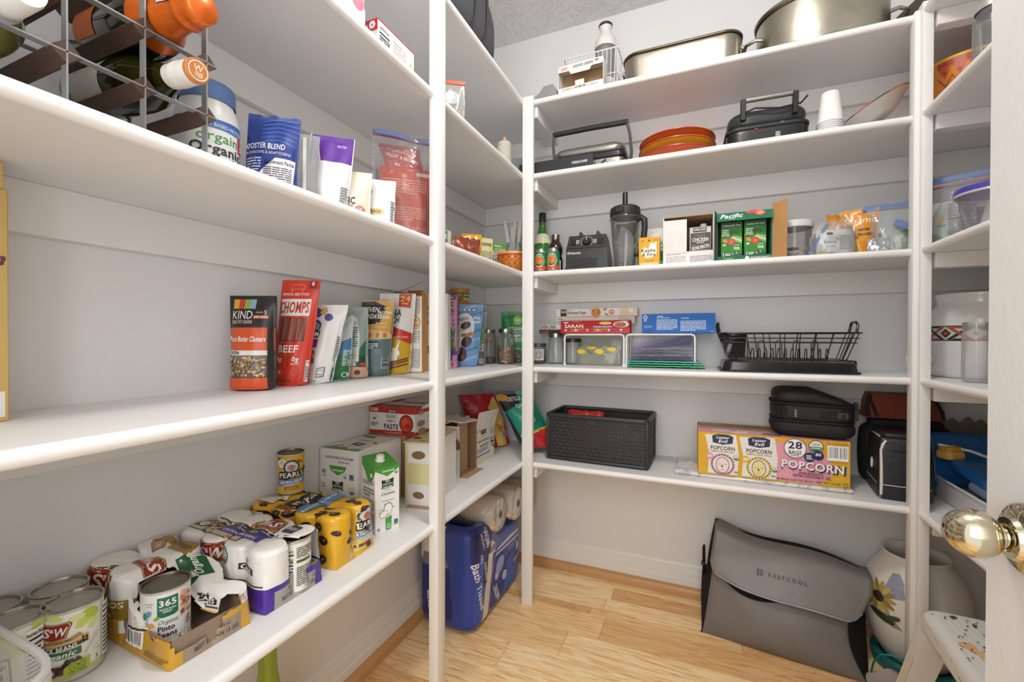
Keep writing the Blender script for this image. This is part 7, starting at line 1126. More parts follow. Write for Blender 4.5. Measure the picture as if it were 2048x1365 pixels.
for (u0, u1, nm, c) in ((5, 29, 'HIMALAYAN PINK SALT', PK), (29, 55, 'HIMALAYAN GOLD', '#e0b93a')):
    F_.p([(u0 + 2, 4), (u1 - 1, 4), (u1, 50), (u1 - 2, 97), (u0, 94), (u0 + 3, 50)], '#e6e2dc'); m = (u0 + u1) / 2 + .6; F_.p([(m - 7, 76), (m - 7.5, 92), (m - 4, 96), (m + 4, 96), (m + 7.5, 92), (m + 7, 76), (m, 72)], NV); F_.t('Lesser', m, 89, 6, '#f2f0ec', w=9, sl=.25); F_.t('Evil', m, 80, 7, '#f2f0ec', w=6, sl=.25); F_.t('POPCORN', m, 64, 8.5, '#f2f0ec' if 0 else '#2a2a34', w=17); F_.t(nm, m, 56, 3.4, '#7a3a4a' if u0 < 10 else '#8a6a1c', w=17)
    F_.e(m, 26, 8.4, None, '#c9849a' if u0 < 10 else '#e0b93a', 0, 24); F_.e(m, 26, 6.9, None, '#e6e2dc', 0, 24)
    for k in range(24): a = 2 * PI * k / 24; F_.p([(m + 7 * math.cos(a), 26 + 21 * math.sin(a)), (m + 9.2 * math.cos(a + .04), 26 + 27 * math.sin(a + .04)), (m + 7 * math.cos(a + .1), 26 + 21 * math.sin(a + .1))], '#2a2a34')
    F_.e(m, 25, 4.8, 19, '#2a2a34'); F_.e(m, 25, 4.4, 17.6, '#ecd9cf' if u0 < 10 else '#ead69a'); [F_.p([(m + s_ * 2.2 - 1.3, 28), (m + s_ * 2.2, 25.5), (m + s_ * 2.2 + 1.3, 28), (m + s_ * 2.2, 26.6)], '#2a2a34') for s_ in (-1, 1)]; F_.p([(m - .5, 28), (m - .9, 20), (m + .9, 20), (m + .3, 21)], '#2a2a34'); F_.p([(m - 1.6, 15.5), (m, 14.2), (m + 1.6, 15.5), (m, 13)], '#2a2a34'); F_.usda(m + 10.4 if u0 > 10 else m + 9.6, 44 if u0 < 10 else 26, 1.9); F_.e(m - 9, 44, 2.6, None, PK if u0 < 10 else '#e0b93a'); F_.t('80', m - 9, 44, 5, '#f2f0ec', w=2.8); F_.ln(m + 8, 8, m + 11, 14, 1, '#8a8680')
F_.e(66, 78, 7.2, None, NV, 0, 28); F_.e(66, 78, 6.8, None, '#f2f0ec', 0, 28); F_.t('28', 66, 85, 15, NV, w=9); F_.t('BAGS', 66, 69, 8, NV, w=8); F_.t('INSIDE', 66, 62.5, 3.6, NV, w=5); F_.usda(79, 85, 4.2); F_.e(75, 61, 3.4, None, NV); F_.ln(73, 56, 77, 66, 3, '#f2f0ec'); F_.e(80.5, 66, 3.4, None, NV); F_.t('80', 80.5, 68, 6, '#f2f0ec', w=3.6); F_.bc(86, 58, 98.5, 90); F_.t('ITM. / ART# 1837930', 92, 94.5, 3.4, '#3a3020', w=13, b=0)
F_.t('POPCORN', 77.2, 39.2, 19, NV, w=40, rot=-2); F_.t('POPCORN', 77, 40, 17, NV, w=39.6, rot=-2); F_.t('POPCORN', 76.7, 41, 16.5, '#f4f1ec', w=38.6, rot=-2); F_.t('PREMIUM QUALITY', 76, 25, 4, '#4a2a34', w=15); F_.t('WITH COCONUT OIL', 76.5, 18.5, 6, '#3a2a34', w=24); F_.t('28 BAGS, 0.50 OZ EACH  NET WT 14 OZ', 74, 8, 4, '#4a3a2a', w=40); F_.e(97, 7, 1.4, None, '#4a3a2a'); F_.e(97, 7, 1, None, '#d9a92e'); F_.done(t)
T_.r(0, 0, 100, 34, PK); T_.p([(0, 30), (100, 12), (100, 40), (0, 62)], PK); T_.r(0, 66, 100, 100, card('#b39468')); T_.e(17, 24, 7, 12, '#e6e2dc'); T_.e(17, 24, 4, 9, '#2a2a34'); T_.e(17, 24, 3.6, 8, '#ecd9cf'); T_.t('POPCORN', 42, 30, 18, '#f2f0ec', w=26, rot=178); T_.e(30, 12, 6, 10, '#e6e2dc'); T_.r(46, 8, 58, 26, NV); T_.t('Lesser Evil', 52, 16, 7, '#f2f0ec', w=10, rot=180); T_.bc(4, 76, 16, 96, '#c9b08a'); T_.ln(22, 72, 60, 94, 3, '#7a6040'); T_.done(t)
# black camera bag on the popcorn case
BF = M('#1b1b1d', .6, 0, .3, 20, .25, 240); BF2 = M('#141416', .7, 0, .2, 30, .3, 200); GRYP = M('#3a3b3e', .35)
t = T('camera_bag', 'black padded camera bag lying on the popcorn case', 'bag', (.352, 1.772, T1 + .166), -4)
O('padded_body', rbox(.228, .165, .058, .05, BF2, n=6, bulge=.04, er=.022), t); O('padded_body', rbox(.222, .160, .070, .05, BF, n=6, z0=.045, bulge=.05, er=.018), t)
g = rbox(.226, .165, .050, .05, BF, n=6, z0=.105, er=.022); V = [v.copy() for v in g.v]
for v in V: v[:, 2] -= np.clip((v[:, 0] - .0) / .113, 0, 1) * (v[:, 2] - .10) * .75
g.v = V; O('lid', g, t, ang=60); zz = [(x, y, z - max(0, x / .113) * .004) for x, y, z in rr(.232, .170, .052, .109, 5)]; O('zipper', G().tube(zz, .004, BF2, 8, True), t); O('piping', G().tube(rr(.231, .168, .052, .052, 5), .003, BF2, 8, True), t)
O('buckle', G().box((.062, -.092, .068), (.092, -.083, .090), GRYP, .003), t); O('buckle_prong', G().box((.072, -.095, .072), (.082, -.090, .086), BF2, .001), t); O('strap', G().box((.02, -.088, .070), (.064, -.083, .088), BF2, .002), t); O('loop', G().tube([(-.085 + .009 * math.cos(a), -.086, .085 + .014 * math.sin(a)) for a in np.linspace(0, 2 * PI, 16, endpoint=False)], .003, BF2, 8, True), t); O('logo_tag', G().box((-.052, -.086, .066), (-.046, -.083, .092), M('#7a7c7e', .4), .0005), t); O('zip_pull', G().tube([(.112, -.05, .108), (.122, -.052, .10), (.124, -.052, .085), (.118, -.052, .078)], .003, GRYP, 8), t); O('side_clip', G().box((.112, -.05, .06), (.124, -.03, .12), GRYP, .003), t)
pr = P(None, (-.090, -.055, .1555), (.09, 0, 0), (0, .09, 0)); pr.t('OGIO', 34, 50, 12, '#2c2c2e', w=12, rot=90); pr.done(t)
# black cooler bag, black soft bag and rust folded bag behind
t = T('cooler_bag', 'black lunch cooler bag with white piping at the right end of the lowest shelf', 'bag', (.583, 1.745, T1), -6); CB = M('#242529', .38, 0, .15, 30, .35, 330); PW2 = M('#d9d5ce', .5)
w_, d_, h_ = .130, .165, .190; g = rbox(w_, d_, h_, .014, CB, n=4, taper=.93, bulge=.05, er=.016); O('bag_body', g, t, ang=60); bv = BVHTree.FromPolygons(g.V().tolist(), g.f)
def onbag(pts, r, nm, mat, ax=(0, 1, 0), s0=-.4):
    q = []
    for p in pts:
        o_ = Vector(p) - Vector(ax) * .4; h, n_, i, d = bv.ray_cast(o_, Vector(ax))
        q.append(h + n_ * r * .5 if h else Vector(p))
    O(nm, G().tube(q, r, mat, 8), t)
onbag([(-.058 + .116 * k, -.085, .046) for k in np.linspace(0, 1, 14)], .0016, 'piping', PW2); onbag([(-.06, y, .046) for y in np.linspace(-.07, .07, 14)], .0016, 'piping', PW2, (1, 0, 0)); onbag([(-.058, -.085, z) for z in np.linspace(.004, .150, 12)] + [(-.054, -.085, .168), (-.046, -.085, .181)], .0042, 'corner_zipper', PW2)
O('top_zipper', G().tube([(-.050, -.072, .183), (-.056, -.02, .188), (-.056, .04, .186), (-.05, .072, .180)], .004, PW2, 8, flat=.5), t); O('side_logo', G().lathe([(.010, 0), (.012, .002), (.010, .004)], PW2, 20, mx=TR((-.069, -.03, .10), ry=-90) @ Matrix.Diagonal((1.5, .8, 1, 1))), t); O('side_pocket', G().box((-.03, -.084, .150), (.062, -.075, .154), BF2, .002), t); O('strap_loop', G().box((.012, -.091, .120), (.058, -.079, .150), BF2, .004), t); O('lid_fold', rbox(.11, .145, .016, .02, CB, z0=.186, er=.007), t)
t = T('soft_bag', 'black soft bag behind the cooler bag, under the rust folded bag', 'bag', (.640, 1.874, T1), 0); g = rbox(.240, .075, .205, .04, BF2, n=5, bulge=.06, er=.03); O('bag_body', g, t, ang=70); O('top_flap', rbox(.20, .07, .03, .03, BF2, z0=.19, er=.012), t)
t = T('folded_tote', 'rust red folded bag with black edges above the black soft bag', 'bag', (.622, 1.872, T1 + .224), 0); RU = M('#7a2f1c', .5, 0, .2, 12, .3, 60)
g = G().prism([(-.095, 0), (.105, 0), (.100, .030), (.082, .070), (.070, .082), (-.080, .082), (-.088, .060)], -.035, .035, RU, 'y'); O('fabric', g, t, ang=20); O('binding', G().tube([(-.088, -.037, .080), (-.084, -.037, .06), (-.074, -.037, .03), (-.066, -.037, .004)], .0045, BF2, 8), t); O('binding', G().tube([(.072, -.037, .082), (.088, -.037, .062), (.102, -.037, .03), (.106, -.037, .0045)], .0045, BF2, 8), t); O('binding', G().tube([(-.088, -.036, .004), (-.094, -.036, .04), (-.086, -.036, .078)], .006, BF2, 8), t)
# ---------------------------------------------------------------- right shelf
t = T('white_tray', 'shallow white plastic tray of ice packs on the lowest right shelf', 'tray', (.778, 1.625, T1), 0); WT = M('#d9d8d6', .4); w_, d_, h_ = .185, .36, .070
g = rbox(w_, d_, h_, .03, WT, n=6, taper=1.04, er=.008); V = g.V(); g.f = [f for f in g.f if not all(V[k][2] > .066 for k in f)]; g.mi = g.mi[:len(g.f)]; O('tray_body', g, t, ang=60, solid=.002); O('tray_rim', G().tube(rr(w_ * 1.045, d_ * 1.035, .032, .067, 6), .0045, WT, 8, True, .7), t)
ICE = M('#1f5fa0', .35, 0, .1, 12); ICE2 = M('#7a90a8', .3, 0, .1, 10, 0, 0, .3)
def ice(lb, loc, rz, rx, ry, w, d, h, m):
    t = T('ice_pack', lb, 'ice pack', loc, rz, 'ice packs in the white tray', rx, ry); O('pack_body', rbox(w, d, h, .02, m, n=5, er=h * .42), t, ang=70); O('filler_cap', G().lathe([(.010, 0), (.010, .006), (0, .007)], m, 16, o=(w * .3, d * .4, h - .002)), t); return t
ice('pale grey blue ice pack lying at the front of the white tray', (.752, 1.540, T1 + .056), 2, 6, 0, .11, .19, .032, ICE2); ice('flat blue ice pack lying on the pale one', (.748, 1.640, T1 + .092), 3, 7, 0, .105, .18, .032, ICE); ice('large blue ice pack standing at the back of the tray', (.752, 1.795, T1 + .112), 0, 74, 0, .175, .165, .034, M('#14548f', .4, 0, .1, 12)); ice('dark blue ice pack lying at the bottom of the tray', (.735, 1.640, T1 + .006), 0, 3, 0, .09, .09, .03, M('#123a70', .4)); ice('blue ice pack tucked upright behind the large one', (.862, 1.755, T1 + .070), 0, 70, 0, .07, .12, .026, ICE)
t = T('sponge_brush', 'yellow sponge brush with a white stick lying on the blue ice packs', 'brush', (.704, 1.735, T1 + .128), 30); O('sponge', rbox(.062, .045, .026, .012, M('#dcae4a', .8, 0, .15, 30, .4, 200), er=.008), t, ang=60); O('sponge_pad', rbox(.05, .04, .015, .01, M('#c99a3a', .9, 0, .15, 30, .5, 220), z0=.024, er=.005), t); O('stick', G().tube([(-.028, .012, .042), (.03, -.03, .030), (.08, -.075, .004)], [.0035, .004, .005], M('#e2e0dc', .4), 8), t); O('grip', G().tube([(.08, -.075, .004), (.13, -.12, -.012), (.16, -.145, -.018)], [.007, .009, .006], M('#8fb9d2', .4), 10), t)
t = T('plastic_bag', 'crumpled clear plastic bag against the wall above the ice packs', 'bag', (.800, 1.895, T1 + .0005), 0); g = pouch(.14, .225, .03, clear('#d8d0c6', .35, .15, '#9a8f86', .8, 40, .6), seed=110, wr=.015, jag=.02); O('bag', g, t, ang=70)
t = T('dark_jar', 'dark olive jar with a black lid at the right, behind the ice packs', 'jar', (.868, 1.868, T1), 0); O('jar_body', G().lathe([(0, 0), (.034, 0), (.036, .004), (.036, .13), (.032, .142)], M('#4a4a30', .2, 0, .1, 10), 28), t); O('lid', G().lathe([(.033, .138), (.036, .14), (.036, .160), (.034, .163), (0, .163)], M('#1c1c1e', .4), 28), t)
# crock, clear jar on the second lowest right shelf
t = T('water_crock', 'white ceramic drink crock with a patterned band and spigot', 'crock', (.772, 1.735, T2), 0); CW = M('#dcdbd9', .18, 0, .02, 8, 0, 0, .5); R = .122
g = G().lathe([(0, 0), (R - .010, 0), (R - .003, .004), (R, .012), (R, .165), (R - .004, .180), (R * .86, .206), (R * .80, .216), (R * .79, .222), (R * .81, .236), (R * .83, .243), (R * .82, .247), (R * .70, .247)], CW, 72); O('crock_body', g, t, ang=50); O('opening', G().lathe([(R * .74, .2465), (R * .72, .20), (0, .19)], CW, 48), t)
pr = P(cyl=(R, .108, .152, -120, 60)); pr.lift = .0006; pr.r(0, 0, 100, 100, '#c9c2ba'); pr.r(0, 0, 100, 6, '#2a2c30'); pr.r(0, 94, 100, 100, '#2a2c30')
for i in range(6):
    u = 8 + i * 17; c1, c2 = ('#a8522e', '#26303a') if i % 2 else ('#26303a', '#a8522e'); pr.p([(u - 8, 8), (u - 5, 8), (u + 8, 92), (u + 5, 92)], c1); pr.p([(u - 8, 92), (u - 5, 92), (u + 8, 8), (u + 5, 8)], c2); pr.p([(u + 8.5, 20), (u + 12, 50), (u + 8.5, 80), (u + 5, 50)], '#2a2420' if i % 2 else '#d9d4ce'); pr.p([(u + 8.5, 34), (u + 10.4, 50), (u + 8.5, 66), (u + 6.6, 50)], '#a8522e' if i % 2 else '#8a8480'); pr.p([(u - 3, 84), (u + 3, 84), (u + 5, 94), (u - 5, 94)], c2); pr.p([(u - 3, 16), (u + 3, 16), (u + 5, 6), (u - 5, 6)], c1)
pr.done(t)
a = math.radians(191); sp = TR((R * math.cos(a), R * math.sin(a), .052), rz=191); O('spigot_body', G().lathe([(.010, 0), (.010, .012), (.007, .013), (.007, .04), (.009, .042), (.009, .06), (0, .061)], M('#dcd8cf', .4), 20, mx=sp @ TR(ry=90)), t); O('spigot_spout', G().lathe([(.013, -.026), (.017, .006), (.015, .010), (0, .011)], M('#dcd8cf', .4), 20, mx=sp @ TR((.052, 0, 0))), t); O('spigot_lever', G().box((.040, -.006, .010), (.066, .006, .024), M('#cfc8b8', .4), .003, mx=sp), t); O('spigot_ring', G().tube([tf([(.012, .014 * math.cos(q), .016 * math.sin(q) + .004)], sp)[0] for q in np.linspace(0, 2 * PI, 18, endpoint=False)], .0028, M('#dcd8cf', .4), 8, True), t)
GLASS_ = GLASS; GLASS = clear('#fbfbfb', .16, .05, '#eeeeee', 0, 20, .6); o = jar('tall clear plastic jar in front of the white crock', (.668, 1.523, T2), .0285, .158, None, neck=.92); GLASS = GLASS_; O('screw_thread', G().lathe([(.0268, .140), (.0275, .142), (.0268, .144), (.0275, .147), (.0268, .150), (.0275, .153), (.0262, .157)], GLASS, 32), o); 
t = T('small_clip', 'small dark metal clip at the edge of the door beside the clear jar', 'clip', (.700, 1.470, T2), 20); O('clip_body', G().box((-.012, -.012, 0), (.012, .012, .022), M('#2c2a26', .4, .4), .003), t); O('clip_top', G().tube([(-.008, 0, .02), (-.006, 0, .038), (0, 0, .044), (.006, 0, .038), (.008, 0, .02)], .002, M('#8a7a3a', .4, .6), 8), t)
# deli tub and bags on the middle right shelf
t = T('deli_tub', 'clear deli tub with a purple lid, marked 40', 'tub', (.672, 1.455, T3), 0); O('tub_body', G().lathe([(0, .001), (.050, 0), (.053, .004), (.070, .098), (.073, .100)], clear('#f0eff2', .26, .1, '#dedce4', 0, 20, .5), 48), t, ang=50); O('lid', G().lathe([(.074, .100), (.076, .101), (.076, .112), (.072, .115), (.066, .112), (0, .112)], M('#4a3fa6', .35), 48), t); O('lid_ring', G().lathe([(.0745, .094), (.077, .096), (.0755, .1005)], clear('#ffffff', .5, .1, '#f0f0f2'), 48), t)
pr = P(cyl=(.0640, .02, .085, -60, 20)); pr.lift = .004; pr.t('40', 60, 52, 22, '#6a6870', w=20, b=0); pr.done(t)
for i, (x, y, r_, h, lb) in enumerate(((-.022, -.02, .014, .075, 'white cone shape inside the deli tub'), (.012, -.026, .020, .07, 'white rounded piece inside the deli tub'), (.030, .010, .018, .05, 'pinkish rounded piece inside the deli tub'))):
    d = O('plastic_cone', G().lathe([(0, 0), (r_, 0), (r_ * 1.05, h * .3), (r_ * (.8 if i else .5), h * .8), (r_ * .3, h), (0, h)], M('#dcd9d6' if i < 2 else '#cfb4b0', .5), 20), loc=(.672 + x, 1.455 + y, T3 + .0015)); tag(d, lb, 'plastic part')
t = T('zip_bag', 'large clear zip bag holding a white carton, beside the deli tub', 'zip bag', (.668, 1.648, T3), -28, None); g = pouch(.150, .205, .06, clear('#f0f2f2', .18, .08, '#e6e8ea', .7, 40, .6), seed=112, wr=.010, shx=.16, jag=.008); O('bag', g, t, ang=70); O('zip_strip', G().box((-.040, -.003, .190), (.108, .003, .206), ZB, .0005), t); O('zip_seam', G().box((-.042, -.0035, .176), (.106, .0035, .181), M('#b0485a', .4), .0004), t)
wrapbox('food_carton', 'white carton with small print and a fruit mark inside the large zip bag', (.672, 1.648, T3 + .003), -28, .10, .038, .128, '#dddcd8', lambda pr: (pr.ln(40, 6, 98, 96, 20, '#6a6a68'), pr.r(40, 60, 98, 62, '#4a4a48'), pr.e(24, 62, 9, 9, '#d9a84a'), pr.e(26, 48, 9, 4, '#7aa85a'), pr.e(16, 20, 10, 14, '#7fb06a', 50)), 'carton')
bag('snack_bag', 'red and brown packet showing above the purple tub lid', (.735, 1.560, T3), 0, .11, .150, .03, film('#a8323a', .3), lambda pr: (pr.r(-2, 60, 102, 84, '#e2dcd6'), pr.r(-2, 0, 102, 60, '#5a3a30')), None, seed=113, wr=.006, jag=.006)
# ---------------------------------------------------------------- on the floor
GF = M('#6f6965', .52, 0, .10, 10, .35, 35, .0); GF2 = M('#7d7875', .45, 0, .08, 8, .3, 30); BC = cloth('#1b1b1c', 300, .4)
t = T('cooler_tote', 'large grey fold-over cooler bag leaning on the back wall, open at the top', 'bag', (.012, 1.700, 0), -7.5)
W_ = .486; n1, n2, n3 = noise2(120, 6, 7), noise2(121, 6, 7), noise2(122, 5, 12)
def HH(k): return .345 - .07 * k - .012 * math.sin(k * PI * 2)
def front(k, q, off=0):
    e = math.sin(PI * q) ** .8 * math.sin(PI * min(1, max(0, k))) ** .5; h = HH(k); yt = .115
    y = yt * q ** 1.25 - .040 * e * (1.25 - q) + .020 * n1(k * 1.9, q * 1.5) * e * (1.1 - q) + .006 * n3(k * 1.4 + q, q * .8) * e - .006 * math.exp(-((k - .5 + q * .5) / .12) ** 2) * e - off; z = max(.0015, h * q + .004 * n2(k, q) * e)
    x0, x1 = .004 + .040 * q ** .8, W_ - .012 - .050 * math.sin(PI * min(1, q * 1.15)) * .9; return (x0 + (x1 - x0) * k, y, z)
ks, qs = np.linspace(0, 1, 40), np.linspace(0, 1, 30); FA = np.array([[front(k, q) for q in qs] for k in ks])
O('front_panel', G().grid(FA, GF), t, ang=80)
BA = np.array([[(k * W_ if q < .5 else .03 + k * (W_ - .05), .150 + .03 * q + .004 * n3(k, q), max(.0015, (HH(k) + .006) * q)) for q in qs] for k in ks]); O('back_panel', G().grid(BA[::-1], BC), t, ang=80)
for nm, i, sx in (('gusset', 0, -1), ('gusset', -1, 1)):
    A = []
    for w in np.linspace(0, 1, 9):
        row = FA[i] * (1 - w) + BA[i] * w; row = row + np.array([sx * .020 * math.sin(PI * w) * 1, 0, 0]) * (np.sin(PI * qs) ** .5)[:, None]; A.append(row)
    O(nm, G().grid(np.array(A) if sx < 0 else np.array(A)[::-1], BC), t, ang=80)
A = np.array([[FA[j, -1] * (1 - w) + BA[j, -1] * w + [0, 0, .010 * math.sin(PI * w)] for w in np.linspace(0, 1, 6)] for j in range(40)]); O('top_edge', G().grid(A, BC), t, ang=80)
A = np.array([[FA[j, 0] * (1 - w) + BA[j, 0] * w for w in (0, 1)] for j in range(40)]); O('bottom_panel', G().grid(A[::-1], BC), t)
FL = []
for k in np.linspace(0, 1, 44):
    row = []; cr = .07; lo = .60 - .02 * k; d = min(k, 1 - k); lo += (.10 * (1 - math.sqrt(max(0, 1 - (1 - d / cr) ** 2))) if d < cr else 0)
    for q in np.linspace(1.06, lo, 22):
        kk = -.015 + 1.055 * k; x, y, z = front(min(1, max(0, kk)), min(1, q), .016 + .010 * (1 - abs(2 * k - 1)) * (1.06 - q) * 2 + .004 * math.sin(k * 3)); x += (kk - min(1, max(0, kk))) * W_
        if q > 1: z += .010; y += (q - 1) * 1.2
        row.append((x, y - .020 * max(0, .82 - q), z + .006 * n2(k * .8, q)))
    FL.append(row)
FL = np.array(FL); gf = G().grid(FL[:, ::-1], GF2); O('flap', gf, t, ang=80, solid=.003); O('flap_stitching', G().tube(FL[2:-2, -1] + [0, -.002, .003], .0012, M('#c9c5c1', .6), 5), t); O('flap_piping', G().tube(FL[:, -1], .0022, M('#7a7674', .6), 6), t)
for nm, A in (('piping', FA[0]), ('piping', FA[-1])): O(nm, G().tube(A + [0, -.002, 0], .0024, BC, 6), t)
mq = lambda k: .655 - .135 * math.sin(PI * min(1, k / .70)) ** .8
O('mouth_shade', G().grid(np.array([[front(k, mq(k) * (1 - f) + .70 * f, .0035) for f in np.linspace(0, 1, 8)] for k in np.linspace(.01, .70, 26)]), BC), t, ang=80)  # black sheet over the front panel paints the shade of the open mouth
O('mouth_binding', G().tube(np.array([front(k, mq(k), .004) for k in np.linspace(.01, .70, 26)]), .0035, BC, 6), t)
O('strap', G().box((-.004, .085, .16), (.004, .108, .27), BC, .002), t); O('strap_buckle', G().box((-.008, .082, .20), (.004, .112, .212), M('#2a2a2c', .3), .002), t)
c0 = np.array(front(.50, .76)); ux = np.array(front(.7, .76)) - np.array(front(.40, .76)); ux /= np.linalg.norm(ux); uz = np.array([0, .25, .97]); pr = P(gf, c0 - ux * .075 - uz * .012, ux * .15, uz * .026, lift=.0026); DK = '#3a3634'
for a in (0, 1):
    for b_ in (0, 1): pr.r(2 + a * 7, 14 + b_ * 40, 7.4 + a * 7, 46 + b_ * 40, DK)
pr.t('K E E P C O O L', 62, 50, 42, DK, w=74); pr.done(t)
# bathroom tissue pack with paper towels on top
t = T('bath_tissue_pack', 'big blue plastic-wrapped bath tissue pack on the floor under the left shelf', 'tissue pack', (-.832, 1.565, 0), 0); TB = M('#2b3f96', .16, 0, .16, 7, .5, 30, .5)
w_, d_, h_ = .235, .44, .372; g = rbox(w_, d_, h_, .05, TB, n=7, bulge=.02, er=.035); n1 = noise2(130, 6, 16)
for V in g.v:
    y = V[:, 1]; V[:, 2] *= np.interp(y, [-.22, -.10, .0, .22], [1, .97, .76, .72]); V[:, 0] += .006 * n1(V[:, 1] * 1.2, V[:, 2] * 1.2); V[:, 1] += .004 * n1(V[:, 0] * 2, V[:, 2])
    V[:, 2] = np.maximum(V[:, 2], .0008)
O('wrapper', g, t, ang=70)
pr = P(g, (.3, -.22, 0), (0, .44, 0), (0, 0, .37), lift=.001); LBL = '#4f74c2'; CRM2 = '#d5cfc6'
pr.p([(0, 12), (14, 6), (26, 90), (14, 96)], '#2f56b0'); pr.p([(14, 6), (24, 2), (32, 40), (38, 74), (30, 78), (24, 50)], CRM2); pr.p([(30, 8), (60, 4), (72, 30), (50, 60), (40, 50)], '#26348c'); pr.p([(40, 56), (99, 54), (99, 62), (70, 64), (44, 62)], '#c9cbe0'); pr.p([(42, 58), (99, 56), (99, 59), (44, 60)], '#2b3f96'); pr.p([(56, 2), (99, 10), (99, 50), (66, 40)], '#3560bc'); [pr.e(u, v, 5, 5, '#b9c6e6', q) for u, v, q in ((52, 46, 30), (44, 36, 50), (60, 26, -20))]; pr.e(50, 43, 9, 8, '#8fa6dc', 20)
pr.t('Bath Tissue', 10, 44, 7.5, '#e6e6ee', w=42, rot=-76, sl=.3); pr.p([(17, 40), (23, 40), (26, 64), (20, 64)], '#16182a'); pr.t('KIRKLAND', 21.5, 52, 3.6, '#e6e6ee', w=16, rot=-80); pr.t('30|380', 44, 17, 6, '#e6e6ee', w=17, rot=-62); pr.t('WIDE SHEETS', 39, 20, 2.4, '#e6e6ee', w=16, rot=-62); pr.p([(80, 24), (97, 30), (97, 42), (80, 34)], '#16182a'); pr.t('KIRKLAND', 88, 32, 5, '#e6e6ee', w=16, rot=20); pr.t('Bath', 92, 47, 8, '#e6e6ee', w=16, rot=30, sl=.3); pr.bc(28, 62, 40, 72); pr.p([(0, 68), (30, 66), (36, 96), (2, 99)], '#232c6e'); pr.t('30|380', 24, 84, 7, '#e6e6ee', w=18, rot=-70); pr.t('WIDE SHEETS', 16, 84, 2.6, '#e6e6ee', w=16, rot=-70); pr.bc(3, 76, 10, 96, vert=True); pr.t('B', 14, 68, 8, '#b9bfe0'); pr.done(t)
pr = P(g, (-.117, -.5, 0), (.235, 0, 0), (0, 0, .37), lift=.001); pr.p([(0, 66), (50, 62), (50, 100), (0, 100)], CRM2); pr.r(8, 34, 60, 62, '#232c6e'); pr.p([(8, 62), (60, 62), (50, 74), (14, 74)], '#7a7488'); pr.r(8, 12, 64, 34, '#232c6e'); pr.t('30|380', 44, 26, 8, '#e6e6ee', w=38, rot=-84); pr.t('WIDE SHEETS', 24, 26, 3, '#e6e6ee', w=34, rot=-84); pr.r(0, 6, 7, 60, CRM2); pr.p([(66, 6), (99, 4), (99, 96), (70, 96)], '#2f46a0'); pr.done(t)
CF = clear('#f4f4f6', .10, .08, '#e6e6ea', .9, 40, .7); 
PT = M('#dccfbd', .8, 0, .06, 30, .4, 90)
for i, (y, z, x, lb) in enumerate(((1.545, .365, -.815, 'paper towel roll lying on the tissue pack, nearest the post'), (1.690, .360, -.800, 'paper towel roll lying on the tissue pack, second from the post'), (1.835, .336, -.800, 'paper towel roll lying on the tissue pack, farthest from the post'))):
    c = T('paper_towel_roll', lb, 'paper towels', (x, y, z), 0, 'paper towel rolls on the tissue pack', 0, 0); q = TR((-.115, 0, 0), ry=90); O('roll', G().lathe([(.020, .004), (.058, .003), (.066, .010), (.067, .22), (.058, .228), (.020, .227)], PT, 36, mx=q), c, ang=50); O('core', G().lathe([(.0195, .225), (.0185, .19), (0, .18)], M('#8a6f55', .8), 24, mx=q), c); O('film', G().lathe([(.014, .2295), (.058, .2305), (.069, .222), (.0695, .01), (.058, .0)], CF, 36, mx=q), c, ang=60)
    pr = P(None, (-.09, -.0705, -.03), (.09, 0, 0), (0, 0, .05)); [pr.e(pr.rs.uniform(4, 96), pr.rs.uniform(4, 96), 1.6, None, '#5f7a66', 0, 6) for _ in range(40)] if i == 0 else pr.e(50, 50, 3, None, '#b9aa98'); pr.done(c, 'printed_dots')
# floor vase
t = T('floor_vase', 'large white ceramic pot painted with a sunflower, on a teal stand', 'vase', (.642, 1.785, 0), 0); VW = M('#d6d2cd', .3, 0, .03, 6, 0, 0, .3)
pfv = [(.070, .032), (.085, .04), (.112, .09), (.128, .15), (.132, .20), (.131, .245), (.124, .282), (.110, .312), (.094, .332), (.085, .345), (.082, .355), (.085, .363), (.082, .368), (.075, .364), (.071, .345), (.088, .312), (.108, .27), (.115, .2), (.10, .08), (0, .05)]
g = G().lathe(pfv, VW, 64); O('pot_body', g, t, ang=60); O('teal_stand', G().lathe([(.0, 0), (.10, 0), (.108, .006), (.112, .036), (.106, .042), (.09, .04)], M('#1f6a66', .25, 0, .1, 8), 48), t)
a = math.radians(-128); nn = np.array([math.cos(a), math.sin(a), 0]); tt = np.array([-math.sin(a), math.cos(a), 0]); pr = P(g, nn * .3 - tt * .10 + np.array([0, 0, .135]), tt * .18, (0, 0, .2)); pr.p([(34, 62), (44, 92), (54, 94), (62, 84), (66, 62), (52, 58)], '#8f90a4'); pr.p([(20, 30), (46, 32), (64, 14), (50, 14)], '#8a947c')
for k in range(14): q = 2 * PI * k / 14; pr.e(28 + 15 * math.cos(q), 52 + 15 * math.sin(q) * .9, 13, 3.6, ('#a8924e', '#8f7a3c', '#b9a668')[k % 3], math.degrees(q), 12)
pr.e(28, 52, 9, 8, '#3a2c20'); pr.e(34, 24, 20, 6, '#2f3a26', -14); pr.e(50, 28, 12, 4, '#3f4a30', 20); pr.done(t)
t = T('teal_hook', 'curled teal wire hook by the pot on the floor', 'hook', (.585, 1.665, 0), 0); O('wire', G().tube([(-.06, .02, .075), (-.03, .005, .088), (.0, -.005, .086), (.022, -.012, .068), (.028, -.015, .045), (.020, -.016, .025), (.004, -.015, .016), (-.008, -.012, .024), (-.012, -.01, .034)], .0028, M('#1f8a88', .3, .3), 8), t); O('foot', G().tube([(-.06, .02, .075), (-.075, .03, .04), (-.08, .035, .003)], .0028, M('#1f8a88', .3, .3), 8), t)
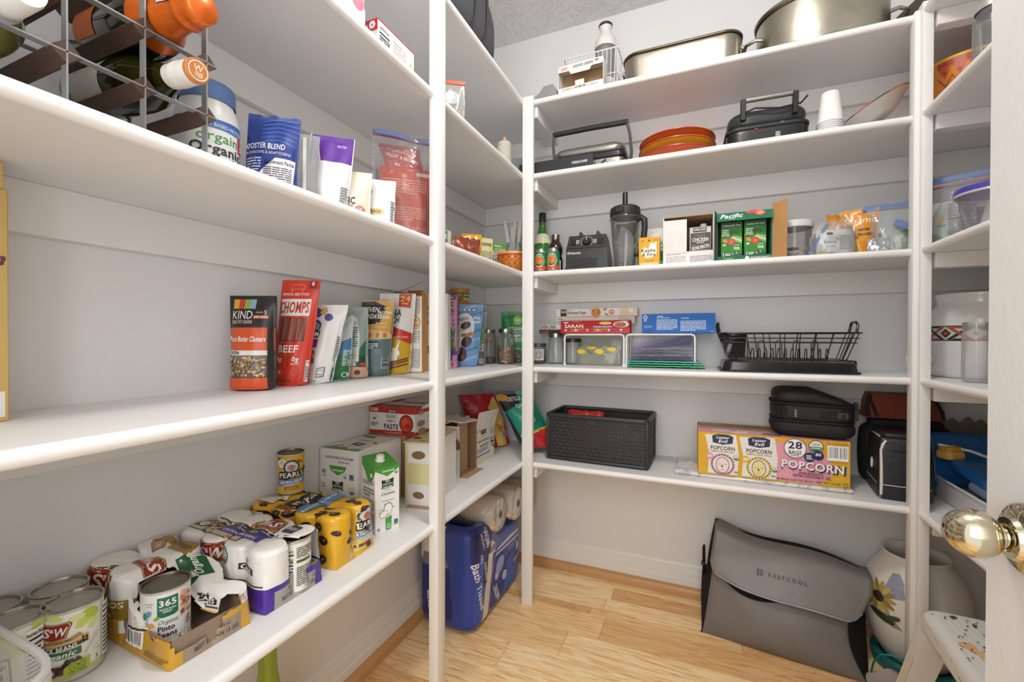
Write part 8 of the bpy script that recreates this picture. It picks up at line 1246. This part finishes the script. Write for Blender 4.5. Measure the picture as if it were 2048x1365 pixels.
n1 = noise2(140, 7, 14); x, y = np.meshgrid(np.linspace(-.11, .16, 34), np.linspace(-.26, .12, 40), indexing='ij'); z = .004 + .020 * (1 + n1(x * 2.4, y * 2.0)) * np.clip(1.2 - np.abs(x) * 4, .3, 1) + .02 * np.exp(-((x + y * .3) / .03) ** 2)
t = T('floor_cloth', 'crumpled taupe and white cloth on the floor beside the stool leg', 'cloth', (.575, 1.565, 0), 8); CL = M('#a3958f', .9, 0, .35, 7, .3, 300); cg = G().grid(np.stack([x + .02 * np.sin(y * 20), y + .012 * np.sin(x * 30), z], -1), CL); cg.grid(np.stack([x + .02 * np.sin(y * 20), y + .012 * np.sin(x * 30), z * 0 + .001], -1)[::-1], CL); O('cloth', cg, t, ang=80)
# step stool with paint stains
t = T('step_stool', 'white plastic step stool with paint stains, ribbed top, beside the open door', 'stool', (.640, 1.205, 0), -3); SW = M('#d9d6d1', .45, 0, .04, 12, .05, 60); SW2 = M('#d6c9b4', .5, 0, .08, 10)
w_, d_, h_ = .285, .390, .385
O('top_slab', rbox(w_, d_, .060, .03, SW, n=6, z0=h_ - .060, er=.018, taper=.97), t)
for i in range(17): y = -d_ / 2 + .03 + (d_ - .06) * 0; x = -w_ / 2 + .034 + (w_ - .068) * i / 16; O('rib', G().box((x - .0024, -d_ / 2 + .026, h_ - .0004), (x + .0024, d_ / 2 - .026, h_ + .0018), SW, .0008), t)
for sx in (-1, 1):
    for sy in (-1, 1):
        g = G(); A = []
        for k in np.linspace(0, 1, 8):
            z = (h_ - .03) * (1 - k); cx, cy = sx * (w_ / 2 - .032 + .066 * k), sy * (d_ / 2 - .032 + .075 * k); q = .025 - .004 * k; A.append([(cx - q, cy - q, z), (cx + q, cy - q, z), (cx + q, cy + q, z), (cx - q, cy + q, z)])
        A = np.array(A); g.grid(A, SW, cv=True); g.add(A[-1], [(3, 2, 1, 0)], SW); O('leg', g, t, ang=30)
        o_ = np.array([-.0006 if sx < 0 else .0006, 0, 0]); i_ = 0 if sx < 0 else 1; j_ = 3 if sx < 0 else 2; pan = np.array([[A[k][i_] * (1 - f) + A[k][j_] * f + np.array([sx * .0008, 0, 0]) for f in (.2, .8)] for k in range(2, 8)]); O('leg_recess', G().grid(pan if sx > 0 else pan[::-1], SW2), t)
pr = P(None, (-w_ / 2, -d_ / 2, h_ + .0019), (w_, 0, 0), (0, d_, 0)); rs = pr.rs
def blob(u, v, r, c, n=9): pr.p([(u + r * rs.uniform(.5, 1.2) * math.cos(2 * PI * k / n), v + r * rs.uniform(.3, .9) * math.sin(2 * PI * k / n)) for k in range(n)], c)
for i in range(9): blob(13 + i * 1.4 + rs.uniform(-1, 1), 62 - i * 2.4 + rs.uniform(-2, 2), 4.2, '#d9b07a')
for u, v, r, c in ((46, 52, 3, '#8a4a3a'), (50, 48, 2, '#5a3a34'), (70, 78, 4, '#5a4a48'), (84, 66, 5, '#4a3a36'), (30, 84, 2, '#3a3a3c'), (36, 76, 1.4, '#2a2a2c'), (24, 62, 1.2, '#2a2a2c'), (62, 60, 5, '#e6e6e6'), (30, 40, 1.5, '#3a3a3c'), (70, 20, 4, '#8a5a4c'), (88, 88, 4, '#6a5a58'), (20, 90, 3, '#4a4a4c')): blob(u, v, r, c)
for i in range(34): blob(8 + rs.uniform(-3, 26), 66 + rs.uniform(-26, 26), .9, '#3a3632', 6)
pr.done(t, 'paint_stains'); pr = P(None, (-w_ / 2 * .985 - .0002, d_ / 2, h_ - .060), (0, -d_, 0), (0, 0, .06)); rs = pr.rs
for u, v, r, c in ((20, 70, 2, '#b04a34'), (28, 60, 2.2, '#b04a34'), (31, 52, 1.5, '#8a3a2a'), (34, 20, 2.4, '#b8442c'), (48, 66, 2, '#6a6a6c'), (58, 44, 2.6, '#4a4a4c'), (74, 40, 3, '#3a3a3c'), (40, 80, 2.2, '#d9b07a')): blob(u, v, r, c)
pr.done(t, 'paint_stains')
# lime green pitcher under the left shelf, and one loose price speck
t = T('green_vase', 'lime green long-necked vase on the floor under the left shelf', 'vase', (-.852, .662, 0), 0); O('vase_body', G().lathe([(0, .002), (.07, 0), (.078, .01), (.082, .08), (.070, .15), (.045, .22), (.026, .28), (.019, .33), (.018, .37), (.021, .40), (.017, .40), (.014, .36), (.03, .2), (0, .1)], M('#7d8f1a', .2, 0, .15, 9, 0, 0, .5), 40), t, ang=60); O('rim_stripe', G().tube([(.0205 * math.cos(a), .0205 * math.sin(a), .40) for a in np.linspace(0, 2 * PI, 24, endpoint=False)], .0016, M('#b9a03a', .3), 6, True), t)
